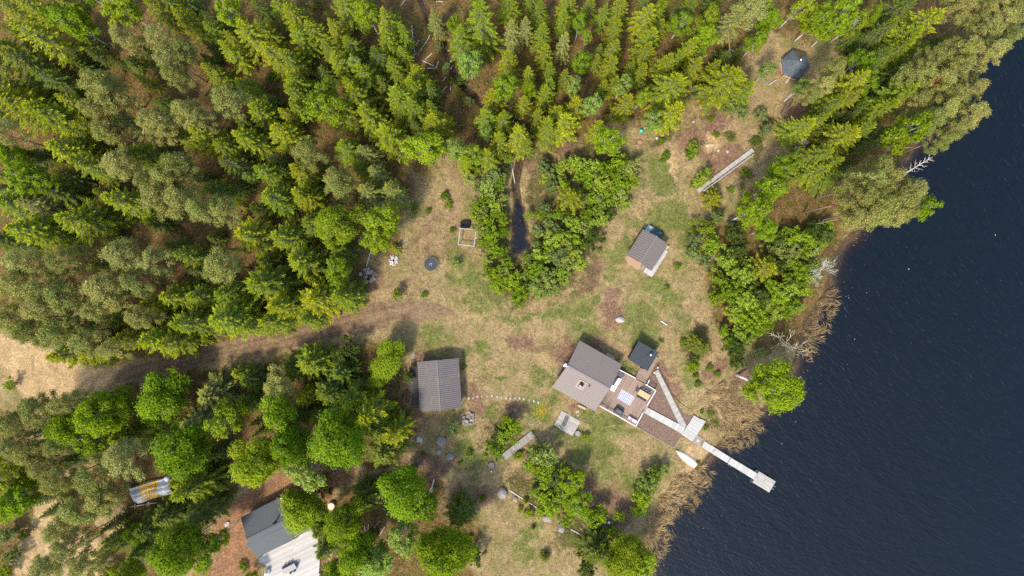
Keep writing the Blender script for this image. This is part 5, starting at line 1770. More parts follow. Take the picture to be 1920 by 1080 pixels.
    t, pl = walk('long_boardwalk', 'long grey boardwalk with one handrail on the stony slope near the forest', 'boardwalk', [(1409.7, 277.6), (1415, 284.8), (1311.4, 361.4), (1305.8, 355.4)], 0.40, WOOD_GREY, 0.22, True, 42)
    a, b = Vector((*P(1413.5, 289.5, 1.3).xy, 1.3)), Vector((*P(1318.5, 358.5, 1.3).xy, 1.3))
    m = MB()
    m.bar(a, b, 0.12, 0.06)
    m.build('handrail', WOOD_PALE, t)
    for k in range(8):
        q = a.lerp(b, (k + 0.2) / 7.4)
        m = MB()
        m.bar(Vector((q.x, q.y, 0)), q + Vector((0, 0, -0.03)), 0.09, 0.09, up=(1, 0, 0))
        m.build('post', WOOD_GREY2, t)
    # square platform with the bench
    walk('square_platform', 'small square weathered platform on the lawn carrying the black slatted bench', 'platform', [(1053.7, 770), (1088.9, 790.2), (1073, 817.8), (1038.9, 797)], 0.16, WOOD_GREY, 0.16, False, 43)
    # stepping stones
    st = [(135, 125, 1), (193, 118, 0), (253, 98, 0), (315, 100, 0), (385, 95, 1), (450, 85, 0), (520, 103, 0), (580, 118, 0), (640, 122, 1), (700, 125, 0), (760, 122, 0), (822, 122, 0), (880, 132, 1), (953, 147, 0), (1013, 160, 0), (1075, 180, 0)]
    sm = paint('pale_stepping_slab', (0.28, 0.265, 0.235), 0.9, 0.2, 0.15, 3.0)
    for k, (x, y, rnd) in enumerate(st):
        px, py = x / 7.2 + 860, y / 7.2 + 730
        m = MB()
        c = P(px, py)
        r = random.Random(k)
        n = 9 if rnd else 4
        a0 = r.uniform(-.15, .15)
        pts = []
        for i in range(n):
            a = a0 + 2 * PI * (i + .5) / n
            q = 0.20 if rnd else 0.28
            pts.append((c.x + q * (1.0 if rnd else 0.8) * math.cos(a) * r.uniform(.92, 1.05), c.y + q * 1.15 * math.sin(a) * r.uniform(.92, 1.05)))
        m.prism(pts, -0.12, 0.06, r.uniform(-.25, .2))
        o = m.build('stepping_stone', sm)
        nearest = {0: 'round stepping stone nearest the long storage shed', len(st) - 1: 'stepping stone farthest from the long storage shed, beside the dandelion grass'}.get(k)
        tag(o, nearest or ('small round stepping stone in the middle of the row across the lawn' if rnd else 'rectangular stepping stone in the middle of the row across the lawn'), 'stepping stone', 'stepping stones across the lawn')


build_cabin()
build_deck()
build_hut_black()
build_woodshed()
build_barn()
build_kota()
build_house_left()
build_paths()
# ================================================================== furniture, boat and small things
def leg(root, x, y, z0, z1, mat, w=0.045):
    m = MB()
    o = root.location
    m.bar((o.x + x, o.y + y, o.z + z0), (o.x + x, o.y + y, o.z + z1), w, w, up=(1, 0, 0))
    m.build('leg', mat, root)


def make_chair(name, label, seat_mat, frame_mat, loc, rz, group):
    t = thing(name, label, 'chair', (0, 0, 0), group)
    m = MB()
    m.lathe((0, 0, 0.42), [(0.05, 0), (0.24, 0.0), (0.27, 0.03), (0.24, 0.06), (0.03, 0.05)], 16)
    m.build('seat', seat_mat, t, smooth=False)
    m = MB()
    for k in range(7):
        a = math.radians(200 + k * 23.3)
        a2 = math.radians(200 + (k + 1) * 23.3)
        m.bar((0.30 * math.cos(a), 0.30 * math.sin(a), 0.70), (0.30 * math.cos(a2), 0.30 * math.sin(a2), 0.70), 0.05, 0.30)
    m.build('backrest', seat_mat, t)
    for x, y in ((-.2, -.2), (.2, -.2), (.2, .2), (-.2, .2)):
        leg(t, x, y, 0, 0.43, frame_mat, 0.03)
    t.location = loc
    t.rotation_euler = (0, 0, rz)
    return t


def table(name, label, px, z0, h, top_mat, leg_mat, nplank=6, group=None):
    z = z0 + h
    p = [P(*q, z).xy for q in px]
    c = sum(p, Vector((0, 0))) / 4
    t = thing(name, label, 'table', (c.x, c.y, z0), group)
    m = MB()
    boards(m, p, p[1] - p[0], (p[2] - p[1]).length / nplank, z - 0.04, z, gap=0.015, tv=0.08)
    m.build('tabletop', top_mat, t)
    for q in p:
        r = q.lerp(c, 0.14)
        leg(t, r.x - c.x, r.y - c.y, 0, h - 0.045, leg_mat, 0.08)
    return t, p


def furnish_terrace():
    z = 0.62
    pine = paint('varnished_table_top', (0.40, 0.285, 0.15), 0.6, 0.35, 0.12, 3.0)
    t, p = table('dining_table', 'light pine dining table on the brown terrace with dark chairs around it', [(1200, 729.6), (1220.6, 741.7), (1215, 750), (1194.6, 738.8)], z, 0.74, pine, WOOD_DARK)
    rattan = paint('dark_grey_rattan', (0.065, 0.07, 0.075), 0.7, 0.3, 0.25, 8.0)
    al = (p[1] - p[0]).normalized()
    no = (p[0] - p[3]).normalized()
    c = sum(p, Vector((0, 0))) / 4
    ang = math.atan2(no.y, no.x) - PI / 2
    spots = [(-0.62, 0.72, 0), (0.05, 0.80, 0), (0.72, 0.80, 0), (-0.72, -0.72, PI), (-0.05, -0.72, PI), (0.6, -0.72, PI), (-1.45, 0.1, PI / 2)]
    words = ['railing side of the pine table, at the rug end', 'railing side of the pine table, in the middle', 'railing side of the pine table, at the corner', 'rug side of the pine table, at the rug end',
             'rug side of the pine table, in the middle', 'rug side of the pine table, at the boardwalk end', 'head of the pine table, facing its rug end']
    first = None
    for k, (a, b, r) in enumerate(spots):
        q = c + al * a + no * b
        lab = 'dark rattan chair at the ' + words[k]
        if first is None:
            first = make_chair('rattan_chair', lab, rattan, BLACK, (q.x, q.y, z), ang + PI + r, 'dark rattan chairs around the pine table')
        else:
            copy_thing(first, (q.x, q.y, z), ang + PI + r, lab)
    # patterned rug
    cs = [P(*q, z).xy for q in [(1165.6, 729.4), (1190.6, 743.9), (1180.6, 761), (1156.7, 746.7)]]
    n, m = 120, 88
    vs, pat = [], []
    for i in range(n + 1):
        for j in range(m + 1):
            u, v = i / n, j / m
            q = cs[0].lerp(cs[1], u).lerp(cs[3].lerp(cs[2], u), v)
            vs.append((q.x, q.y, z + 0.012 + 0.003 * math.sin(u * 40)))
            fu, fv = (u * 8) % 1.0 - 0.5, (v * 5.5) % 1.0 - 0.5
            d = abs(fu) + abs(fv)
            if d < 0.36:
                pat.append((0.022, 0.030, 0.085, 1) if (int(u * 8) * 3 + int(v * 5.5) * 2) % 9 else (0.16, 0.13, 0.07, 1))
            elif abs(abs(fu) - 0.5) + abs(abs(fv) - 0.5) < 0.24:
                pat.append((0.035, 0.055, 0.14, 1))
            else:
                pat.append((0.46, 0.46, 0.48, 1))
    fs = [(i * (m + 1) + j, i * (m + 1) + j + 1, (i + 1) * (m + 1) + j + 1, (i + 1) * (m + 1) + j) for i in range(n) for j in range(m)]
    o = bpy.data.objects.new('patterned_rug', mesh_quads('patterned_rug', vs, fs, attr_col('woven_rug', 0.9, 0.1, 0.1), {'pat': np.array(pat)}))
    C.objects.link(o)
    tag(o, 'blue and white diamond patterned rug lying in the middle of the terrace', 'rug')
    # covered barbecue
    t = thing('barbecue', 'large barbecue under a black cover by the terrace railing', 'barbecue', (*P(1160.8, 770.5, z).xy, z))
    cs = [P(*q, z + 0.8).xy for q in [(1156.7, 762.5), (1170.8, 772.3), (1165.5, 779.5), (1151.3, 770)]]
    ctr = sum(cs, Vector((0, 0))) / 4
    m = MB()
    m.prism([q.lerp(ctr, -0.02)[:] for q in cs], z + 0.12, z + 0.78)
    m.build('cover_skirt', BLACK, t, bevel=0.06)
    m = MB()
    top = [q.lerp(ctr, 0.06) for q in cs]
    tp = [q.lerp(ctr, 0.35) for q in cs]
    m.add([(q.x, q.y, z + 0.78) for q in top] + [(q.x, q.y, z + 1.12) for q in tp], [(0, 1, 5, 4), (1, 2, 6, 5), (2, 3, 7, 6), (3, 0, 4, 7), (4, 5, 6, 7)])
    m.build('lid_cover', GREYPLASTIC, t, bevel=0.07)
    m = MB()
    a, b = cs[2].lerp(cs[3], 0.1), cs[2].lerp(cs[3], 0.8)
    m.bar((a.x, a.y, z + 0.82), (b.x, b.y, z + 0.82), 0.3, 0.05)
    m.build('side_shelf', BLACK, t)
    for k, q in enumerate(cs):
        r = q.lerp(ctr, 0.15)
        m = MB()
        m.tube([(r.x - .02, r.y, z + 0.065), (r.x + .02, r.y, z + 0.065)], 0.062, 10)
        m.build('wheel', BLACK, t)
    # white bench with a pink bowl
    cs = [(1179.6, 780.5), (1194.8, 789.9), (1192.3, 794), (1176.8, 785)]
    t, p = table('sideboard_table', 'narrow white table pushed into the terrace railing corner', cs, z, 0.72, WHITEPLASTIC, TRIM_WHITE, 1)
    q = P(1183.5, 786.8, z + 0.74)
    m = MB()
    m.lathe((q.x, q.y, z + 0.723), [(0.09, 0), (0.20, 0.05), (0.26, 0.14), (0.24, 0.14), (0.17, 0.06), (0.02, 0.03)], 20)
    tag(m.build('washing_up_bowl', paint('coral_pink_plastic', (0.75, 0.16, 0.17), 0.4, 0.4, 0.05, 3.0), smooth=True), 'coral pink bowl standing on the narrow white table', 'bowl')
    # outdoor kitchen: two white counters, one grey chest, one hot tub
    for nm, lab, cat, px, h, mat, pa in (
            ('kitchen_counter', 'long white outdoor kitchen counter along the cabin wall on the terrace', 'counter', [(1160.0, 708.6), (1166, 710.8), (1157.5, 724.5), (1151.5, 721.3)], 0.92, WHITEPLASTIC, 'worktop'),
            ('kitchen_counter', 'short white outdoor kitchen counter next to the cabin roof corner', 'counter', [(1147.8, 721.3), (1157, 725.3), (1151.2, 735), (1143.8, 730.8)], 0.92, WHITEPLASTIC, 'worktop'),
            ('storage_chest', 'charcoal grey storage chest between the white counter and the cabin wall', 'chest', [(1157.5, 707.5), (1160.5, 709.5), (1152, 721.5), (1147.5, 719)], 0.6, GREYPLASTIC, 'lid')):
        c4 = [P(*q, z + h).xy for q in px]
        ctr = sum(c4, Vector((0, 0))) / 4
        t = thing(nm, lab, cat, (ctr.x, ctr.y, z))
        m = MB()
        m.prism([q.lerp(ctr, 0.06)[:] for q in c4], z, z + h - 0.05)
        m.build('cabinet' if nm != 'storage_chest' else 'box', mat, t)
        m = MB()
        m.prism([q[:] for q in c4], z + h - 0.045, z + h)
        m.build(pa, mat, t, bevel=0.012)
        m = MB()
        a = c4[1].lerp(c4[2], 0.3)
        b = c4[1].lerp(c4[2], 0.7)
        m.tube([(a.x + .02, a.y, z + h * 0.7), (b.x + .02, b.y, z + h * 0.7)], 0.015, 6)
        m.build('handle', STEEL, t)
    px = [(1161.8, 694.3), (1172, 702), (1168.5, 708), (1157.5, 703.8)]
    c4 = [P(*q, z + 0.75).xy for q in px]
    ctr = sum(c4, Vector((0, 0))) / 4
    t = thing('hot_tub', 'rectangular hot tub under a dark grey lid in the terrace corner by the cabin', 'hot tub', (ctr.x, ctr.y, z))
    m = MB()
    m.prism([q.lerp(ctr, 0.04)[:] for q in c4], z, z + 0.66)
    m.build('tub', WALL_BROWN, t, bevel=0.04)
    m = MB()
    m.prism([q[:] for q in c4], z + 0.665, z + 0.77)
    m.build('lid', GREYPLASTIC, t, bevel=0.05)
    m = MB()
    boards(m, [P(*q, z + .2).xy for q in [(1160, 705), (1166, 708), (1165, 710), (1159, 707)]], (1, -.5), 0.12, z, z + 0.2, seed=4)
    tag(m.build('tub_step', WOOD_NEW), 'small wooden step below the grey lidded hot tub', 'step')
    # folded sun chairs by the railing
    for k, (x, y, r, lab) in enumerate(((1131, 752.5, 0.4, 'wire framed lounge chair nearest the cabin wall on the terrace'), (1139.5, 760, 0.9, 'wire framed lounge chair between the cabin wall and the black barbecue'))):
        q = P(x, y, z)
        t = thing('lounge_chair', lab, 'chair', (q.x, q.y, z), 'wire lounge chairs on the terrace')
        cr, sr = math.cos(r), math.sin(r)
        w = lambda a, b, h: (q.x + cr * a - sr * b, q.y + sr * a + cr * b, z + h)
        m = MB()
        for s in range(6):
            m.tube([w(-.45 + .14 * s, -.3, .36), w(-.45 + .14 * s, .3, .36)], 0.012, 4)
        m.tube([w(-.5, -.3, .36), w(.35, -.3, .36)], 0.015, 5)
        m.tube([w(-.5, .3, .36), w(.35, .3, .36)], 0.015, 5)
        m.build('seat', GREYPLASTIC, t)
        m = MB()
        for s in range(5):
            m.tube([w(.36 + .07 * s, -.3, .42 + .13 * s), w(.36 + .07 * s, .3, .42 + .13 * s)], 0.012, 4)
        for s in (-.3, .3):
            m.tube([w(.33, s, .36), w(.68, s, 1.0)], 0.015, 5)
        m.build('backrest', GREYPLASTIC, t)
        for a, b in ((-.45, -.3), (-.45, .3), (.35, -.3), (.35, .3)):
            m = MB()
            m.tube([w(a, b, .36), w(a * 1.15, b, 0)], 0.015, 5)
            m.build('leg', BLACK, t)
    # two globe lamps where the boardwalk starts
    lampm = paint('white_globe', (0.85, 0.83, 0.76), 0.3, 0.5, 0.03, 3.0)
    for (x, y, lab) in ((1233.4, 689.4, 'white globe garden lamp on the lake side of the boardwalk start'), (1226.6, 699, 'white globe garden lamp on the terrace side of the boardwalk start')):
        q = P(x, y, 0.7)
        t = thing('garden_lamp', lab, 'lamp', (q.x, q.y, 0), 'globe garden lamps')
        m = MB()
        m.tube([(q.x, q.y, 0), (q.x, q.y, 0.62)], 0.035, 8)
        m.build('post', BLACK, t)
        m = MB()
        m.lathe((q.x, q.y, 0.62), [(0.02, 0), (0.09, .03), (0.135, .12), (0.10, .21), (0.02, .25)], 14)
        m.build('globe', lampm, t, smooth=True)


def boat():
    """Upturned rowing boat: clinker hull seen from below with keel and transom."""
    b, s1, s2 = P(1267.6, 844.4, 0.3), P(1309.5, 866.8, 0.3), P(1300.6, 878.2, 0.3)
    stern = (s1 + s2) / 2
    t = thing('rowing_boat', 'cream white rowing boat lying upside down on the shore grass', 'boat', (*((b + stern) / 2).xy, 0))
    L = (stern - b).length
    d = (stern - b).normalized()
    s = Vector((-d.y, d.x, 0))
    bw = 0.74
    n, k = 28, 13

    def sec(u):
        w = bw * (1 - (1 - min(1, u / 0.62)) ** 2.2) if u < 0.62 else bw * (1 - 0.12 * ((u - 0.62) / 0.38) ** 2)
        return w, 0.50 * (0.55 + 0.45 * min(1, u * 3.2)) - 0.05 * max(0, u - .7)
    vs, fs = [], []
    for i in range(n + 1):
        u = i / n
        w, h = sec(u)
        for j in range(k):
            a = -1 + 2 * j / (k - 1)
            z = 0.06 + h * (1 - abs(a) ** 2.6) + (0.16 * (1 - u) ** 6) * (abs(a))
            lap = 0.012 * (j % 2)
            p = b + d * (L * u) + s * (w * a + (0.0 if abs(a) < .05 else math.copysign(lap, a)))
            vs.append((p.x, p.y, z))
    for i in range(n):
        for j in range(k - 1):
            fs.append((i * k + j, (i + 1) * k + j, (i + 1) * k + j + 1, i * k + j + 1))
    m = MB()
    m.add(vs, fs)
    o = m.build('hull', paint('cream_hull_paint', (0.56, 0.48, 0.36), 0.45, 0.4, 0.10, 1.5, stain=(0.60, 0.55, 0.47)), t, smooth=True)
    sol = o.modifiers.new('skin', 'SOLIDIFY')
    sol.thickness = 0.03
    m = MB()
    m.add([vs[n * k + j] for j in range(k)], [tuple(range(k))])
    m.build('transom', paint('pale_transom', (0.52, 0.45, 0.37), 0.5, 0.4, 0.08, 2.0), t)
    m = MB()
    for i in range(1, n):
        u0, u1 = i / n, (i + 1) / n
        a = b + d * (L * u0) + Vector((0, 0, 0.06 + sec(u0)[1] + 0.02 - 0.3))
        c = b + d * (L * u1) + Vector((0, 0, 0.06 + sec(u1)[1] + 0.02 - 0.3))
        m.bar(a, c, 0.06, 0.08)
    m.build('keel', paint('pale_transom', (0.52, 0.45, 0.37)), t)
    for sg in (-1, 1):
        m = MB()
        for i in range(n):
            p0, p1 = Vector(vs[i * k + (0 if sg < 0 else k - 1)]), Vector(vs[(i + 1) * k + (0 if sg < 0 else k - 1)])
            m.bar(p0 + s * sg * .015, p1 + s * sg * .015, 0.06, 0.06)
        m.build('gunwale', WOOD_NEW, t)


def trampoline():
    c = P(807.7, 495.4, 0.75)
    t = thing('trampoline', 'round black trampoline with a thin pale hoop on the reddish grass', 'trampoline', (c.x, c.y, 0))
    m = MB()
    m.lathe((c.x, c.y, 0.72), [(0.02, 0), (1.18, 0), (1.18, 0.02), (0.02, 0.02)], 48)
    mat_ = m.build('jumping_mat', paint('trampoline_mat', (0.035, 0.037, 0.041), 0.7, 0.3, 0.1, 5.0), t)
    m = MB()
    for k in range(4):
        a = math.radians(25 + 90 * k)
        for r0, r1, da in ((0.10, 0.26, 0.0), (0.16, 0.26, 0.5)):
            m.bar((c.x + r0 * math.cos(a), c.y + r0 * math.sin(a), 0.746), (c.x + r1 * math.cos(a + da), c.y + r1 * math.sin(a + da), 0.746), 0.05, 0.006)
    m.build('printed_mark', TRIM_WHITE, mat_)
    m = MB()
    m.torus((c.x, c.y, 0.70), 1.38, 0.035, 48, 8)
    m.build('frame', GREYPLASTIC, t)
    m = MB()
    for k in range(56):
        a = 2 * PI * k / 56
        m.tube([(c.x + 1.17 * math.cos(a), c.y + 1.17 * math.sin(a), 0.73), (c.x + 1.36 * math.cos(a), c.y + 1.36 * math.sin(a), 0.715)], 0.016, 4)
    m.build('springs', GREYPLASTIC, t)
    m = MB()
    q = P(807.2, 495.6, 2.35)
    m.torus((q.x, q.y, 2.35), 1.36, 0.02, 48, 6)
    m.build('net_hoop', paint('pale_hoop', (0.40, 0.31, 0.19), 0.6, 0.3, 0.1, 3.0), t)
    for k in range(6):
        a = 2 * PI * k / 6 + .3
        m = MB()
        m.tube([(c.x + 1.38 * math.cos(a), c.y + 1.38 * math.sin(a), 0.0), (c.x + 1.40 * math.cos(a), c.y + 1.40 * math.sin(a), 0.8), (q.x + 1.34 * math.cos(a), q.y + 1.34 * math.sin(a), 2.35)], 0.022, 6)
        m.build('pole', STEEL, t)


def frame_and_box():
    cs = [(863, 428), (892.6, 431.9), (888.9, 462.2), (859.3, 458.5)]
    z = 1.75
    p = [P(*q, z) for q in cs]
    t = thing('frame_structure', 'square white timber frame standing on four posts in the rough grass', 'frame', (*P(876, 445).xy, 0))
    for k in range(4):
        a, b = p[k], p[(k + 1) % 4]
        d = (b - a).normalized()
        m = MB()
        m.bar(a - d * 0.12 + Vector((0, 0, 0.03 * (k % 2))), b + d * 0.12 + Vector((0, 0, 0.03 * (k % 2))), 0.15, 0.14)
        m.build('beam', WOOD_GREY, t)
        m = MB()
        m.bar(Vector((a.x, a.y, -.1)), a + Vector((0, 0, -0.08)), 0.14, 0.14, up=(1, 0, 0))
        m.build('post', WOOD_GREY, t)
    m = MB()
    q = lerp(p[1], p[2], 0.5)
    m.bar(q + Vector((0, 0, 0.16)), q + Vector((0.25, 0.1, 0.16)), 0.25, 0.1)
    m.build('bracket', WOOD_GREY, t)
    cs = [(863.5, 415.5), (881.3, 413), (881, 426.5), (863.3, 428)]
    p = [P(*q, 0.7).xy for q in cs]
    c = sum(p, Vector((0, 0))) / 4
    t = thing('compost_box', 'open black compost box touching the white timber frame', 'box', (c.x, c.y, 0))
    for k in range(4):
        a, b = p[k], p[(k + 1) % 4]
        d = (b - a).normalized() * 0.04
        m = MB()
        m.bar((a.x + d.x, a.y + d.y, 0.36), (b.x - d.x, b.y - d.y, 0.36), 0.05, 0.72)
        m.build('side_panel', SOOT, t)
    m = MB()
    m.prism([q.lerp(c, 0.06)[:] for q in p], 0.0, 0.42)
    m.build('soil', SOOT, t)


def stones():
    rows = [(1163.5, 599.5, 0.95, 0.62, 0.5, 0, STONE_PALE, 'pale grey boulder on the lawn above the largest cabin'),
            (786.7, 824, 0.62, 0.72, 0.5, .3, STONE_PALE, 'pale upright boulder in the grass nearest the dark spruces below the storage shed'),
            (826.7, 828, 1.05, 0.95, 0.75, .5, STONE, 'biggest brown boulder of the three together below the storage shed'),
            (822.3, 846.5, 0.62, 0.58, 0.45, 1, STONE, 'smallest reddish boulder of the three together below the storage shed'),
            (843.5, 857, 0.78, 0.92, 0.6, 2.3, STONE, 'grey pointed boulder of the three together below the storage shed'),
            (941, 925, 0.98, 1.15, 0.8, .4, STONE, 'large pinkish grey boulder at the start of the fallen pole'),
            (966, 936, 0.4, 0.5, 0.35, .2, STONE, 'small reddish boulder between the yellow bushes near the fallen pole'),
            (1026.7, 973, 1.0, 0.62, 0.5, .1, STONE, 'flat brown boulder under the leafy shrubs next to the ditch'),
            (1051.7, 990.5, 0.85, 1.05, 0.85, 0, STONE, 'dark mossy boulder with a brown cap at the top of the dry slope'),
            (1503, 263, 2.2, 1.3, 0.9, .3, STONE, 'huge grey boulder among the spruces at the forest edge'),
            (1627, 91.5, 1.6, 1.1, 0.9, .2, STONE, 'big dark boulder half under a bright birch near the grill hut'),
            (1596, 97, 0.62, 0.75, 0.5, .1, STONE_PALE, 'small blue grey boulder beside the big dark one near the grill hut'),
            (1232, 259, 0.36, 0.32, 0.3, 0, STONE_PALE, 'small white stone on the grass beside the turquoise ball'),
            (1364, 284, 0.3, 0.32, 0.25, 0, STONE_PALE, 'white round stone on the stony slope right by the long boardwalk'),
            (1347, 282, 0.22, 0.34, 0.25, 0, STONE_PALE, 'white upright stone on the stony slope below the flat slab'),
            (1331, 272.5, 0.85, 0.36, 0.3, .1, paint('pale_yellow_stone', (0.56, 0.47, 0.33)), 'flat sandy coloured slab on the stony slope'),
            (425.5, 983, 0.45, 0.62, 0.4, -.5, STONE_PALE, 'pale stone on the rusty drive near the dark grey roofed house'),
            (1301, 228, 0.3, 0.25, 0.25, 0, STONE_PALE, 'pale pink stone on bare soil at the edge of the spruces')]
    for k, (x, y, a, b, c, r, mat, lab) in enumerate(rows):
        m = MB()
        q = P(x, y, c * .5)
        rock(m, (q.x, q.y, gz(x, y) + c * 0.35), a, b, c, 60 + k, 0, 3, r)
        tag(m.build('boulder', mat), lab, 'boulder')
    # heaps
    heap = [(739, 488, 0.95, 40, 0.14, paint('white_birch_logs', (0.44, 0.41, 0.37), 0.85, 0.2, 0.3, 5.0), 'log', 'split birch log tossed in the white heap beside the reddish grass'),
            (690, 516, 1.5, 26, 0.36, STONE, 'stone', 'rough grey stone in the heap by the leaning pole'),
            (877.5, 784, 1.2, 26, 0.30, STONE, 'stone', 'brown stone in the round heap by the storage shed corner'),
            (1368, 103, 1.0, 26, 0.26, STONE_PALE, 'stone', 'pale stone in the round heap at the foot of the dead pole'),
            (994.5, 794, 0.5, 14, 0.10, STONE_PALE, 'stone', 'small white stone scattered on bare soil above the plank footbridge'),
            (1083, 773, 0.6, 9, 0.10, WOOD_NEW, 'log', 'split firewood piece scattered under the largest cabin eave'),
            (690, 984, 1.6, 9, 0.0, WOOD_NEW, 'plank', '')]
    for (x, y, R, n, s, mat, kind, lab) in heap:
        rr = random.Random(int(x))
        if kind == 'plank':
            continue
        for k in range(n):
            m = MB()
            a, f = rr.uniform(0, 2 * PI), math.sqrt(rr.random())
            c = P(x, y)
            z = (1 - f) * (0.5 if s > 0.12 else 0.05)
            q = (c.x + R * f * math.cos(a), c.y + R * f * math.sin(a), gz(x, y) + z + s * 0.5)
            if kind == 'log':
                b = rr.uniform(0, PI)
                m.tube([(q[0] - .2 * math.cos(b), q[1] - .2 * math.sin(b), q[2]), (q[0] + .2 * math.cos(b), q[1] + .2 * math.sin(b), q[2] + rr.uniform(-.08, .08))], s * rr.uniform(.6, 1), 6, rr.uniform(-.4, .3))
                o = m.build('firewood_log', mat)
            else:
                rock(m, q, s * rr.uniform(.7, 1.3), s * rr.uniform(.7, 1.3), s * rr.uniform(.5, .9), rr.randint(0, 9999), rr.uniform(-.3, .25), 2, rr.uniform(0, 3))
                o = m.build('stone', mat)
            tag(o, lab, kind, lab.split(' ', 1)[0] + ' pieces: ' + ' '.join(lab.split(' ')[3:]))


def logs_and_poles():
    white = MATS['birch_bark']
    grey = MATS['grey_bark']
    L = [((957.8, 304), (961.5, 322), (965.6, 344), .09, white, 'thin white fallen birch stem at the head of the black pond'),
         ((695.5, 470), (688, 495), (680.5, 530), .08, grey, 'long grey pole leaning beside the stone heap at the forest edge'),
         ((955, 919), (980, 935), (1006, 951), .10, grey, 'dark fallen pole lying beside the large pinkish boulder'),
         ((1070, 992), (1090, 1003), (1108, 1014), .12, grey, 'short fallen trunk on the bare soil near the ditch'),
         ((814, 898), (811, 911), (803.5, 926), .12, grey, 'crooked grey dead stem lying on the brush at the edge of the birches'),
         ((1470, 190), (1480, 182), (1492, 173), .10, white, 'straight white birch stem lying below the grill hut'),
         ((1586.5, 71), (1590, 75), (1607, 89), .09, grey, 'pinkish dead stem on the mossy ground near the big dark boulder'),
         ((738, 479), (741, 486), (743, 493), .05, grey, 'short bent stick lying beside the white log heap'),
         ((175, -4), (212, 22), (250, 50), .14, white, '')]
    sl = [((772, 48), (774, 75), (778, 101)), ((798, 80), (790, 92), (783, 104)), ((810, 100), (804, 105), (797, 112)), ((793, 114), (804, 119), (816, 125)), ((801, 128), (808, 128), (815, 129)),
          ((822, 115), (820, 122), (817, 129)), ((786, 75), (780, 83), (772, 93)), ((845, 150), (845.3, 160), (845, 169)), ((837, 163), (830, 169), (825, 174)), ((835, 145), (833, 148), (830, 152)), ((760, 0), (755, 6), (750, 12)),
          ((818, 3), (825, 3), (831, 3.5)), ((768, 110), (775, 106), (782, 99)), ((806, 66), (802, 74), (798, 80))]
    for a, b, c, r, mat, lab in L[:-1]:
        m = MB()
        z = lambda q: gz(*q) + r + 0.03
        m.tube([P(*a, z(a)), P(*b, z(b) + .04), P(*c, z(c))], [r, r * .85, r * .6], 7)
        tag(m.build('fallen_log', mat), lab, 'log')
    for k, (a, b, c) in enumerate(sl):
        m = MB()
        m.tube([P(*a, gz(*a) + .1), P(*b, gz(*b) + .2), P(*c, gz(*c) + .1)], [.08, .07, .05], 6)
        tag(m.build('felled_stem', grey), 'thin felled stem lying on the brown brush strip beside the forest stream', 'log', 'felled stems on the brush strip')
    # split planks stacked like a fan under the birches
    for k, (a, b) in enumerate((((683, 985), (685, 996)), ((691, 983), (690, 998)), ((712, 976), (694, 1000)), ((709, 988), (702, 1000)), ((722, 987), (711, 1004)))):
        m = MB()
        m.bar(P(*a, .12), P(*b, .12), 0.16, 0.10)
        tag(m.build('loose_plank', WOOD_GREY), 'loose grey plank lying fanned out on bare soil under the birches', 'plank', 'loose planks under the birches')
    m = MB()
    m.tube([P(1239, 601.5, .12), P(1250, 609, .12)], 0.09, 8)
    tag(m.build('white_pipe', WHITEPLASTIC), 'short white pipe lying on the lawn above the sauna hut', 'pipe')
    # stumps
    for x, y, r, mat, lab in ((921.3, 872.5, .62, STONE, 'wide grey tree stump on the grass below the plank footbridge'), (1083.2, 813, .56, WOOD_GREY2, 'round brown tree stump touching the square platform'), (1199.5, 267, .48, WOOD_DARK, 'reddish tree stump in the grass below the turquoise ball')):
        t = thing('tree_stump', lab, 'stump', (*P(x, y).xy, 0))
        c = P(x, y, .3)
        m = MB()
        m.lathe((c.x, c.y, -.1), [(r * 1.15, 0), (r * 1.02, .12), (r * .97, .40), (r * .93, .42)], 18)
        m.build('bark', WOOD_DARK, t)
        m = MB()
        m.lathe((c.x, c.y, .325), [(r * .9, 0), (r * .88, .02), (r * .3, .025), (.02, .026)], 18)
        m.build('cut_face', mat if mat is not WOOD_DARK else paint('red_brown_wood', (0.30, 0.15, 0.09)), t)
    m = MB()
    c = P(1202.3, 245, .4)
    m.lathe((c.x, c.y, 0.0), [(.12, 0), (.34, .15), (.42, .38), (.34, .62), (.12, .76), (.02, .78)], 18)
    t = thing('garden_ball', 'turquoise round garden ball standing at the edge of the trees', 'ball', (c.x, c.y, 0))
    m.build('shell', paint('turquoise_plastic', (0.02, 0.36, 0.27), 0.35, 0.5, 0.06, 3.0), t, smooth=True)
    m = MB()
    m.lathe((c.x, c.y, .78), [(.1, 0), (.1, .06), (.03, .09)], 12)
    m.build('knob', paint('turquoise_plastic', (0.02, 0.36, 0.27)), t)
    m = MB()
    m.lathe((*P(921.6, 883.5).xy, 0), [(.14, 0), (.14, .3), (.1, .34), (.02, .35)], 12)
    tag(m.build('white_bucket', WHITEPLASTIC), 'tiny white bucket beside the wide grey tree stump', 'bucket')
    t = thing('marker_post', 'short pale blue marker post in the brown brush near the ditch', 'post', (*P(1141.7, 980).xy, 0))
    c = P(1141.7, 980, 1.0)
    m = MB()
    m.bar((c.x, c.y, -.1), (c.x, c.y, 0.95), .12, .12, up=(1, 0, 0))
    m.build('stake', WOOD_GREY, t)
    m = MB()
    m.bar((c.x - .2, c.y, .99), (c.x + .2, c.y, 0.99), .4, .08)
    m.build('cap', paint('pale_blue_paint', (0.50, 0.58, 0.66)), t)
    # well beside the house
    c = P(620.6, 949.6, .8)
    t = thing('stone_well', 'round pale stone well on the rusty drive beside the bleached terrace', 'well', (c.x, c.y, 0))
    m = MB()
    m.lathe((c.x, c.y, -.1), [(.68, 0), (.68, .85), (.52, .85), (.5, .8), (.02, .8)], 24)
    m.build('ring', STONE_PALE, t)
    m = MB()
    m.lathe((c.x, c.y, .76), [(.62, 0), (.62, .06), (.02, .065)], 24)
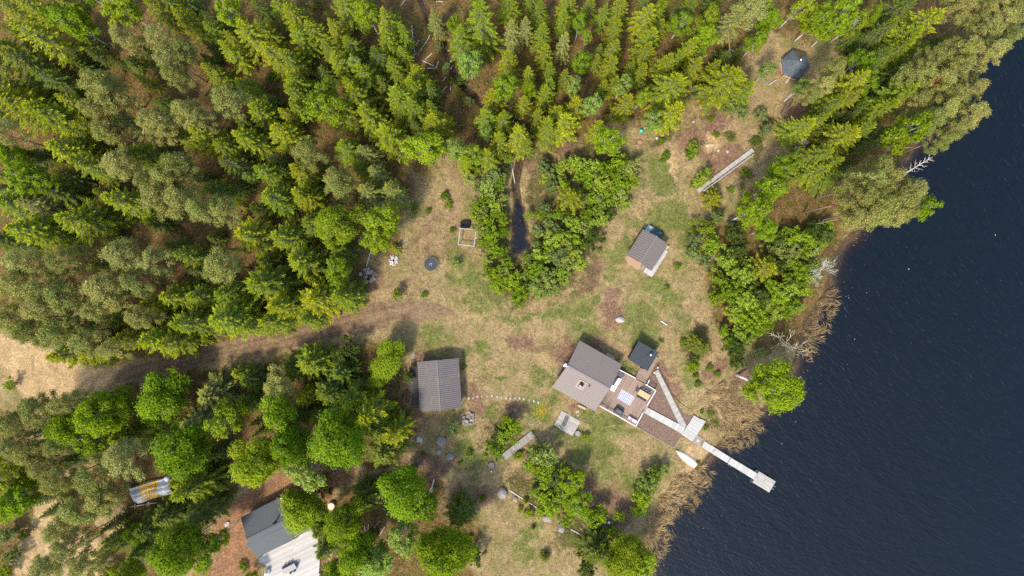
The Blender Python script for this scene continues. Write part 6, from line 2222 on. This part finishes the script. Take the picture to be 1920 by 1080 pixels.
    m.build('lid', paint('worn_pale_lid', (0.50, 0.44, 0.32)), t)


def slat_bench():
    t = thing('slatted_bench', 'black slatted bench standing on the small square platform', 'bench', (*P(1060, 791).xy, .16))
    a, b = (1063.5, 782.6), (1055.7, 799.5)
    for k in range(3):
        m = MB()
        o = (k - 1) * 3.0
        m.bar(P(a[0] + o * .86, a[1] + o * .36, .62), P(b[0] + o * .86, b[1] + o * .36, .62), .155, .045)
        m.build('slat', BLACK, t)
    for f in (.12, .88):
        q0 = (a[0] + (b[0] - a[0]) * f, a[1] + (b[1] - a[1]) * f)
        m = MB()
        m.bar(P(q0[0] - 3.2, q0[1] - 1.4, .56), P(q0[0] + 3.2, q0[1] + 1.4, .56), .05, .05)
        m.build('crosspiece', BLACK, t)
        for s in (-1, 1):
            m = MB()
            e = P(q0[0] + s * 3.0, q0[1] + s * 1.3, .56)
            m.bar(Vector((e.x, e.y, .165)), e, .05, .05, up=(1, 0, 0))
            m.build('leg', BLACK, t)
    m = MB()
    m.tube([P(1048.5, 797.5, .2), P(1054.5, 803.5, .2)], .03, 5)
    tag(m.build('dropped_rod', BLACK), 'thin black rod dropped on the square platform next to the bench', 'rod')


def tarp_pile():
    """A big striped tarpaulin thrown over a long pile; ridges run along its length."""
    A = [(234, 916), (313, 893.5), (321, 926), (252, 947)]
    p = [P(*q, 1.0) for q in A]
    ctr = sum(p, Vector((0, 0, 0))) / 4
    t = thing('tarped_pile', 'silver tarpaulin with wide amber band and white stripes covering a long pile', 'tarp', (ctr.x, ctr.y, 0))
    nu, nv = 90, 46
    rr = np.random.default_rng(8)
    jig = rr.random((nu + 1, nv + 1))
    vs, pat = [], []
    for i in range(nu + 1):
        for j in range(nv + 1):
            u, v = i / nu, j / nv
            vv = v
            # cross section: low bundle, valley, long roof, edge
            prof = 0.0
            for c, w, h in ((0.10, 0.11, 1.05), (0.42, 0.16, 1.45), (0.66, 0.30, 1.60)):
                prof = max(prof, h * math.exp(-((vv - c + 0.02 * math.sin(u * 7 + c * 9)) / w) ** 2))
            e = min(1, min(u, 1 - u) * 9)
            prof *= 0.35 + 0.65 * e ** 0.6
            sag = 0.06 * math.sin(u * 5.0) * math.sin(v * 6)
            q = lerp(lerp(p[0], p[1], u), lerp(p[3], p[2], u), v + 0.03 * math.sin(u * 9))
            q.x += 0.05 * math.sin(v * 13 + u * 3)
            vs.append((q.x, q.y, max(0.05, prof + sag)))
            band = 0.30 + 0.10 * v - 0.05 < u < 0.72 + 0.02 * math.sin(v * 8)
            uu = u - 0.07 * v
            if band:
                k = (uu - 0.25) / 0.085 % 1.0
                pat.append((0.55, 0.53, 0.49, 1) if (k < 0.30 and 0.30 < uu < 0.66) else (0.72, 0.40, 0.012, 1))
            else:
                g = 0.40 if u < .4 else 0.62
                pat.append((g, g * 1.01, g * 1.02, 1))
    fs = [(i * (nv + 1) + j, i * (nv + 1) + j + 1, (i + 1) * (nv + 1) + j + 1, (i + 1) * (nv + 1) + j) for i in range(nu) for j in range(nv)]
    o = bpy.data.objects.new('tarpaulin', mesh_quads('tarpaulin', [(v[0] - ctr.x, v[1] - ctr.y, v[2]) for v in vs], fs, attr_col('striped_tarpaulin', 0.35, 0.5, 0.12, 5), {'pat': np.array(pat)}, smooth=True))
    C.objects.link(o)
    o.parent = t
    sol = o.modifiers.new('cloth', 'SOLIDIFY')
    sol.thickness = 0.02
    # dark tube laid along the valley and rails at the lower edge
    m = MB()
    m.tube([P(243, 915.5, .75), P(280, 906.5, .8), P(312, 898, .75)], .16, 6)
    m.build('dark_strip', BLACK, t)
    m = MB()
    m.bar(P(244.5, 950.5, .5), P(293.5, 942.5, .5), .14, .12)
    m.build('rail', WOOD_NEW, t)
    for q in ((253, 949), (276.3, 945.5), (279.3, 945)):
        m = MB()
        m.bar(P(q[0] - .2, q[1] + 4, .1), P(q[0] + .2, q[1] - 4, .75), .12, .10)
        m.build('stake', WOOD_NEW, t)
    m = MB()
    c = P(311.5, 898.5, 1.0)
    m.lathe((c.x, c.y, .2), [(.5, 0), (.55, .3), (.5, .75), (.3, .95), (.02, 1.0)], 14)
    m.build('bundle_end', paint('grey_tarp_fold', (0.50, 0.50, 0.50), 0.4, 0.5), t)


def house_terrace_set():
    z = .36
    navy = paint('navy_cushion', (0.022, 0.035, 0.11), 0.8, 0.2, 0.15, 5.0)
    t, p = table('terrace_table', 'weathered grey table on the bleached terrace with navy chairs', [(527, 1069), (551.2, 1056), (556, 1064.8), (532.4, 1078)], z, .74, WOOD_GREY, WOOD_GREY2, 5)
    c = sum(p, Vector((0, 0))) / 4
    al, no = (p[1] - p[0]).normalized(), (p[0] - p[3]).normalized()
    ang = math.atan2(no.y, no.x) - PI / 2
    first = None
    for a, b, r, w in ((-.75, .62, 0, 'house side, outer end'), (0.0, .62, 0, 'house side, in the middle'), (.72, .62, 0, 'house side, end nearest the birches'), (1.5, 0, -PI / 2, 'head, end nearest the birches'), (-.1, -.66, PI, 'open side, outer half'), (.72, -.66, PI, 'open side, half nearest the birches')):
        q = c + al * a + no * b
        lab = 'navy cushioned chair at the grey terrace table, ' + w
        if first is None:
            first = make_chair('cushioned_chair', lab, navy, BLACK, (q.x, q.y, z), ang + PI + r, 'navy chairs around the grey terrace table')
        else:
            copy_thing(first, (q.x, q.y, z), ang + PI + r, lab)
    c = P(500, 1074, z + .8)
    t = thing('terrace_heater', 'upright white cabinet with a dark top at the outer edge of the bleached terrace', 'cabinet', (c.x, c.y, z))
    m = MB()
    m.prism([(c.x - .38, c.y - .5), (c.x + .3, c.y - .5), (c.x + .38, c.y + .5), (c.x - .3, c.y + .5)], z, z + .95)
    m.build('body', WHITEPLASTIC, t, bevel=.06)
    m = MB()
    m.prism([(c.x - .25, c.y - .1), (c.x + .25, c.y - .1), (c.x + .28, c.y + .42), (c.x - .22, c.y + .42)], z + .96, z + 1.05)
    m.build('hatch', GREYPLASTIC, t, bevel=.03)
    c = P(599.8, 1078, .6)
    t = thing('gas_bottle', 'small white gas bottle standing beside the bleached terrace edge', 'gas bottle', (c.x, c.y, 0))
    m = MB()
    m.lathe((c.x, c.y, 0), [(.2, 0), (.26, .06), (.26, .6), (.18, .74), (.05, .78)], 16)
    m.build('bottle', WHITEPLASTIC, t, smooth=True)
    m = MB()
    m.lathe((c.x, c.y, .78), [(.12, 0), (.12, .12), (.1, .13), (.1, .02)], 12)
    m.build('collar', STEEL, t)


def dead_and_bare():
    tr, me, lf = make_bare(11, MATS, 8.5, 4.6, 3, 'pale_bark', 1.0, 2.0)
    c = P(1488, 650, 5.5)
    t = thing('bare_oak', 'leafless pale branched tree spreading over the shore above the big birch', 'tree', (c.x, c.y, gz(1440, 640)))
    for nm, m_ in (('trunk', tr), ('crown', me), ('young_leaves', lf)):
        o = bpy.data.objects.new(nm, m_)
        C.objects.link(o)
        o.parent = t
        o.color = (0.20, 0.17, 0.03, 1)
    tr, me, lf = make_bare(23, MATS, 7, 3.8, 3, 'silver_bark', 1.1, 7.0)
    c = P(1535, 513, 4.5)
    t = thing('silver_willow', 'silvery grey half bare willow leaning over the water edge', 'tree', (c.x, c.y, gz(1520, 515)))
    for nm, m_ in (('trunk', tr), ('crown', me), ('young_leaves', lf)):
        o = bpy.data.objects.new(nm, m_)
        C.objects.link(o)
        o.parent = t
        o.color = (0.24, 0.28, 0.17, 1)
    # dead top lying in the lake
    t = thing('dead_tree', 'white dead branched tree lying in the lake below the pines', 'tree', (*P(1720, 312).xy, -.42))
    rr = random.Random(5)
    a, b = P(1697, 325, -.1), P(1749, 294, .5)
    m = MB()
    main = bend(a, b, 6, rr, .015)
    m.tube(main, [.13, .12, .10, .09, .07, .05, .02], 6)
    m.build('trunk', MATS['grey_bark'], t)
    for k in range(1, 6):
        for s in (-1, 1):
            d = (b - a).normalized()
            n = Vector((-d.y, d.x, 0)) * s
            L = rr.uniform(.9, 2.2) * (1 - .1 * k)
            e = main[k] + n * L * .75 + d * L * .55 + Vector((0, 0, rr.uniform(-.1, .9)))
            m = MB()
            pts = bend(main[k], e, 3, rr, .08)
            m.tube(pts, [.05, .04, .03, .012], 5)
            for w in (1, 2):
                e2 = pts[w] + Vector((rr.uniform(-1, 1), rr.uniform(-1, 1), rr.uniform(-.2, .6))) * .6
                m.tube([pts[w], e2], [.025, .01], 4)
            m.build('branch', MATS['grey_bark'], t)
    # the lakeside birch leans far out over the water
    tm, cm = make_broadleaf(991, MATS, 13.0, 4.2, 'birch_leaf', 20, nclump=50, bottom=0.34, lean=5.2, stout=2.0)
    b0 = P(1380, 702.5, 0)
    c0 = P(1464, 738, 9.0)
    root = thing('birch_tree', 'big bright birch with thick white trunk leaning far out over the lake', 'birch', (b0.x, b0.y, gz(1380, 702)))
    for nm, me in (('trunk', tm), ('crown', cm)):
        o = bpy.data.objects.new(nm, me)
        C.objects.link(o)
        o.parent = root
        o.rotation_euler = (0, 0, math.atan2(c0.y - b0.y, c0.x - b0.x))
        o.color = (0.20, 0.27, 0.014, 1)
    # dead pole rising from the stone heap
    b0 = P(1371, 121, 0)
    m = MB()
    top = P(1365.5, 60, 11)
    m.tube([Vector((b0.x, b0.y, 0)), lerp(Vector((b0.x, b0.y, 0)), top, .5), top], [.16, .13, .05], 7)
    tag(m.build('dead_pole', MATS['pine_bark']), 'bare dead standing trunk rising from the pale stone heap', 'trunk')
    t = thing('birch_tree', 'birch with a long white leaning trunk and its crown beyond the photo edge', 'birch', (*P(250, 50).xy, 0))
    m = MB()
    m.tube([P(250, 50, 0), P(213, 24, 7), P(160, -14, 14.5)], [.17, .14, .06], 7)
    m.build('trunk', MATS['birch_bark'], t)


furnish_terrace()
boat()
trampoline()
frame_and_box()
stones()
logs_and_poles()
slat_bench()
tarp_pile()
house_terrace_set()
dead_and_bare()
# ================================================================== what nobody could count: grass, undergrowth, reeds
def stuff_mat(name, trans=0.25):
    m, nt, out = new_mat(name)
    at = nd(nt, 'ShaderNodeAttribute', attribute_name='pat')
    d = nd(nt, 'ShaderNodeBsdfDiffuse')
    t = nd(nt, 'ShaderNodeBsdfTranslucent')
    nt.links.new(at.outputs['Color'], d.inputs['Color'])
    nt.links.new(at.outputs['Color'], t.inputs['Color'])
    mx = nd(nt, 'ShaderNodeMixShader')
    mx.inputs[0].default_value = trans
    nt.links.new(d.outputs[0], mx.inputs[1])
    nt.links.new(t.outputs[0], mx.inputs[2])
    nt.links.new(mx.outputs[0], out.inputs['Surface'])
    return m


def blades(name, px, py, zoff, length, width, tilt, cols, mat, r, azim=None):
    """One thin leaf per place; tilt 0 lies flat, 1 stands up."""
    n = len(px)
    az = r.uniform(0, 2 * PI, n) if azim is None else azim
    el = np.clip(tilt, -0.2, 1) * PI / 2
    u = np.stack([np.cos(az) * np.cos(el), np.sin(az) * np.cos(el), np.sin(el)], -1)
    s = np.stack([-np.sin(az), np.cos(az), r.uniform(-.4, .4, n)], -1)
    z = land_z(px, py) + zoff
    cen = np.stack([(px - 960) / 10, (540 - py) / 10, z], -1) + u * (length / 2)[:, None]
    V, F = leaf_quads(cen, u * (length / 2)[:, None], s * (width / 2)[:, None])
    o = bpy.data.objects.new(name, mesh_quads(name, V, F, mat, {'pat': np.repeat(np.concatenate([cols, np.ones((n, 1))], 1), 4, 0)}))
    C.objects.link(o)
    tag(o, kind='stuff')
    return o


def pick(r, n, pal):
    pal = np.array(pal)
    c = pal[r.integers(0, len(pal), n)]
    return c * r.uniform(0.7, 1.3, (n, 1)) * r.uniform(0.93, 1.07, (n, 3))


SOLID = [[(1064, 686), (1086.7, 638.3), (1166, 683), (1231, 734), (1192, 802), (1115, 772), (1035, 726)], [(766, 686), (860, 671), (866, 765), (786, 772)], [(1174, 479), (1218, 419), (1254, 458), (1223, 522)], [(1178, 674), (1198, 639), (1236, 668), (1213, 722)],
         [(450, 970), (549, 921), (605, 965), (600, 1100), (480, 1100)], [(1210, 762), (1230, 700), (1300, 779), (1323, 790), (1262, 842), (1192, 800)], [(1053, 769), (1089, 790), (1073, 818), (1038, 797)], [(1227, 697), (1235, 693), (1290, 798), (1276, 803)]]


def clear_of_solids(x, y):
    k = np.ones(len(x), dtype=bool)
    for p in SOLID:
        k &= sdist(p, x, y) > 1.0
    return k


def scatter_stuff():
    r = np.random.default_rng(77)
    mat = stuff_mat('grass_and_leaves')
    # grass of the clearing
    n = 150000
    x, y = r.uniform(700, 1520, n), r.uniform(180, 1085, n)
    za, zb, wet, track, sand = zones(x, y)
    k = (za[:, 3] < 0.5) & (wet < 0.5) & (zb[:, 0] < .5) & (sdist(SHORE, x, y) > 8) & clear_of_solids(x, y)
    clump = vnoise(x, y, 5, 31) * 0.6 + vnoise(x, y, 16, 32) * 0.5
    k &= r.random(n) < np.clip(clump * 1.6 - 0.45, 0.04, 1) * np.where(track > .5, .25, 1)
    x, y, za, clump = x[k], y[k], za[k], clump[k]
    n = len(x)
    green = r.random(n) < np.clip(za[:, 0] * 1.0 + (clump - .52) * 0.8, 0.10, .9)
    cols = np.where(green[:, None], pick(r, n, [(.075, .095, .016), (.105, .125, .025), (.055, .08, .014), (.14, .15, .04)]), pick(r, n, [(.27, .185, .10), (.32, .23, .125), (.19, .125, .065), (.14, .09, .045)]))
    blades('grass', x, y, 0.0, r.uniform(.10, .34, n), r.uniform(.04, .10, n), r.uniform(.1, .75, n), cols, mat, r)
    # forest undergrowth: bilberry, moss tussocks, ferns, dead twigs
    n = 170000
    x, y = r.uniform(-30, 1800, n), r.uniform(-30, 1100, n)
    za, zb, wet, track, sand = zones(x, y)
    clump = vnoise(x, y, 9, 41) * .6 + vnoise(x, y, 28, 42) * .55
    w = np.maximum(za[:, 3], np.clip(zb[:, 2] * 1.2 - .2, 0, 1))
    k = (r.random(n) < w * np.clip(clump * 2.4 - 0.9, 0.03, 1)) & (track < .4) & (sand < .5) & (sdist(SHORE, x, y) > 8) & (ldist(STREAM, x, y) > 9) & clear_of_solids(x, y)
    x, y, clump = x[k], y[k], clump[k]
    n = len(x)
    hue = vnoise(x, y, 22, 43)
    thick = zb[k, 2]
    cols = np.where((hue > .62)[:, None], pick(r, n, [(.19, .105, .045), (.14, .075, .032), (.25, .16, .08)]), np.where((hue < .35)[:, None], pick(r, n, [(.115, .125, .022), (.085, .10, .02), (.15, .145, .03)]), pick(r, n, [(.055, .075, .016), (.08, .095, .02), (.06, .06, .02)])))
    cols = np.where(((thick > .5) & (r.random(n) < .75))[:, None], pick(r, n, [(.12, .18, .02), (.16, .215, .03), (.09, .13, .018), (.13, .12, .04)]), cols)
    blades('undergrowth', x, y, r.uniform(0.02, .55, n) * np.clip(clump, 0, 1), r.uniform(.18, .42, n), r.uniform(.10, .24, n), r.uniform(-.1, .5, n), cols, mat, r)
    # brown brush and dead twigs
    n = 26000
    x, y = r.uniform(0, 1800, n), r.uniform(-30, 1085, n)
    za, zb, wet, track, sand = zones(x, y)
    k = (r.random(n) < np.maximum(za[:, 1], za[:, 3] * .55) * np.clip(vnoise(x, y, 16, 51) * 1.6 - .4, 0, 1)) & (sdist(SHORE, x, y) > 4) & (track < .4) & clear_of_solids(x, y)
    x, y = x[k], y[k]
    n = len(x)
    blades('dead_twigs', x, y, r.uniform(.02, .25, n), r.uniform(.3, 1.2, n), r.uniform(.02, .055, n), r.uniform(-.05, .25, n), pick(r, n, [(.24, .17, .12), (.32, .25, .19), (.15, .095, .06), (.40, .33, .27)]), mat, r)
    # reeds along the shore
    beds = [([(1290, 880), (1318, 872), (1300, 905), (1284, 935), (1262, 965), (1240, 995), (1222, 1020), (1205, 1030), (1214, 980), (1240, 925), (1262, 895)], 5200, .95), ([(1318, 735), (1345, 712), (1398, 716), (1410, 742), (1425, 770), (1400, 795), (1362, 822), (1340, 800), (1322, 770)], 4200, .75),
            ([(1505, 610), (1530, 570), (1558, 540), (1575, 560), (1556, 610), (1530, 650), (1510, 680), (1500, 660)], 1100, .35), ([(1210, 1040), (1235, 1000), (1262, 985), (1245, 1030), (1222, 1070), (1206, 1080)], 900, .45), ([(1345, 835), (1380, 800), (1425, 780), (1440, 800), (1400, 830), (1365, 850)], 900, .4), ([(1300, 900), (1340, 880), (1330, 920), (1290, 960), (1272, 960)], 700, .4)]
    X, Y, Tn = [], [], []
    for poly, cnt, tn in beds:
        p = np.array(poly)
        xx, yy = r.uniform(p[:, 0].min(), p[:, 0].max(), cnt * 3), r.uniform(p[:, 1].min(), p[:, 1].max(), cnt * 3)
        d = sdist(poly, xx, yy) + (vnoise(xx, yy, 7, 61) - .5) * 16
        kk = (d < 0) & (r.random(cnt * 3) < np.clip(vnoise(xx, yy, 5, 62) * 2.2 - .55, 0.05, 1))
        xx, yy = xx[kk][:cnt], yy[kk][:cnt]
        X.append(xx)
        Y.append(yy)
        Tn.append(np.full(len(xx), tn))
    x, y, tn = np.concatenate(X), np.concatenate(Y), np.concatenate(Tn)
    n = len(x)
    az = (vnoise(x, y, 12, 63) - .5) * 4.2 - 0.7 + r.normal(size=n) * .35
    z0 = np.maximum(-0.42 - land_z(x, y), 0) + r.uniform(0, .25, n)
    blades('dead_reeds', x, y, z0, r.uniform(.6, 1.7, n), r.uniform(.045, .11, n), r.uniform(.0, .45, n), pick(r, n, [(.38, .265, .125), (.29, .20, .095), (.45, .325, .165), (.20, .135, .065)]) * (0.55 + .45 * tn[:, None]), mat, r, az)
    # bits floating on the lake near the shore
    n = 900
    x, y = r.uniform(1230, 1640, n), r.uniform(420, 1070, n)
    s = sdist(SHORE, x, y)
    k = (s < -6) & (s > -95) & (r.random(n) < np.exp(s / 40))
    x, y = x[k], y[k]
    n = len(x)
    blades('floating_leaves', x, y, -0.405 - land_z(x, y), r.uniform(.12, .35, n), r.uniform(.05, .12, n), np.zeros(n), pick(r, n, [(.42, .30, .20), (.50, .40, .30), (.24, .18, .10)]), mat, r)
    # dandelions
    n = 260
    x, y = r.normal(1016, 9, n), r.normal(772, 8, n)
    blades('dandelion_flowers', x, y, r.uniform(.08, .16, n), np.full(n, .11), np.full(n, .11), np.zeros(n), pick(r, n, [(.62, .44, .015), (.60, .36, .02)]), mat, r)


scatter_stuff()
# ================================================================== one telling label for every tree
LAND = [(808, 495, 'trampoline'), (876, 445, 'white timber frame'), (872, 414, 'black compost box'), (975, 430, 'black pond'), (1213, 465, 'storehouse with the blue tarp'), (1206, 667, 'sauna hut'),
        (1075, 690, 'largest cabin'), (824, 722, 'long storage shed'), (776, 724, 'black wood store'), (972, 836, 'plank footbridge'), (1064, 793, 'square platform'), (1490, 120, 'six sided grill hut'),
        (1360, 320, 'long boardwalk on the stony slope'), (1202, 245, 'turquoise ball'), (620, 949, 'stone well'), (500, 980, 'dark grey roofed house'), (575, 1040, 'bleached terrace'), (280, 920, 'striped tarpaulin pile'),
        (1270, 850, 'bow of the rowing boat'), (1320, 790, 'lakeside platform'), (1720, 312, 'dead tree in the lake'), (1535, 513, 'silvery willow'), (1480, 652, 'leafless pale tree'), (80, 690, 'sandy clearing'),
        (739, 488, 'white log heap'), (1368, 103, 'pale round stone heap'), (941, 925, 'large pinkish grey boulder'), (1052, 990, 'dark mossy boulder with the brown cap'), (688, 500, 'long leaning grey pole'), (1141, 980, 'blue marker post'),
        (1245, 605, 'white pipe on the lawn'), (1163, 599, 'pale boulder on the lawn'), (775, 660, 'short wooden ladder'), (1009, 755, 'dandelion grass'), (840, 110, 'felled stems on the brush strip'), (1503, 263, 'huge boulder at the forest edge'),
        (1338, 272, 'flat sandy coloured slab'), (962, 324, 'white fallen birch stem'), (877, 784, 'brown round stone heap'), (425, 983, 'pale stone on the rusty drive'), (1627, 92, 'big dark boulder by the grill hut'), (215, 22, 'long white leaning trunk'),
        (0, 0, 'upper left corner of the photo'), (1300, 0, 'middle of the upper photo edge'), (0, 1080, 'lower left corner of the photo'), (640, 0, 'brush strip at the upper photo edge'), (0, 540, 'middle of the left photo edge'), (300, 1080, 'lower photo edge below the tarpaulin pile')]
LOOK = {'S': 'yellow green', 's': 'dark green', 'G': 'pale grey green', 'B': 'bright green', 'b': 'pale green', 'P': 'olive grey', 'Y': 'golden green young', 'y': 'dark young', 'W': 'fresh green', 'w': 'greyish green', 'd': 'dark green', 'J': 'low green', 'L': 'lime yellow'}
ZONE = [('in the wet thicket around the black pond', [(860, 300), (1000, 270), (1210, 290), (1200, 350), (1100, 470), (1060, 560), (960, 580), (900, 500), (880, 400)]),
        ('in the thicket between lawn and lake', [(1280, 300), (1420, 320), (1560, 400), (1600, 440), (1510, 640), (1400, 730), (1270, 720), (1280, 480)]),
        ('in the wood along the lake beyond the grill hut', [(1400, -80), (1960, -80), (1960, 420), (1600, 440), (1440, 370), (1420, 300), (1530, 220), (1540, 140), (1450, 140)]),
        ('on the stony slope around the long boardwalk', [(1220, 200), (1430, 190), (1470, 300), (1400, 380), (1260, 360)]),
        ('in the grove beside the plank footbridge', [(870, 780), (1130, 780), (1260, 860), (1230, 1100), (900, 1100)]),
        ('in the wood below the dirt track', [(-100, 720), (300, 690), (560, 640), (780, 640), (780, 880), (640, 880), (430, 900), (430, 1120), (-100, 1120)]),
        ('in the birch grove beside the bleached terrace', [(430, 860), (640, 860), (880, 880), (900, 1120), (430, 1120)]),
        ('in the forest columns above the pond thicket', [(740, -80), (1420, -80), (1420, 200), (1200, 260), (1000, 300), (800, 330), (740, 160)]),
        ('in the dense forest above the dirt track', [(-200, -200), (760, -200), (800, 330), (700, 600), (200, 740), (-200, 700)])]


def name_the_trees():
    used = set()
    cats = {}
    for k, t in enumerate(TREES):
        cats.setdefault(t[4]['category'], []).append(k)
    inframe = lambda t: -20 < t[1] < 1940 and -20 < t[2] < 1100
    for x, y, what in LAND:
        for cat, idx in cats.items():
            best = min((k for k in idx if inframe(TREES[k])), key=lambda k: math.hypot(TREES[k][1] - x, TREES[k][2] - y) - 0.5 * TREES[k][3])
            t = TREES[best]
            if best in used or math.hypot(t[1] - x, t[2] - y) > 120:
                continue
            used.add(best)
            t[4]['label'] = '%s %s standing nearest the %s' % (LOOK[t[0]], cat, what)
    zones_ = {}
    for k, t in enumerate(TREES):
        X, Y = np.array([float(t[1])]), np.array([float(t[2])])
        z = next((nm for nm, p in ZONE if sdist(p, X, Y)[0] < 0), 'on the open grass of the clearing')
        t[4]['group'] = '%s %s' % ({'spruce': 'spruces', 'birch': 'birches', 'pine': 'pines', 'shrub': 'shrubs', 'bush': 'bushes'}[t[4]['category']], z)
        if k not in used:
            zones_.setdefault((LOOK[t[0]], t[4]['category'], z), []).append(k)
    for (look, cat, z), idx in zones_.items():
        idx.sort(key=lambda k: TREES[k][3])
        for n, k in enumerate(idx):
            o = TREES[k][4]
            if len(idx) > 2 and n == 0:
                o['label'] = 'smallest crowned %s %s %s' % (look, cat, z)
            elif len(idx) > 1 and n == len(idx) - 1:
                o['label'] = 'widest crowned %s %s %s' % (look, cat, z)
            else:
                o['label'] = ('middling %s %s ' % (look, cat) if len(idx) > 2 else '%s %s ' % (look, cat)) + z
            o['group'] = '%s %s %s' % (look, cat, z)
# ================================================================== light, camera
def light_and_camera():
    az = math.atan2(0.87, 0.50)                 # the way the light travels over the ground
    el = math.radians(55)
    d = Vector((math.cos(az) * math.cos(el), math.sin(az) * math.cos(el), -math.sin(el)))
    L = bpy.data.lights.new('sun', 'SUN')
    L.energy = 2.2
    L.angle = math.radians(7.0)
    L.color = (1.0, 0.93, 0.80)
    o = bpy.data.objects.new('sun', L)
    C.objects.link(o)
    o.rotation_euler = d.to_track_quat('-Z', 'Y').to_euler()
    o.location = (0, 0, 60)
    w = bpy.data.worlds.new('World')
    scene.world = w
    w.use_nodes = True
    nt = w.node_tree
    nt.nodes.clear()
    sky = nd(nt, 'ShaderNodeTexSky', sky_type='NISHITA', sun_disc=False)
    sky.sun_elevation = el
    sky.sun_rotation = math.atan2(-d.x, -d.y)
    sky.altitude = 150
    sky.air_density = 1.2
    sky.dust_density = 2.0
    bg = nd(nt, 'ShaderNodeBackground', i_Strength=SKY)
    nt.links.new(sky.outputs[0], bg.inputs[0])
    out = nd(nt, 'ShaderNodeOutputWorld')
    nt.links.new(bg.outputs[0], out.inputs[0])
    cam = bpy.data.cameras.new('drone_camera')
    cam.sensor_width = 36
    cam.lens = 24
    cam.clip_end = 3000
    co = bpy.data.objects.new('drone_camera', cam)
    C.objects.link(co)
    co.location = (0, 0, H)
    co.rotation_euler = (0, 0, 0)
    scene.camera = co
    scene.view_settings.view_transform = 'Standard'
    scene.view_settings.look = 'None'
    scene.view_settings.exposure = EXPO
    scene.view_settings.gamma = 1
    scene.render.engine = 'CYCLES'
    scene.cycles.max_bounces = 6
    scene.cycles.transparent_max_bounces = 8
    scene.cycles.use_denoising = False


SKY = 0.15
EXPO = 1.4
build_land()
build_water()
sow()
fill_gaps()
name_the_trees()
light_and_camera()
